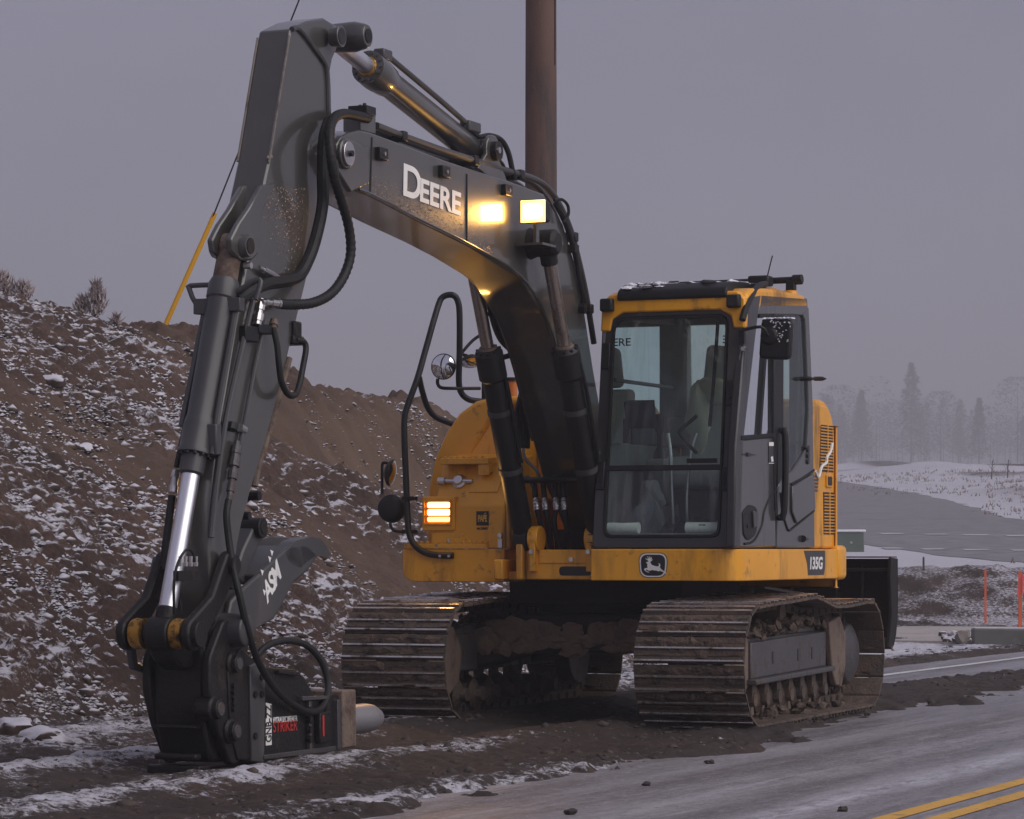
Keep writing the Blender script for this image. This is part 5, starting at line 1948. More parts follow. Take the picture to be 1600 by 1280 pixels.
x.rings([((p[0], -0.23, p[2]), 0.05), ((p[0], 0.03, p[2]), 0.055)], 20)
x.rings([((p[0], 0.03, p[2]), 0.035), ((p[0], 0.036, p[2]), 0.03)], 16)
x.build('link_pin', M['cast'], tl, 0.004)
x = MB()
x.prism(prof([(418, 846), (440, 838), (468, 842), (455, 856), (436, 868), (415, 872)], -0.22), -0.27, -0.235)
x.build('far_cheek', M['grey_matt'], thumb, 0.008)
p = Vector(pv(362, 905, 0.08))
x = MB()
x.rings([((p[0], -0.22, p[2]), 0.05), ((p[0], 0.095, p[2]), 0.055)], 20)
x.build('link_pin', M['cast'], thumb, 0.004)
# jagged white emblem on the cheek
ta = Vector(pv(416, 938, 0.092))
tb = Vector(pv(441, 890, 0.092))
dv2 = (tb - ta)
dv2.y = 0
dv2.normalize()
uv2 = Vector((-dv2.z, 0, dv2.x))
if uv2.z < 0:
    uv2 = -uv2
text_mesh('lettering', 'ASM', 0.15, M['white'], thumb, ta + Vector((0, 0, 0)) - uv2 * 0.02, dv2, uv2, 0.004, 0.25, 0.85, 0.001, align='LEFT', xscale=0.82)
x = MB()
for k, (a_, b_) in enumerate(((0.0, 0.03), (0.05, 0.125), (0.11, -0.03), (0.16, 0.12), (0.2, 0.13))):
    c = ta + dv2 * a_ + uv2 * b_
    x.add([c, c + dv2 * 0.03 + uv2 * 0.01, c + dv2 * 0.008 + uv2 * 0.04], [(0, 1, 2)])
x.build('emblem_spike', M['white'], thumb, smooth=False)

# ------------------------------------------------------------------ hydraulic hammer lying on the ground
HV0, HV1 = -0.27, 0.13
x = MB()
side = prof([(398, 1038), (412, 1042), (462, 1046), (476, 1058), (490, 1084), (500, 1088), (530, 1084), (530, 1168), (500, 1176), (410, 1186), (398, 1186)], HV1)
x.prism(side, HV1 - 0.03, HV1)
x.prism(side, HV0, HV0 + 0.03)
ham = x.build('hydraulic_hammer', M['cast'], ex, 0.008)
x = MB()
core = prof([(398, 1060), (470, 1062), (500, 1094), (530, 1094), (530, 1160), (398, 1176)], HV1)
x.prism(core, HV0 + 0.05, HV1 - 0.045)
x.build('hammer_body', M['cast'], ham, 0.01)
x = MB()
x.prism(prof([(388, 1040), (404, 1033), (412, 1037), (410, 1192), (390, 1190)], HV1), HV0 - 0.02, HV1 + 0.012)
x.build('end_plate', M['grey_matt'], ham, 0.006)
x = MB()
x.prism(prof([(429, 1047), (461, 1050), (461, 1056), (429, 1053)], HV1), HV1, HV1 + 0.03)
x.build('lifting_lip', M['cast'], ham, 0.004)
x = MB()
x.prism(prof([(464, 1088), (508, 1087), (508, 1092), (464, 1095)], HV1), HV1, HV1 + 0.035)
x.prism(prof([(478, 1095), (482, 1095), (483, 1172), (479, 1173)], HV1), HV1, HV1 + 0.02)
x.prism(prof([(520, 1094), (525, 1093), (525, 1170), (520, 1171)], HV1), HV1, HV1 + 0.03)
x.prism(prof([(408, 1180), (530, 1164), (530, 1172), (408, 1187)], HV1), HV1, HV1 + 0.02)
x.build('frame_rib', M['frameplate'], ham, 0.003)
x = MB()
x.prism(prof([(483, 1096), (520, 1095), (520, 1165), (483, 1169)], HV1), HV1, HV1 + 0.004)
wn = x.build('window_recess', M['decal_black'], ham)
x = MB()
x.prism(prof([(490, 1112), (507, 1111), (507, 1160), (490, 1162)], HV1), HV1 + 0.004, HV1 + 0.04)
vb_ = x.build('valve_block', M['cast'], ham, 0.008)
x = MB()
x.prism(prof([(493, 1117), (495.5, 1117), (496, 1150), (493.5, 1150)], HV1), HV1 + 0.0405, HV1 + 0.043)
x.build('red_stripe', M['red'], vb_)
for k in range(4):
    for px in (487, 512):
        p = Vector(pv(px, 1110 + k * 15, HV1 + 0.03))
        x = MB()
        x.rings([((p[0], HV1 + 0.004, p[2]), 0.020), ((p[0], HV1 + 0.03, p[2]), 0.020)], 8)
        x.build('bolt', M['cast'], ham)
x = MB()
x.prism(prof([(528, 1079), (549, 1077), (550, 1166), (528, 1170)], HV1), HV0 - 0.02, HV1 + 0.03)
x.build('rusty_end_block', M['rust'], ham, 0.01)
# chisel
cz = CAM_H - (1128 - HORIZ) / FPX * 18.2
cx0, cx1 = pv(545, 1125, VB)[0], pv(594, 1126, VB)[0]
x = MB()
x.rings([((cx0 + 0.3, VB, 0.205), 0.085), ((cx1 + 0.22, VB, 0.205), 0.085), ((cx1 + 0.14, VB, 0.203), 0.078), ((cx1 + 0.06, VB, 0.20), 0.055), ((cx1 + 0.015, VB, 0.195), 0.026), ((cx1, VB, 0.193), 0.006)], 28)
M['chisel'] = mat('worn_chisel_steel', (0.30, 0.285, 0.31), 0.42, metal=0.4, vary=0.15, dirt=(0.12, 0.10, 0.09), dirt_amt=0.3, dirt_scale=9)
x.build('chisel', M['chisel'], ham)
for q_ in ((408, 1085), (398, 1085), (398, 1150), (408, 1058)):
    p = Vector(pv(q_[0], q_[1], HV1 + 0.012))
    x = MB()
    x.rings([((p[0], HV1 - 0.01, p[2]), 0.018), ((p[0], HV1 + 0.022, p[2]), 0.018)], 8)
    x.build('bolt', M['cast'], ham)
# decals: vertical white word strip, small white line, red word
x = MB()
pa, pb = Vector(pv(415, 1098, HV1)), Vector(pv(424, 1164, HV1))
x.prism([(pa[0], pa[2]), (pb[0], pa[2] - 0.01), (pb[0], pb[2] + 0.0), (pa[0], pb[2])], HV1, HV1 + 0.002)
st_ = x.build('name_strip', M['white'], ham)
hgt = abs(pa[2] - pb[2])
text_mesh('lettering', 'GNB-ZZ', 0.088, M['decal_black'], st_, (pb[0] + 0.006, HV1 + 0.0028, (pa[2] + pb[2]) / 2), (0, 0, 1), (1, 0, 0), 0.0015, 0, 0.95, 0.0006, xscale=0.62)
pa, pb = Vector(pv(426, 1128, HV1)), Vector(pv(464, 1125, HV1))
dw = (pb - pa)
dw.y = 0
ln = dw.length
dw.normalize()
uw = Vector((0, 0, 1))
t1 = text_mesh('lettering', 'HYDRAULIC BREAKER', 0.040, M['white'], ham, pa + Vector((0, 0.002, -0.004)), dw, uw, 0.001, 0, 1, 0.0006, align='LEFT', xscale=1.0)
wd = max(v.co.dot(dw) for v in t1.data.vertices) - min(v.co.dot(dw) for v in t1.data.vertices)
for v in t1.data.vertices:
    k = (v.co - pa).dot(dw)
    v.co += dw * (k * (ln / wd - 1))
pa, pb = Vector(pv(426, 1144, HV1)), Vector(pv(464, 1141, HV1))
t2 = text_mesh('lettering', 'STRIKER', 0.080, M['red'], ham, pa + Vector((0, 0.002, 0)), dw, uw, 0.0012, 0, 1, 0.0006, align='LEFT')
wd = max(v.co.dot(dw) for v in t2.data.vertices) - min(v.co.dot(dw) for v in t2.data.vertices)
for v in t2.data.vertices:
    k = (v.co - pa).dot(dw)
    v.co += dw * (k * (ln / wd - 1))

# ------------------------------------------------------------------ hoses and lines on the arm
for nm, mt, pts, r, rib in (
        ('ribbed_hose', 'rubber', [(574, 185, 0.06), (556, 181, 0.08), (538, 178, 0.10), (524, 183, 0.13), (516, 200, 0.17), (516, 235, 0.21), (522, 275, 0.22), (534, 315, 0.22), (545, 355, 0.22), (548, 395, 0.22), (538, 430, 0.21), (518, 458, 0.20), (490, 473, 0.18), (458, 476, 0.14), (436, 475, 0.12)], 0.027, 0.07),
        ('wrapped_hose', 'rubber', [(514, 190, 0.10), (506, 220, 0.115), (504, 270, 0.115), (504, 320, 0.11), (494, 370, 0.10), (482, 405, 0.09), (466, 432, 0.085), (440, 440, 0.085), (415, 444, 0.085), (392, 456, 0.08), (372, 470, 0.06)], 0.034, 0.0),
        ('hydraulic_hose', 'rubber', [(427, 512, 0.10), (433, 540, 0.12), (436, 570, 0.13), (440, 597, 0.13), (450, 616, 0.13), (461, 617, 0.12), (468, 600, 0.11), (474, 570, 0.10), (478, 545, 0.09), (474, 534, 0.08), (462, 531, 0.06)], 0.017, 0.0),
        ('hydraulic_hose', 'rubber', [(357, 782, 0.09), (354, 805, 0.10), (357, 840, 0.11), (364, 885, 0.14), (374, 930, 0.18), (386, 980, 0.20), (402, 1030, 0.20), (425, 1070, 0.19), (452, 1097, 0.18), (480, 1112, 0.17), (500, 1108, 0.16), (511, 1088, 0.15), (512, 1062, 0.13), (500, 1030, 0.10), (478, 1008, 0.06), (448, 1001, 0.02), (420, 1008, -0.01), (402, 1024, -0.02), (396, 1042, -0.02)], 0.019, 0.0),
        ('grease_hose', 'rubber', [(272, 960, 0.03), (272, 910, 0.05), (278, 880, 0.06), (290, 860, 0.07), (300, 862, 0.07), (304, 878, 0.07)], 0.007, 0.0)):
    x = MB()
    x.tube(trail(pts), r, 12 if rib else 10, 8, rib=rib)
    x.build(nm, M[mt], arm)
for nm, pts, r in (('hydraulic_pipe', [(414, 500, 0.068), (398, 575, 0.068), (384, 650, 0.068), (376, 690, 0.068), (371, 720, 0.068)], 0.012),
                   ('hydraulic_pipe', [(395, 470, 0.075), (374, 560, 0.072), (352, 660, 0.072), (338, 760, 0.07), (330, 840, 0.07)], 0.016)):
    x = MB()
    x.tube(trail(pts), r, 8, 3)
    x.build(nm, M['grey_matt'], arm)
# couplings: chain of swaged steel pieces
def fitting(name, pts, radii, parent, mt='bright'):
    q = [Vector(pv(*p)) for p in pts]
    x = MB()
    pr = []
    n = len(radii)
    for i, r in enumerate(radii):
        pr.append((q[0].lerp(q[1], i / n), r))
        pr.append((q[0].lerp(q[1], (i + 0.98) / n), r))
    x.rings(pr, 10)
    return x.build(name, M[mt], parent)
fitting('hose_coupling', [(371, 690, 0.075), (358, 782, 0.09)], [0.016, 0.026, 0.027, 0.024, 0.029, 0.029, 0.02, 0.026, 0.026, 0.018, 0.020, 0.022, 0.017, 0.017], arm, 'frameplate')
fitting('hose_coupling', [(409, 468, 0.08), (402, 508, 0.08)], [0.018, 0.026, 0.026, 0.02, 0.028, 0.028, 0.022], arm)
fitting('hose_coupling', [(408, 472, 0.09), (437, 475, 0.12)], [0.018, 0.022, 0.018, 0.024, 0.024, 0.028], arm)
fitting('hose_coupling', [(428, 500, 0.09), (427, 514, 0.10)], [0.02, 0.025, 0.018], arm, 'rust')
fitting('hose_coupling', [(405, 418, 0.08), (440, 436, 0.085)], [0.012, 0.018, 0.018, 0.014, 0.012], arm)
fitting('pipe_clamp', [(364, 662, 0.08), (362, 672, 0.08)], [0.03, 0.03], arm, 'black')
fitting('pipe_clamp', [(374, 668, 0.07), (382, 672, 0.07)], [0.022, 0.022], arm, 'bright')
x = MB()
p = pv(405, 516, 0.06)
x.box((p[0] - 0.08, AV1, p[2] - 0.02), (p[0] + 0.07, AV1 + 0.05, p[2] + 0.03))
p = pv(386, 528, 0.06)
x.box((p[0] - 0.08, AV1, p[2] - 0.02), (p[0] + 0.07, AV1 + 0.04, p[2] + 0.06))
x.build('pipe_bracket', M['black'], arm, 0.006)
# hydraulic manifold on the arm's rear edge
x = MB()
p = pv(462, 514, 0.05)
x.box((p[0] - 0.04, -0.05, p[2] - 0.05), (p[0] + 0.05, 0.07, p[2] + 0.04))
p = pv(458, 530, 0.05)
x.box((p[0] - 0.10, -0.05, p[2] - 0.03), (p[0] + 0.03, 0.07, p[2] + 0.02))
x.build('arm_manifold', M['cast'], arm, 0.01)
# dark line down the rear edge of the arm
x = MB()
x.tube(trail([(452, 560, 0.02), (430, 640, 0.02), (405, 725, 0.02), (398, 760, 0.02)]), 0.018, 8)
x.build('rear_pipe', M['rust'], arm)
x = MB()
p = pv(398, 775, 0.03)
x.rings([((p[0], -0.05, p[2]), 0.025), ((p[0], 0.06, p[2]), 0.025)], 10)
p = pv(385, 806, 0.03)
x.rings([((p[0], -0.05, p[2]), 0.022), ((p[0], 0.05, p[2]), 0.022)], 10)
x.build('pipe_stay', M['black'], arm)

# ------------------------------------------------------------------ cab
def uF(w_):
    return 1.335 - (w_ - 1.17) * 0.122
def on_front(pts, du=0.0):
    return [(uF(w_) + du, v, w_) for v, w_ in pts]
def slab(mb, pts, d0, d1, mi=0):
    """outline in v,w laid on the leaning front of the cab"""
    n = len(pts)
    vs = on_front(pts, d0) + on_front(pts, d1)
    fs = [tuple(range(n)), tuple(range(2 * n - 1, n - 1, -1))] + [(i, i + n, (i + 1) % n + n, (i + 1) % n) for i in range(n)]
    mb.add(vs, fs, mi)
def ring(mb, outer, inner, d0, d1, mi=0):
    n = len(outer)
    assert len(inner) == n
    vs = on_front(outer, d0) + on_front(inner, d0) + on_front(outer, d1) + on_front(inner, d1)
    fs = []
    for i in range(n):
        j = (i + 1) % n
        fs += [(i, j, n + j, n + i), (2 * n + i, 3 * n + i, 3 * n + j, 2 * n + j), (i, 2 * n + i, 2 * n + j, j), (n + i, n + j, 3 * n + j, 3 * n + i)]
    mb.add(vs, fs, mi)

fo = rounded([(0.262, 1.175, 0.03), (1.215, 1.175, 0.03), (1.215, 2.73, 0.05), (0.262, 2.73, 0.05)], 0.03, 6)
fi = rounded([(0.335, 1.245, 0.06), (1.125, 1.245, 0.06), (1.125, 2.665, 0.09), (0.335, 2.665, 0.09)], 0.03, 6)
x = MB()
ring(x, fo, fi, -0.05, 0.0)
cab = x.build('cab', M['cab_dark'], ex, 0.008)
x = MB()
fi2 = rounded([(0.350, 1.26, 0.055), (1.11, 1.26, 0.055), (1.11, 2.65, 0.085), (0.350, 2.65, 0.085)], 0.03, 6)
ring(x, fi, fi2, -0.02, 0.008)
x.build('window_seal', M['rubber'], cab)
x = MB()
slab(x, [(0.335, 1.67), (1.125, 1.67), (1.125, 1.705), (0.335, 1.705)], -0.02, 0.012)
x.build('cross_bar', M['black'], cab, 0.005)
x = MB()
def pane(mb, pts):
    return mb.add(pts, [tuple(range(len(pts)))])
pane(x, on_front([(0.345, 1.706), (1.115, 1.706), (1.115, 2.60), (1.05, 2.655), (0.41, 2.655), (0.345, 2.60)], -0.008))
x.build('windscreen', M['glass'], cab)
x = MB()
pane(x, on_front([(0.345, 1.28), (0.40, 1.25), (1.06, 1.25), (1.115, 1.28), (1.115, 1.669), (0.345, 1.669)], -0.008))
x.build('lower_windscreen', M['glass_dirty'], cab)
for (v0, w0, h) in ((0.275, 2.33, 0.17), (1.135, 2.08, 0.16), (0.275, 1.55, 0.18), (1.13, 1.54, 0.15)):
    x = MB()
    slab(x, [(v0, w0), (v0 + 0.055, w0), (v0 + 0.055, w0 + h), (v0, w0 + h)], 0.0, 0.02)
    hg = x.build('window_bracket', M['black'], cab, 0.005)
    for k in (0.3, 0.7):
        x = MB()
        c = (uF(w0 + h * k) + 0.02, v0 + 0.027, w0 + h * k)
        x.cyl(c, (c[0] + 0.006, c[1], c[2]), 0.010, n=8)
        x.build('bolt', M['cast'], hg)
# yellow header
x = MB()
hd_ = [(0.258, 2.575), (0.258, 2.76), (0.31, 2.815), (1.18, 2.815), (1.238, 2.76), (1.238, 2.575), (1.165, 2.575), (1.145, 2.655), (1.07, 2.695), (0.41, 2.695), (0.335, 2.655), (0.325, 2.575)]
slab(x, hd_, -0.06, 0.014)
x.build('header', M['yellow'], cab, 0.012)
x = MB()
x.prism([(1.13, 2.70), (1.10, 2.80), (1.0, 2.84), (0.5, 2.875), (-0.08, 2.875), (-0.165, 2.835), (-0.165, 2.78), (1.0, 2.70)], 0.262, 1.236)
roof = x.build('roof', M['yellow'], cab, 0.03, seg=4)
x = MB()
x.prism(rounded([(1.175, 2.775, 0.02), (1.165, 2.835, 0.03), (1.05, 2.885, 0.05), (0.35, 2.92, 0.05), (0.35, 2.85, 0.01), (1.10, 2.765, 0.02)], 0.02), 0.37, 1.115)
ht_ = x.build('roof_hatch', M['black'], roof, 0.025, seg=4)
x = MB()
rnd = random.Random(21)
for i in range(70):
    u = rnd.uniform(0.45, 1.13)
    v = rnd.choice((rnd.uniform(0.40, 0.62), rnd.uniform(0.40, 1.09)))
    top = np.interp(u, [0.35, 1.05, 1.165], [2.92, 2.885, 2.838])
    x.blob((u, v, top), (rnd.uniform(0.015, 0.07), rnd.uniform(0.02, 0.06), rnd.uniform(0.006, 0.014)), i, 1, 0.5)
o = x.build('snow_crust', M['snow'], ht_)
o['kind'] = 'stuff'
for v0 in (0.262, 1.125):
    x = MB()
    x.hexa([(uF(2.71) + 0.02, v0, 2.70), (uF(2.71) + 0.02, v0 + 0.095, 2.70), (uF(2.71) + 0.02, v0 + 0.095, 2.79), (uF(2.71) + 0.02, v0, 2.79),
            (uF(2.71) + 0.075, v0 + 0.006, 2.705), (uF(2.71) + 0.075, v0 + 0.089, 2.705), (uF(2.71) + 0.075, v0 + 0.089, 2.785), (uF(2.71) + 0.075, v0 + 0.006, 2.785)])
    x.build('cab_lamp', M['black'], cab, 0.012)
x = MB()
x.cyl((-0.03, 0.30, 2.965), (-0.03, 1.20, 2.975), 0.022, n=12)
x.rings([((-0.03, 1.17, 2.975), 0.034), ((-0.03, 1.24, 2.975), 0.034)], 12)
x.rings([((-0.03, 0.29, 2.965), 0.030), ((-0.03, 0.36, 2.965), 0.030)], 12)
for v in (0.36, 1.16):
    x.box((-0.06, v - 0.03, 2.86), (0.0, v + 0.03, 2.97))
x.build('roof_bar', M['black'], roof, 0.006)
x = MB()
x.box((0.0, 0.90, 2.93), (0.12, 1.05, 3.0))
x.cyl((0.06, 0.98, 2.86), (0.06, 0.98, 2.94), 0.03, n=12)
ab = x.build('aerial_base', M['black'], roof, 0.015)
x = MB()
x.tube([(0.05, 1.02, 3.0), (0.05, 1.035, 3.06), (0.05, 1.055, 3.135)], 0.0045, 6, 3)
x.build('aerial', M['black'], ab)
for v, u in ((1.10, 0.25), (1.16, -0.02)):
    x = MB()
    x.rings([((u, v, 2.86), 0.05), ((u, v, 2.90), 0.045), ((u, v, 2.905), 0.02)], 16)
    x.build('roof_boss', M['yellow'], roof)
# drain hose round the front corner of the roof
x = MB()
x.tube(trail([(1160, 500, 1.235), (1166, 480, 1.24), (1176, 458, 1.22), (1186, 447, 1.18), (1196, 444, 1.12)]), 0.022, 10)
x.build('corner_trim', M['rubber'], cab)

SV = 1.238
def side(mb, pts, d0=-0.03, d1=0.0, mi=0, v=SV):
    mb.prism(prof(pts, v), v + d0, v + d1, mi)
x = MB()
side(x, [(1147, 856), (1150, 700), (1169, 480), (1178, 462), (1190, 460), (1185, 492), (1162, 690), (1157, 856)], -0.06, 0.0)
x.build('front_pillar', M['cab_dark'], cab, 0.012)
x = MB()
side(x, [(1190, 460), (1262, 466), (1264, 494), (1240, 492), (1186, 492)], -0.05, -0.002)
x.build('top_rail', M['cab_panel'], cab, 0.008)
x = MB()
side(x, [(1159, 687), (1211, 682), (1213, 855), (1156, 856)], -0.04, -0.002)
door = x.build('door', M['cab_panel'], cab, 0.01)
x = MB()
side(x, [(1158, 681), (1211, 677), (1211, 683), (1158, 688)], -0.03, 0.004)
side(x, [(1187, 491), (1209, 491), (1209, 497), (1186, 497)], -0.03, 0.002)
x.build('door_frame', M['rubber'], door)
x = MB()
side(x, [(1199, 497), (1202, 497), (1189, 682), (1186, 682)], -0.03, 0.003)
x.build('window_divider', M['rubber'], door)
x = MB()
pane(x, [(a, SV - 0.016, b) for a, b in prof([(1185, 494), (1210, 494), (1210, 680), (1164, 684)], SV)])
x.build('door_window', M['glass'], door)
x = MB()
side(x, [(1208, 491), (1214, 491), (1214, 682), (1210, 800), (1208, 682)], -0.03, 0.008)
side(x, [(1216, 491), (1226, 491), (1225, 745), (1216, 760)], -0.03, -0.004)
x.build('door_pillar', M['black'], cab, 0.006)
x = MB()
side(x, [(1224, 745), (1240, 735), (1262, 700), (1266, 640), (1271, 640), (1274, 856), (1214, 856), (1217, 760)], -0.04, -0.003)
x.build('rear_panel', M['cab_panel'], cab, 0.008)
x = MB()
pane(x, [(a, SV - 0.016, b) for a, b in prof([(1226, 492), (1256, 492), (1262, 500), (1266, 690), (1241, 738), (1226, 748)], SV)])
x.build('rear_side_window', M['glass'], cab)
x = MB()
side(x, [(1254, 491), (1264, 480), (1271, 645), (1266, 700), (1260, 700), (1264, 640), (1258, 500)], -0.05, 0.0)
x.build('rear_pillar', M['cab_panel'], cab, 0.008)
x = MB()
pa, pb = pv(1218, 682, SV), pv(1216, 800, SV)
x.tube([(pa[0], SV, pa[2] + 0.03), (pa[0], SV + 0.04, pa[2]), (pb[0], SV + 0.04, pb[2]), (pb[0], SV, pb[2] - 0.03)], 0.022, 10, 3)
x.build('grab_handle', M['rubber'], cab)
for nm, pts in (('panel_groove', [(1163, 850), (1178, 845), (1190, 822), (1194, 800), (1203, 778), (1212, 765)]),
                ('panel_groove', [(1220, 770), (1223, 800), (1229, 822), (1233, 829), (1243, 822), (1272, 798)]),
                ('panel_groove', [(1236, 757), (1255, 747), (1272, 735)])):
    x = MB()
    x.tube([(p[0], SV - 0.001, p[2]) for p in (pv(a, b, SV) for a, b in pts)], 0.008, 8, 6)
    x.build(nm, M['rubber'], door)
x = MB()
side(x, [(1236, 760), (1270, 740), (1272, 796), (1243, 818), (1236, 800)], -0.003, 0.012)
x.build('storage_flap', M['cab_panel'], door, 0.012)
x = MB()
side(x, rounded([(1160, 800), (1170, 788), (1181, 792), (1184, 812), (1180, 836), (1168, 846), (1161, 836)], 5, 4), -0.004, 0.006)
hp_ = x.build('handle_recess', M['black'], door, 0.004)
x = MB()
side(x, rounded([(1173, 798), (1180, 800), (1180, 822), (1174, 825)], 2), 0.006, 0.02)
x.build('door_handle', M['grey_matt'], hp_, 0.004)
x = MB()
p = pv(1167, 822, SV)
x.cyl((p[0], SV + 0.005, p[2]), (p[0], SV + 0.012, p[2]), 0.012, n=10)
x.build('lock', M['decal_black'], hp_)
x = MB()
side(x, [(1159, 709), (1180, 710), (1180, 712), (1159, 711)], 0, 0.003)
p = pv(1169, 710.5, SV)
x.box((p[0] - 0.03, SV, p[2] - 0.012), (p[0] + 0.03, SV + 0.006, p[2] + 0.012))
x.build('window_catch', M['decal_black'], door)
x = MB()
side(x, [(1201, 691), (1210, 691), (1210, 724), (1201, 724)], -0.001, 0.002)
wl_ = x.build('warning_label', M['decal_grey'], door)
x = MB()
side(x, [(1201, 691), (1210, 691), (1210, 697), (1201, 697)], 0.002, 0.003)
side(x, [(1204, 714), (1207, 713), (1208, 721), (1205, 722)], 0.002, 0.003)
side(x, [(1200.5, 723.5), (1210.5, 723.5), (1210.5, 724.5), (1200.5, 724.5)], 0.002, 0.003)
x.build('label_print', M['white'], wl_)
x = MB()
for px in (1258, 1277):
    p = pv(px, 592, SV)
    x.rings([((p[0], SV + 0.01, p[2] - 0.014), 0.03), ((p[0], SV + 0.012, p[2]), 0.055), ((p[0], SV + 0.01, p[2] + 0.014), 0.03)], 14)
x.build('window_latch', M['black'], cab)
x = MB()
p = pv(1262, 712, SV)
for k in range(3):
    x.rings([((p[0], SV - 0.002, p[2] + 0.045 - k * 0.04), 0.026), ((p[0], SV + 0.008, p[2] + 0.045 - k * 0.04), 0.022)], 10)
x.build('side_vent', M['decal_black'], cab)
x = MB()
p = pv(1257, 842, SV)
x.rings([((p[0] + 0.05, SV + 0.004, p[2]), 0.024), ((p[0] - 0.06, SV + 0.008, p[2]), 0.004)], 10)
x.build('tow_hook', M['decal_black'], cab)
# right-hand side and rear of the cab
x = MB()
x.prism([(1.30, 1.172), (1.26, 1.80), (1.15, 1.86), (-0.25, 1.86), (-0.28, 1.172)], 0.265, 0.295)
x.prism([(1.24, 1.86), (1.15, 2.72), (1.09, 2.72), (1.18, 1.86)], 0.265, 0.295)
x.prism([(1.12, 2.66), (1.12, 2.74), (-0.15, 2.80), (-0.15, 2.70)], 0.265, 0.295)
x.prism([(-0.14, 1.86), (-0.14, 2.75), (-0.22, 2.75), (-0.26, 1.86)], 0.265, 0.38)
x.prism([(0.98, 2.26), (0.98, 2.285), (-0.15, 2.285), (-0.15, 2.26)], 0.268, 0.29)
x.build('right_wall', M['interior'], cab, 0.008)
x = MB()
pane(x, [(1.19, 0.278, 1.86), (1.11, 0.278, 2.68), (-0.15, 0.278, 2.71), (-0.20, 0.278, 1.86)])
x.build('right_window', M['glass'], cab)
x = MB()
x.box((-0.285, 0.295, 1.172), (-0.25, 1.20, 1.88))
x.box((-0.21, 0.38, 2.70), (-0.15, 1.20, 2.82))
x.box((-0.26, 1.10, 1.88), (-0.17, 1.20, 2.72))
x.build('rear_wall', M['interior'], cab, 0.006)
x = MB()
pane(x, [(-0.202, 0.38, 1.88), (-0.202, 1.10, 1.88), (-0.202, 1.10, 2.70), (-0.202, 0.38, 2.70)])
rw = x.build('rear_window', M['glass'], cab)
text_mesh('lettering', 'DEERE', 0.075, M['decal_black'], rw, (-0.208, 0.735, 2.575), (0, -1, 0), (0, 0, 1), 0.001, 0, 1, 0.0006, xscale=1.15)
x = MB()
x.box((-0.25, 0.295, 1.172), (1.26, 1.20, 1.215))
x.box((1.12, 0.30, 1.215), (1.30, 1.19, 1.268))
x.build('cab_floor', M['interior'], cab, 0.006)
# operator's seat and controls
x = MB()
x.prism(rounded([(0.62, 1.58), (0.64, 1.70), (0.18, 1.68), (0.16, 1.56)], 0.05), 0.50, 0.96)
x.prism(rounded([(0.22, 1.62), (0.10, 2.26), (-0.02, 2.26), (0.06, 1.62)], 0.06), 0.50, 0.96)
st = x.build('seat', M['seat'], cab, 0.04, seg=3)
x = MB()
x.prism_u(rounded([(0.57, 2.27), (0.89, 2.27), (0.86, 2.52), (0.60, 2.55)], 0.05), 0.0, 0.10)
x.build('headrest', M['seat'], st, 0.03, seg=3)
x = MB()
x.box((0.15, 0.56, 1.22), (0.55, 0.90, 1.56))
x.build('seat_base', M['black'], st, 0.02)
for v in (0.40, 0.96):
    x = MB()
    x.prism(rounded([(0.70, 1.60), (0.72, 1.76), (0.15, 1.80), (0.10, 1.50), (0.6, 1.45)], 0.04), v, v + 0.13)
    cs = x.build('control_console', M['interior'], cab, 0.015)
    x = MB()
    c = (0.62, v + 0.065, 1.76)
    x.rings([(c, 0.05), ((c[0], c[1], 1.82), 0.042), ((c[0], c[1], 1.85), 0.02), ((c[0] + 0.01, c[1], 1.93), 0.018), ((c[0] + 0.015, c[1], 1.95), 0.030), ((c[0] + 0.03, c[1], 2.04), 0.033), ((c[0] + 0.035, c[1], 2.06), 0.02)], 14)
    x.build('joystick', M['black'], cs)
x = MB()
for v in (0.66, 0.76):
    x.tube([(0.88, v, 1.22), (0.92, v, 1.50), (0.90, v + (-0.02 if v < 0.7 else 0.02), 1.78), (0.87, v + (-0.05 if v < 0.7 else 0.05), 1.92)], 0.012, 8)
x.build('travel_lever', M['bright'], cab)
x = MB()
for v in (0.60, 0.76):
    x.hexa([(0.98, v, 1.26), (0.98, v + 0.09, 1.26), (0.98, v + 0.09, 1.30), (0.98, v, 1.30), (0.80, v, 1.34), (0.80, v + 0.09, 1.34), (0.80, v + 0.09, 1.38), (0.80, v, 1.38)])
x.build('foot_pedal', M['black'], cab, 0.006)
x = MB()
x.prism(rounded([(0.98, 1.95), (1.02, 2.12), (0.98, 2.14), (0.94, 1.96)], 0.01), 0.36, 0.56)
x.box((0.92, 0.33, 1.86), (0.96, 0.36, 2.02))
x.build('monitor', M['black'], cab, 0.01)
x = MB()
x.prism(rounded([(0.10, 1.86), (0.10, 2.06), (-0.10, 2.06), (-0.10, 1.86)], 0.03), 0.32, 0.50)
x.build('rear_console', M['interior'], cab, 0.02)
x = MB()
x.tube([(uF(2.5) - 0.03, 1.05, 2.62), (uF(2.3) - 0.03, 1.035, 2.3), (uF(1.9) - 0.03, 1.02, 1.95)], 0.012, 8)
x.tube([(uF(1.9) - 0.035, 0.93, 1.78), (uF(1.9) - 0.035, 0.82, 1.90), (uF(2) - 0.035, 0.83, 1.94), (uF(2) - 0.035, 0.93, 2.02)], 0.012, 8)
x.box((uF(1.74) - 0.03, 0.88, 1.715), (uF(1.74) - 0.005, 1.08, 1.745))
x.build('wiper', M['black'], cab)
x = MB()
for k in range(9):
    a0_, a1_ = k / 9, (k + 1) / 9
x.blob((0.30, 0.62, 2.06), (0.06, 0.09, 0.24), 8, 3, 0.22)
x.blob((0.28, 0.70, 2.22), (0.06, 0.13, 0.10), 5, 3, 0.25)
vest = x.build('work_vest', M['vest'])
vest.parent = None
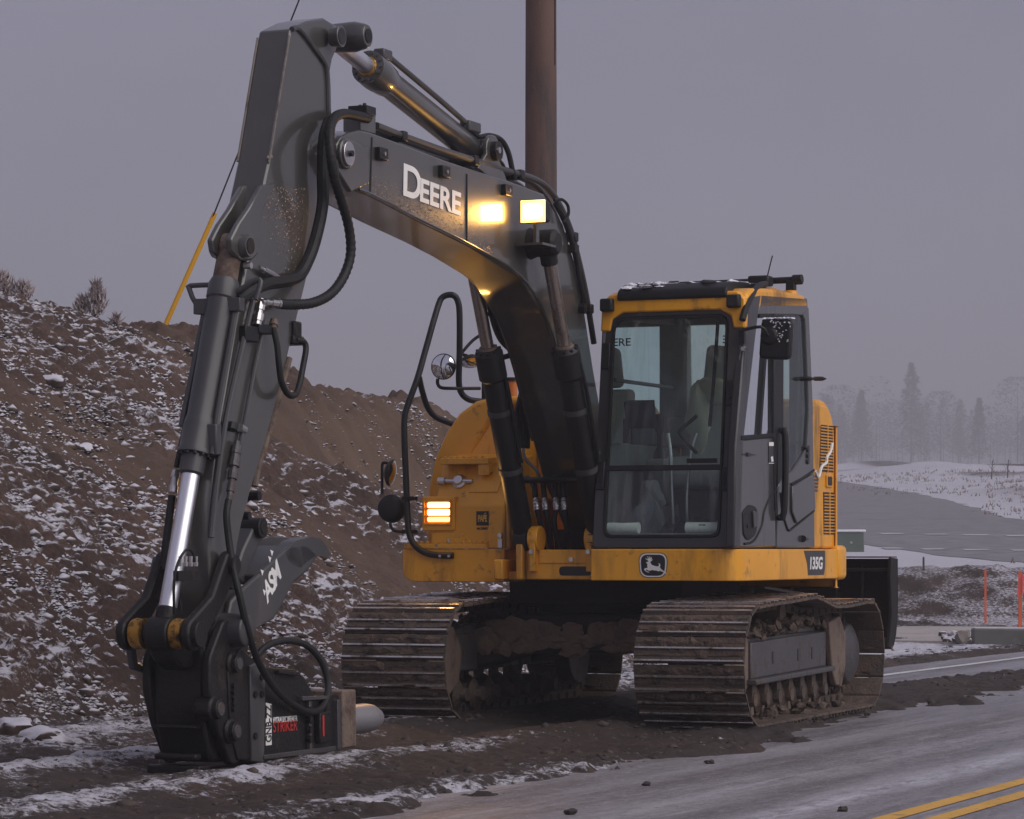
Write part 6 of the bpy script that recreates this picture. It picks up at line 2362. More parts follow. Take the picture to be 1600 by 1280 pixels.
vest.matrix_world = ex.matrix_world
vest.location = ex.location
vest.rotation_euler = ex.rotation_euler
tag(vest, 'pale lime work vest hung over the operator seat inside the excavator cab', 'vest')
x = MB()
x.blob((0.85, 0.46, 1.36), (0.14, 0.10, 0.16), 15, 3, 0.22)
x.blob((0.80, 0.48, 1.52), (0.09, 0.08, 0.10), 17, 3, 0.25)
bag = x.build('work_bag', M['cloth'])
bag.location, bag.rotation_euler = ex.location, ex.rotation_euler
tag(bag, 'slumped grey cloth bag standing on the cab floor behind the lower windscreen', 'bag')
for v0, v1, lab in ((0.325, 0.535, 'crumpled white roll lying at the left end of the cab floor behind the glass'), (0.86, 1.085, 'white printed roll lying at the right end of the cab floor behind the glass')):
    x = MB()
    r_ = 0.036
    x.rings([((1.205, v0, 1.268 + r_), r_ * 0.8), ((1.205, v0, 1.268 + r_), r_), ((1.21, (v0 + v1) / 2, 1.268 + r_), r_ * (0.93 if v0 < 0.5 else 1.0)), ((1.205, v1, 1.268 + r_), r_), ((1.205, v1, 1.268 + r_), r_ * 0.8)], 18)
    pr_ = x.build('paper_roll', M['paper'])
    pr_.location, pr_.rotation_euler = ex.location, ex.rotation_euler
    tag(pr_, lab, 'paper roll', 'paper rolls on the cab floor')
    if v0 > 0.5:
        x = MB()
        x.box((1.2405, 0.955, 1.29), (1.2425, 1.0, 1.325))
        x.build('dark_print', M['decal_grey'], pr_)
# side mirror left of the cab
x = MB()
x.prism_u(rounded([(1.325, 2.375), (1.535, 2.365), (1.55, 2.62), (1.345, 2.635)], 0.04, 6), 1.10, 1.16)
mir = x.build('side_mirror', M['black'], ex, 0.02, seg=3)
x = MB()
x.rings([((1.16, 1.40, 2.52), 0.06), ((1.18, 1.40, 2.52), 0.045), ((1.185, 1.40, 2.52), 0.02)], 16)
x.tube([(1.185, 1.40, 2.52), (1.21, 1.36, 2.575), (1.20, 1.23, 2.555)], 0.011, 8, 3)
x.box((1.18, 1.215, 2.47), (1.215, 1.25, 2.56))
x.build('mirror_arm', M['black'], mir)
x = MB()
rnd = random.Random(33)
for i in range(26):
    x.blob((1.13 + rnd.uniform(-0.02, 0.02), rnd.uniform(1.35, 1.54), 2.63), (0.025, 0.02, 0.007), i, 1, 0.4)
for i in range(40):
    x.blob((1.162, rnd.uniform(1.40, 1.54), rnd.uniform(2.48, 2.62)), (0.003, rnd.uniform(0.003, 0.008), rnd.uniform(0.003, 0.006)), i, 1, 0.4)
o = x.build('snow_crust', M['snow'], mir)
o['kind'] = 'stuff'
x = MB()
p = (1.19, 1.24, 2.44)
x.rings([(p, 0.02), ((p[0] + 0.02, p[1], p[2]), 0.014)], 10)
x.build('bolt', M['bright'], mir)

# ------------------------------------------------------------------ handrails and mirrors on the right
def rail(name, pts, r, mt, parent, sub=6):
    x = MB()
    x.tube([pu(*p) for p in pts], r, 12, sub)
    return x.build(name, M[mt], parent)
hr = rail('handrail', [(708, 868, 0.995), (690, 868, 1.0), (668, 865, 1.0), (650, 854, 1.0), (640, 836, 1.0), (637, 810, 0.99), (634, 740, 0.94), (632, 690, 0.90), (632, 655, 0.86), (636, 636, 0.83), (652, 592, 0.74),
                       (664, 550, 0.65), (678, 500, 0.56), (686, 474, 0.50), (691, 465, 0.48), (700, 461, 0.47), (709, 462, 0.46), (715, 470, 0.44), (718, 490, 0.43), (718, 550, 0.41), (717, 596, 0.39),
                       (721, 614, 0.36), (732, 624, 0.33), (748, 627, 0.28), (768, 628, 0.22)], 0.0215, 'black', ex)
rail('rail_branch', [(655, 590, 0.73), (660, 612, 0.66), (668, 636, 0.60), (680, 651, 0.55), (700, 660, 0.51), (718, 667, 0.47), (728, 677, 0.45), (733, 690, 0.43), (733, 704, 0.42)], 0.0205, 'black', hr)
for q in ((688, 869), (702, 869)):
    p = Vector(pu(q[0], q[1], 1.015))
    x = MB()
    x.cyl(p, p + Vector((0.012, 0, 0)), 0.010, n=8)
    x.build('bolt', M['bright'], hr)
def disc(name, c, nrm, r, parent, back=0.02, bulge=0.03, sx=1.0):
    c, nrm = Vector(c), Vector(nrm).normalized()
    x = MB()
    x.rings([(c - nrm * 0.045, r * 0.45), (c - nrm * back, r * 0.96), (c - nrm * 0.004, r * 1.05), (c + nrm * 0.004, r * 1.05), (c + nrm * 0.004, r * 0.96)], 32)
    b = x.build(name, M['black'], parent)
    x = MB()
    pr = []
    for t in np.linspace(0.97, 0.02, 8):
        pr.append((c + nrm * (0.005 + bulge * (1 - t * t)), r * t))
    x.rings(pr, 36)
    x.build('mirror_face', M['mirror'], b, angle=60)
    return b
to_cam = Vector((cU, -sU, 0))
m1 = disc('round_mirror', pu(693, 573, 0.48), (0.97, 0.05, 0.02), 0.086, hr, bulge=0.035)
rail('mirror_bracket', [(684, 592, 0.46), (684, 600, 0.46), (690, 606, 0.45), (710, 607, 0.42), (750, 607, 0.25)], 0.012, 'black', m1)
m2 = disc('round_mirror', pu(737, 566, 0.30), (0.35, 0.25, -0.9), 0.075, hr, bulge=0.02)
rail('mirror_bracket', [(730, 556, 0.30), (722, 553, 0.30), (726, 546, 0.29), (740, 531, 0.24), (757, 520, 0.2)], 0.011, 'black', m2)
rail('mirror_post', [(757, 440, 0.18), (757, 540, 0.18), (757, 634, 0.18)], 0.020, 'black', hr, 2)
m3 = disc('round_mirror', pu(612, 739, 0.93), (-0.20, 0.95, -0.16), 0.088, hr, bulge=0.025)
rail('mirror_bracket', [(606, 724, 0.93), (598, 724, 0.93), (597, 740, 0.93), (597, 772, 0.93)], 0.010, 'black', m3)
m4 = disc('round_mirror', pu(612, 795, 0.93), (-0.9, -0.2, 0.1), 0.092, hr)
rail('mirror_bracket', [(610, 815, 0.95), (611, 823, 0.96), (618, 830, 0.97), (645, 832, 0.99)], 0.010, 'black', m4)
for q in ((640, 779), (640, 831)):
    c = Vector(pu(q[0], q[1], 0.97))
    x = MB()
    x.box(c - Vector((0.035, 0.045, 0.014)), c + Vector((0.035, 0.045, 0.014)))
    x.build('rail_clamp', M['cast'], hr, 0.004)
# amber beacon behind the boom foot
bc = Vector(pu(799, 640, -0.30))
x = MB()
x.rings([(bc + Vector((0, 0, 0.0)), 0.045), (bc + Vector((0, 0, 0.20)), 0.040), (bc + Vector((0, 0, 0.21)), 0.02)], 18)
bk = x.build('beacon', M['amber'], ex)
x = MB()
x.rings([(bc + Vector((0, 0, 0.20)), 0.05), (bc + Vector((0, 0, 0.225)), 0.05)], 18)
x.rings([(bc + Vector((0, 0, -0.12)), 0.03), (bc + Vector((0, 0, 0.0)), 0.05)], 18)
x.build('beacon_cap', M['black'], bk)

# ------------------------------------------------------------------ valve bay between boom foot and cab
x = MB()
x.box((0.25, -0.28, 1.165), (0.62, 0.25, 1.30))
x.box((0.3, -0.2, 1.30), (0.5, 0.22, 1.5))
x.build('valve_block', M['under'], ex, 0.015)
for i, (px, px2) in enumerate(((838, 850), (852, 862), (869, 872), (882, 890))):
    x = MB()
    x.tube([pu(px - 4, 752, 0.92), pu(px - 2, 770, 0.95), pu(px, 790, 0.97), pu(px2 - 6, 815, 0.97), pu(px2 - 2, 840, 0.93), pu(px2, 862, 0.85)], 0.019, 8)
    h_ = x.build('hydraulic_hose', M['rubber'], ex)
    x = MB()
    a, b = Vector(pu(px - 1, 778, 0.965)), Vector(pu(px + 1, 797, 0.975))
    x.rings([(a, 0.016), (a.lerp(b, 0.2), 0.024), (a.lerp(b, 0.3), 0.020), (a.lerp(b, 0.45), 0.026), (a.lerp(b, 0.6), 0.022), (a.lerp(b, 0.75), 0.026), (a.lerp(b, 0.85), 0.022), (b, 0.024)], 12)
    x.build('hose_coupling', M['bright'], h_)
for pts in ([(797, 752, 0.98), (840, 750, 0.98), (925, 749, 0.98)],):
    rail('hose_stay', pts, 0.020, 'black', ex, 2)
for pts in ([(812, 660, 0.6), (818, 690, 0.65), (820, 715, 0.75), (838, 735, 0.9), (845, 752, 0.95)], [(918, 640, 0.9), (921, 700, 0.95), (912, 715, 0.96), (885, 728, 0.96), (868, 738, 0.96), (862, 755, 0.95)],
            [(908, 745, 0.96), (895, 733, 0.96), (880, 738, 0.96), (876, 755, 0.95)], [(800, 770, 0.97), (806, 790, 0.97), (812, 760, 0.97), (824, 745, 0.97), (832, 760, 0.97)]):
    rail('hydraulic_pipe', pts, 0.011, 'grey_matt', ex, 5)
x = MB()
x.prism([(0.62, 1.168), (0.62, 1.62), (0.58, 1.62), (0.58, 1.168)], 0.02, 0.25)
pn_ = x.build('bay_panel', M['yellow'], ex, 0.006)
x = MB()
for r_ in range(2):
    for c_ in range(7):
        y_ = 0.03 + c_ * 0.03
        x.box((0.6205, y_, 1.36 + r_ * 0.03), (0.6215, y_ + 0.018, 1.378 + r_ * 0.03))
o = x.build('vent_holes'[:-1], M['decal_black'], pn_)
o['kind'] = 'stuff'
# polished scraper hanging under the deck
x = MB()
x.hexa([(-0.25, 0.90, 0.90), (-0.25, 1.15, 0.86), (-0.25, 1.15, 0.872), (-0.25, 0.90, 0.915), (-0.35, 0.90, 0.90), (-0.35, 1.15, 0.86), (-0.35, 1.15, 0.872), (-0.35, 0.90, 0.915)])
x.build('drip_tray', M['bright'], ex)

# ------------------------------------------------------------------ things around
def W(px, py, Y):
    k = (px - 800) / FPX
    return Vector((k * Y, Y, CAM_H - (py - HORIZ) / FPX * Y))
# pole behind the boom
pb_ = Vector((0.29, 32.0, 0))
gz = ground_z(pb_.x, pb_.y)
x = MB()
h0 = gz - 0.3
x.rings([((0, 0, h0), 0.172), ((0, 0, 3.0), 0.164), ((0, 0, 12.6), 0.138), ((0, 0, 12.66), 0.11)], 28)
pl = x.build('utility_pole', M['pole'])
pl.location = (pb_.x, pb_.y, 0)
tag(pl, 'tall rust-brown pole standing behind the bend of the excavator boom', 'pole')
x = MB()
rnd = random.Random(4)
for k in range(7):
    a = rnd.uniform(0, 2 * PI)
    z0 = rnd.uniform(2, 7)
    x.tube([(0.158 * math.cos(a), 0.158 * math.sin(a), z0), (0.156 * math.cos(a + 0.04), 0.156 * math.sin(a + 0.04), z0 + rnd.uniform(0.6, 1.5))], 0.006, 4, 1)
o = x.build('weather_crack', M['decal_black'], pl)
o['kind'] = 'stuff'
# guy wire with its yellow guard
g0 = W(252, 521, 33.0)
gz = ground_z(g0.x, g0.y)
g1 = W(478, 0, 33.0)
gd = (g1 - g0).normalized()
gy = empty('guy_wire', (g0.x, g0.y, min(gz, g0.z)))
tag(gy, 'thin guy wire with a yellow guard slanting up from the ridge', 'guy wire')
def rel(p):
    return Vector(p) - gy.location
x = MB()
gt = W(336, 333, 33.0)
x.cyl(rel(g0 - gd * 0.6), rel(gt), 0.026, n=12)
x.build('guard', M['guard'], gy)
x = MB()
x.cyl(rel(gt - gd * 0.2), rel((0.16, 32.0, 12.42)), 0.009, n=6)
x.build('wire', M['cast'], gy)

# marker stakes
def stake(px, py0, py1, wpx, m_, label, ribbon=False, tilt=0.0):
    Y = None
    # stand on the far ground where the sight line meets it
    best = None
    for yy in np.arange(36, 62, 0.05):
        p = W(px, py1, yy)
        d = abs(fz(p.x, p.y) - p.z)
        if best is None or d < best[0]:
            best = (d, yy)
    Y = best[1]
    b, t = W(px, py1, Y), W(px, py0, Y)
    hw = wpx / FPX * Y / 2
    H = t.z - b.z
    x = MB()
    x.prism([(-hw, -0.25), (hw, -0.25), (hw + tilt * H, H - 0.01), (tilt * H, H + 0.01), (-hw + tilt * H, H - 0.01)], -hw * 0.6, hw * 0.6)
    o = x.build('marker_stake', M[m_])
    o.location = (b.x, b.y, fz(b.x, b.y))
    tag(o, label, 'stake', 'survey stakes on the far verge')
    if ribbon:
        x = MB()
        x.prism([(-hw * 1.9, H - 0.35), (-hw * 1.1, H - 0.05), (-hw * 1.0, H - 0.02), (-hw, H - 0.36)], -0.03, -0.026)
        x.prism([(hw, H - 0.30), (hw, H - 0.04), (hw * 1.9, H - 0.06), (hw * 1.7, H - 0.34)], -0.03, -0.026)
        x.prism([(-hw * 1.05, H - 0.10), (hw * 1.05, H - 0.10), (hw * 1.05, H - 0.05), (-hw * 1.05, H - 0.05)], -hw * 0.7, hw * 0.7)
        x.build('ribbon', M['pink'], o)
    return o
stake(1594, 893, 991, 5.5, 'orange', 'orange wooden stake with pink ribbon beside the kerb at the right edge', True)
stake(1540, 889, 974, 3.2, 'orange', 'thin orange stake in front of the gravelly snow bank', False, -0.005)
stake(1443, 871, 893, 3.0, 'frameplate', 'short grey stake on top of the snowy bank')
# green utility cabinet
b = W(1322, 866, 62)
cab_ = empty('utility_cabinet', (b.x, b.y, fz(b.x, b.y) - 0.05))
tag(cab_, 'low grey-green utility box with snowy lid behind the excavator', 'utility box')
x = MB()
x.box((-0.5, -0.3, 0), (0.32, 0.3, 0.42))
x.build('body', M['green_box'], cab_, 0.02)
x = MB()
x.box((-0.53, -0.33, 0.42), (0.35, 0.33, 0.47))
x.build('lid', M['snow'], cab_, 0.02)
x = MB()
x.box((0.05, -0.305, 0.2), (0.09, -0.3, 0.24))
x.build('latch', M['bright'], cab_)
# concrete apron and kerb
def apron():
    # slab just above the verge, between the road edge and the gravel bank
    c = [W(1280, 1010, 38.7), W(1640, 1016, 37.3), W(1640, 982, 45.0), W(1280, 984, 45.6)]
    x = MB()
    n = 24
    vs, fs = [], []
    for i in range(n + 1):
        for j in range(9):
            a = c[0].lerp(c[1], i / n)
            b_ = c[3].lerp(c[2], i / n)
            p = a.lerp(b_, j / 8)
            vs.append((p.x, p.y, 0.085))
    for i in range(n):
        for j in range(8):
            fs.append((i * 9 + j, (i + 1) * 9 + j, (i + 1) * 9 + j + 1, i * 9 + j + 1))
    # skirt
    x.add(vs, fs)
    rim = [i * 9 for i in range(n + 1)] + [n * 9 + j for j in range(1, 9)] + [i * 9 + 8 for i in range(n - 1, -1, -1)] + [j for j in range(7, 0, -1)]
    o_ = len(x.v)
    x.v += [(x.v[k][0], x.v[k][1], -0.12) for k in rim]
    for k in range(len(rim)):
        x.f.append((rim[k], rim[(k + 1) % len(rim)], o_ + (k + 1) % len(rim), o_ + k))
        x.m.append(0)
    o = x.build('driveway', M['apron'])
    o['kind'] = 'structure'
M['apron'] = mat('dusty_concrete_apron', (0.36, 0.325, 0.31), 0.85, dirt=(0.25, 0.20, 0.18), dirt_amt=0.45, dirt_scale=2, bump=0.15, dirt2=(0.52, 0.50, 0.52), dirt2_amt=0.45)
apron()
k0, k1 = W(1521, 1018, 37.6), W(1760, 1024, 37.0)
x = MB()
kd = (k1 - k0)
kd.z = 0
x.prism_w([(0, 0), (kd.x, kd.y), (kd.x + 0.05, kd.y + 0.22), (0.0, 0.22)], -0.1, 0.155)
kb = x.build('kerb', M['concrete'], None, 0.02)
kb.location = (k0.x, k0.y, 0.086)
kb['kind'] = 'structure'
x = MB()
x.prism_w([(0.02, 0.02), (kd.x, kd.y + 0.02), (kd.x, kd.y + 0.2), (0.02, 0.2)], 0.156, 0.166)
o = x.build('kerb_snow', M['snow'], None)
o.location = kb.location
o['kind'] = 'stuff'
# gravel bed behind the kerb
x = MB()
rnd = random.Random(8)
for i in range(420):
    px = rnd.uniform(1474, 1640)
    Y = rnd.uniform(38.2, 40.2) if px > 1515 else rnd.uniform(37.4, 40.2)
    s_ = rnd.uniform(0.02, 0.06)
    X_ = (px - 800) / FPX * Y
    x.blob((X_, Y, 0.10 + s_ * 0.3), (s_ * 1.3, s_, s_ * 0.8), i, 1, 0.35)
o = x.build('gravel_bed', M['clod'], None, smooth=False)
o['kind'] = 'stuff'
x = MB()
x.blob((0, 0, 0.06), (0.085, 0.08, 0.085), 3, 2, 0.2)
o = x.build('stone', M['stone'], None)
p = W(1505, 1016, 37.4)
o.location = (p.x, p.y, 0.085)
tag(o, 'dark square stone at the end of the concrete kerb', 'stone')

# road up the hill in the distance
x = MB()
poly_l = [(4.0, 66), (6.2, 72), (7.5, 84), (9, 100), (10.2, 118), (10.5, 134), (9.8, 150)]
poly_r = [(30, 47.5), (24, 62), (14.6, 76), (13.6, 90), (13.9, 104), (14.0, 120), (13.7, 134), (12.6, 150)]
M['far_asphalt'] = mat('distant_asphalt', (0.19, 0.178, 0.19), 0.5, vary=0.25, dirt=(0.2, 0.19, 0.2), dirt_amt=0.4, dirt_scale=0.6)
vs, fs = [], []
NR = 60
left = [(0, 66.0), (4.0, 66.0), (6.9, 67.5), (7.6, 62), (8.8, 55.2), (13, 52.5), (20, 50), (34, 46)]
def drape(name, outline, m_, lift_, step=0.8):
    """fills an outline with a fine grid laid on the far ground"""
    from mathutils.geometry import tessellate_polygon
    xs_ = [p[0] for p in outline]
    ys_ = [p[1] for p in outline]
    bm = bmesh.new()
    vv = [bm.verts.new((p[0], p[1], 0)) for p in outline]
    bm.faces.new(vv)
    for ax, lo_, hi_ in ((0, min(xs_), max(xs_)), (1, min(ys_), max(ys_))):
        c = lo_ + step
        while c < hi_:
            co = (c, 0, 0) if ax == 0 else (0, c, 0)
            no = (1, 0, 0) if ax == 0 else (0, 1, 0)
            bmesh.ops.bisect_plane(bm, geom=bm.verts[:] + bm.edges[:] + bm.faces[:], plane_co=co, plane_no=no)
            c += step * (1 if ax == 0 else 2)
    co = np.array([v.co[:] for v in bm.verts])
    z = far_height(co[:, 0], co[:, 1])
    for v, zz in zip(bm.verts, z):
        v.co.z = zz + lift_
    bmesh.ops.recalc_face_normals(bm, faces=bm.faces)
    me = bpy.data.meshes.new(name)
    bm.to_mesh(me)
    bm.free()
    me.materials.append(m_)
    o = bpy.data.objects.new(name, me)
    C.objects.link(o)
    o['kind'] = 'structure'
    return o
outline = [(-6, 69), (3, 68), (6.6, 67.5), (7.4, 63.5), (8.2, 59.5), (9.2, 55.8), (13, 53.6), (34, 53.6), (34, 70), (18, 73), (13.2, 77), (13.0, 84), (13.8, 98), (14.2, 112), (14.1, 128), (13.2, 146), (9.6, 146), (8.6, 128), (6.5, 104), (4.5, 88), (-6, 84)]
rnd = random.Random(90)
fine_ = []
for i in range(len(outline)):
    a, b_ = Vector(outline[i]), Vector(outline[(i + 1) % len(outline)])
    m_ = max(1, int((b_ - a).length / 0.9))
    for k in range(m_):
        q = a.lerp(b_, k / m_)
        fine_.append((q.x + rnd.uniform(-0.16, 0.16), q.y + rnd.uniform(-0.55, 0.55)))
drape('hill_road', fine_, M['far_asphalt'], 0.009)
# dead grass poking through the far snow
x = MB()
for i in range(3400):
    Y = rnd.uniform(56, 150)
    X_ = rnd.uniform(2, 34)
    if Y > 80:
        X_ = rnd.uniform(12.5, 40)
        if fbm(np.array([X_ * 0.25]), np.array([Y * 0.08]), 3, 501)[0] < 0.53:
            continue
    elif Y > 57.5 or fbm(np.array([X_ * 0.5]), np.array([Y * 0.3]), 3, 503)[0] < 0.45:
        continue
    z = fz(X_, Y)
    hh = rnd.uniform(0.04, 0.15)
    for k in range(3):
        dx = rnd.uniform(-0.12, 0.12)
        x.add([(X_ + dx - 0.02, Y, z - 0.02), (X_ + dx + 0.02, Y + 0.01, z - 0.02), (X_ + dx + rnd.uniform(-0.08, 0.08), Y + rnd.uniform(-0.05, 0.05), z + hh)], [(0, 1, 2)])
M['straw'] = mat('dead_straw', (0.17, 0.135, 0.115), 0.9)
o = x.build('dead_grass', M['straw'], None, smooth=False)
o['kind'] = 'stuff'
M['paint_faded'] = mat('faded_white_dash', (0.42, 0.41, 0.43), 0.7, vary=0.3)
def dash(px0, px1, py):
    best = None
    for yy in np.arange(56, 90, 0.2):
        p = W((px0 + px1) / 2, py, yy)
        d = abs(fz(p.x, p.y) - p.z)
        if best is None or d < best[0]:
            best = (d, yy)
    Y = best[1]
    a, b_ = (px0 - 800) / FPX * Y, (px1 - 800) / FPX * Y
    drape('lane_dash', [(a, Y - 0.35), (b_, Y - 0.35), (b_, Y + 0.35), (a, Y + 0.35)], M['paint_faded'], 0.018)
for d in ((1376, 1412, 835), (1444, 1480, 836), (1505, 1545, 837), (1572, 1612, 838), (1440, 1476, 859), (1506, 1546, 860), (1580, 1620, 861), (1380, 1410, 858)):
    dash(*d)

# trees fading into the fog
def leafy(mb, h, r, n, rnd, kind):
    """many small leaf clumps spread through the crown, denser low down"""
    for i in range(n):
        if kind == 'fir':
            t = rnd.random() ** 0.75
            z = h * (0.10 + 0.9 * t)
            rr = r * (1 - t) ** 0.8 * (0.75 + 0.25 * math.sin(t * 40)) + 0.03
        else:
            t = rnd.random()
            z = h * (0.22 + 0.78 * t)
            rr = r * math.sqrt(max(0.05, math.sin(PI * (0.18 + 0.8 * t))))
        a = rnd.uniform(0, 2 * PI)
        q = rr * math.sqrt(rnd.uniform(0.12, 1))
        c = Vector((q * math.cos(a), q * math.sin(a), z))
        s_ = (0.13 + 0.014 * h) * rnd.uniform(0.5, 1.3) * (1 if kind == 'fir' else 0.75)
        d = [Vector((rnd.uniform(-1, 1), rnd.uniform(-1, 1), rnd.uniform(-0.7, 0.7))) * s_ for _ in range(3)]
        d[0] += Vector((math.cos(a), math.sin(a), -0.25 if kind == 'fir' else 0.3)) * s_
        mb.add([c + k for k in d], [(0, 1, 2)])
def branchy(mb, h, r, rnd, n=8):
    for i in range(n):
        t = rnd.uniform(0.25, 0.9)
        a = rnd.uniform(0, 2 * PI)
        p = Vector((0, 0, h * t))
        e = p + Vector((math.cos(a) * r * rnd.uniform(0.4, 0.9), math.sin(a) * r * rnd.uniform(0.4, 0.9), h * rnd.uniform(0.02, 0.22)))
        mb.cyl(p, e, 0.045 * (1 - t) + 0.02, 0.008, 5)
x = MB()
rnd = random.Random(77)
for i in range(300):
    X_ = rnd.uniform(-60, 210)
    Y = rnd.uniform(740, 830)
    h = rnd.uniform(11.5, 19.0) * (0.86 + 0.12 * math.sin(X_ * 0.09)) * (1.16 if rnd.random() < 0.15 else 1)
    sub = MB()
    kind = 'fir' if rnd.random() < 0.4 else 'round'
    leafy(sub, h, h * rnd.uniform(0.20, 0.3) if kind == 'fir' else h * rnd.uniform(0.30, 0.45), 620, rnd, kind)
    sub.cyl((0, 0, -0.4), (0, 0, h * 0.8), 0.10, 0.02, 5)
    z = fz(X_, Y)
    x.add([(p[0] + X_, p[1] + Y, p[2] + z) for p in sub.v], sub.f, 0 if kind == 'fir' else 1)
o = x.build('far_wood', [M['fir'], M['deciduous']], None, smooth=False)
o['kind'] = 'stuff'
FT = [(1424, 735, 23.5, 'fir', 'tallest fir, spiky topped, fading into the fog above the wood'), (1346, 745, 17.5, 'fir', 'slim fir with a thin spire left of the tallest one in the fog'),
      (1310, 720, 18.0, 'round', 'broad round leafless tree just right of the yellow engine cover'), (1470, 715, 16.5, 'round', 'broad bare tree in the middle of the foggy wood'),
      (1590, 705, 19.5, 'round', 'darkest rounded tree at the right edge of the foggy wood'), (1530, 720, 15.0, 'fir', 'low fir between the two broad bare trees on the right')]
for px, Y, h, kind, lab in FT:
    rnd = random.Random(px)
    X_ = (px - 800) / FPX * Y
    t = empty('fir_tree' if kind == 'fir' else 'bare_tree', (X_, Y, fz(X_, Y) - 0.1))
    tag(t, lab, 'tree', 'trees fading into the fog')
    c = MB()
    leafy(c, h, h * 0.24 if kind == 'fir' else h * 0.40, 2400, rnd, kind)
    c.build('crown', M['fir' if kind == 'fir' else 'deciduous'], t, smooth=False)
    b = MB()
    b.rings([((0, 0, -0.3), 0.16), ((0, 0, h * 0.5), 0.09), ((0, 0, h * 0.93), 0.02)], 8)
    branchy(b, h, h * 0.25, rnd)
    b.build('trunk', M['bark'], t)
for px, Y, lab in ((1549, 132, 'thin leafless sapling on the snowy bank, left one of the pair'), (1574, 132, 'thin leafless sapling on the snowy bank, right one of the pair')):
    X_ = (px - 800) / FPX * Y
    x = MB()
    rnd = random.Random(px)
    x.cyl((0, 0, -0.2), (0.04, 0, 0.75), 0.03, 0.012, 6)
    for i in range(5):
        a = rnd.uniform(0, 2 * PI)
        z = rnd.uniform(0.2, 0.65)
        x.cyl((0.02, 0, z), (0.16 * math.cos(a), 0.16 * math.sin(a), z + 0.2), 0.012, 0.005, 5)
    o = x.build('sapling', M['bark'])
    o.location = (X_, Y, fz(X_, Y))
    tag(o, lab, 'sapling', 'saplings on the snowy bank')

# frosted shrubs on the ridge
def shrub(name, px, py, Y, parts, label, seed):
    rnd = random.Random(seed)
    # stand on the crest: where this sight column meets the skyline
    best = None
    for yy in np.arange(24, 37, 0.1):
        X_ = (px - 800) / FPX * yy
        e = (ground_z(X_, yy) - CAM_H) / yy
        if best is None or e > best[0]:
            best = (e, yy)
    b = W(px, py, best[1])
    gz_ = ground_z(b.x, b.y)
    t = empty(name, (b.x, b.y, gz_ - 0.03))
    tag(t, label, 'shrub', 'shrubs along the ridge')
    st_, tw = MB(), MB()
    for (dx, h, r, n) in parts:
        for k in range(7):
            a = rnd.uniform(0, 2 * PI)
            q = rnd.uniform(0.2, 0.8) * r
            st_.tube([(dx, 0, 0), (dx + q * 0.5 * math.cos(a), q * 0.5 * math.sin(a), h * 0.5), (dx + q * math.cos(a) * 0.8, q * math.sin(a) * 0.8, h * rnd.uniform(0.75, 1.0))], 0.008, 5, 3)
        for k in range(n):
            tt = rnd.random() ** 0.8
            a = rnd.uniform(0, 2 * PI)
            q = r * math.sin(PI * (0.12 + 0.82 * tt)) * math.sqrt(rnd.random())
            p = Vector((dx + q * math.cos(a), q * math.sin(a), h * (0.1 + 0.9 * tt)))
            d = Vector((rnd.uniform(-0.6, 0.6), rnd.uniform(-0.6, 0.6), rnd.uniform(0.3, 1.0))).normalized() * rnd.uniform(0.05, 0.11)
            s_ = Vector((rnd.uniform(-1, 1), rnd.uniform(-1, 1), rnd.uniform(-1, 1))) * 0.012
            tw.add([p - s_, p + s_, p + d], [(0, 1, 2)])
    st_.build('stem', M['bark'], t)
    tw.build('twigs', M['twig'], t, smooth=False)
shrub('shrub', 146, 496, 33.0, [(0.03, 0.37, 0.10, 420), (-0.11, 0.22, 0.09, 260)], 'frosted twiggy shrub with two upright tufts alone on the ridge', 3)
shrub('shrub', 14, 464, 31.5, [(-0.1, 0.26, 0.2, 520), (0.14, 0.16, 0.1, 240)], 'low frosted bush at the left edge of the ridge', 4)
shrub('shrub', 181, 508, 33.3, [(0, 0.10, 0.05, 90)], 'small wisp of frosted twigs right of the two-tufted shrub', 5)

# boulders on the slope
def boulder(px, py, size, label, seed, m_='clod'):
    best = None
    for yy in np.arange(16, 44, 0.04):
        p = W(px, py, yy)
        d = p.z - ground_z(p.x, p.y)
        if d < 0:
            best = yy
            break
    p = W(px, py, best or 28)
    x = MB()
    x.blob((0, 0, size * 0.12), (size, size * 0.75, size * 0.55), seed, 3, 0.24)
    o = x.build('boulder', M[m_], None)
    o.location = p
    o.rotation_euler = (0, 0, seed)
    tag(o, label, 'boulder', 'boulders on the snowy embankment')
for a in ((77, 600, 0.13, 'snow-capped boulder high on the left part of the slope', 3), (90, 802, 0.10, 'flat snow-covered stone left of the arm at mid slope', 9), (134, 704, 0.095, 'brown stone lying on a bare patch above mid slope', 14),
          (208, 519, 0.05, 'round dark stone on the ridge line left of the guy wire', 22), (20, 1150, 0.17, 'large snow-topped lump at the foot of the slope by the left edge', 31), (68, 1158, 0.13, 'brown lump at the foot of the slope next to the large snow-topped one', 35),
          (184, 930, 0.12, 'slab-like stone just left of the bucket link', 41), (128, 905, 0.09, 'pale tan stone half buried near the middle of the lower slope', 44)):
    boulder(*a)
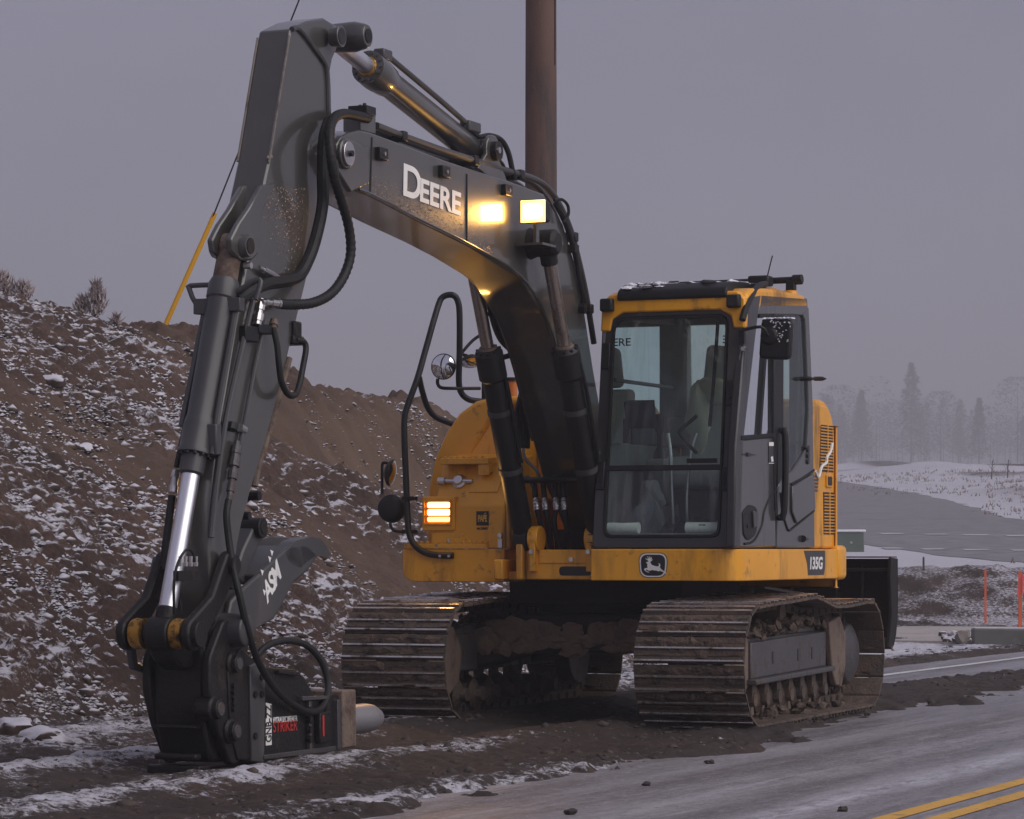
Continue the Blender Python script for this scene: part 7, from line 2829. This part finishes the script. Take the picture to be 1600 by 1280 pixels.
# single clods on the asphalt
CL_ = [(1285, 1128, 0.032, 'largest dark clod on the bare asphalt right of the tracks'), (891, 1271, 0.020, 'dark clod alone on the asphalt near the bottom edge'), (1442, 1096, 0.028, 'dark clod on the road beyond the tracks, nearest the dirt strip'),
       (1355, 1117, 0.019, 'small dark clod between the dirt strip and the largest clod'), (1109, 1192, 0.020, 'small clod at the edge of the dirt in front of the near track'), (1011, 1226, 0.017, 'small clod where the dirt ends below the near track'),
       (1450, 1084, 0.019, 'small clod on the road just behind the one nearest the dirt strip'), (1317, 1266, 0.019, 'lone clod near the yellow centre lines')]
for i, (px, py, s_, lab) in enumerate(CL_):
    Y = FPX * (CAM_H - 0.01) / (py - HORIZ)
    p = W(px, py, Y)
    x = MB()
    x.blob((0, 0, s_ * 0.5), (s_ * 1.2, s_, s_ * 0.75), i + 60, 2, 0.35)
    o = x.build('dirt_clod', M['dark_clod'], None)
    o.location = (p.x, p.y, max(0.004, ground_z(p.x, p.y)))
    tag(o, lab, 'clod', 'clods dropped on the asphalt')

# ------------------------------------------------------------------ loose pieces become parts of their own
def split_pieces(names):
    for o in [o for o in bpy.data.objects if o.type == 'MESH' and o.name.split('.')[0] in names]:
        me = o.data
        n = len(me.vertices)
        par = list(range(n))
        def find(a):
            while par[a] != a:
                par[a] = par[par[a]]
                a = par[a]
            return a
        for e in me.edges:
            a, b = find(e.vertices[0]), find(e.vertices[1])
            if a != b:
                par[a] = b
        roots = sorted({find(i) for i in range(n)})
        if len(roots) < 2:
            continue
        for r in roots[1:]:
            m2 = me.copy()
            bm = bmesh.new()
            bm.from_mesh(m2)
            bm.verts.ensure_lookup_table()
            bmesh.ops.delete(bm, geom=[v for v in bm.verts if find(v.index) != r], context='VERTS')
            bm.to_mesh(m2)
            bm.free()
            c = o.copy()
            c.data = m2
            C.objects.link(c)
            c.parent = o.parent
        bm = bmesh.new()
        bm.from_mesh(me)
        bm.verts.ensure_lookup_table()
        bmesh.ops.delete(bm, geom=[v for v in bm.verts if find(v.index) != roots[0]], context='VERTS')
        bm.to_mesh(me)
        bm.free()
split_pieces({'coupler_rib', 'cylinder_guard', 'port_block', 'door_frame', 'chain_lug', 'frame_slot', 'idler_guard', 'edge_weld', 'weld_bead', 'pipe_stay',
              'hose_fitting', 'arm_manifold', 'foot_pedal', 'travel_lever', 'coupler_web', 'frame_rib', 'side_vent', 'hose_stay', 'emblem_spike', 'supply_pipe',
              'window_latch', 'louvre_opening', 'cylinder_band', 'mounting_plate', 'lamp_bracket', 'strip_decal', 'kick_panel', 'label_print'})

# ------------------------------------------------------------------ fog
x = MB()
x.box((-420, -210, -1.6), (420, 1310, 60))
hz = x.build('haze', [], None, smooth=False)
hm = bpy.data.materials.new('haze')
hm.use_nodes = True
hm.node_tree.nodes.clear()
ho = hm.node_tree.nodes.new('ShaderNodeOutputMaterial')
hv = hm.node_tree.nodes.new('ShaderNodeVolumePrincipled')
hv.inputs['Color'].default_value = (0.90, 0.88, 0.96, 1)
hv.inputs['Density'].default_value = 0.0019
hv.inputs['Anisotropy'].default_value = 0.1
hm.node_tree.links.new(hv.outputs[0], ho.inputs['Volume'])
hz.data.materials.append(hm)
hz['kind'] = 'stuff'
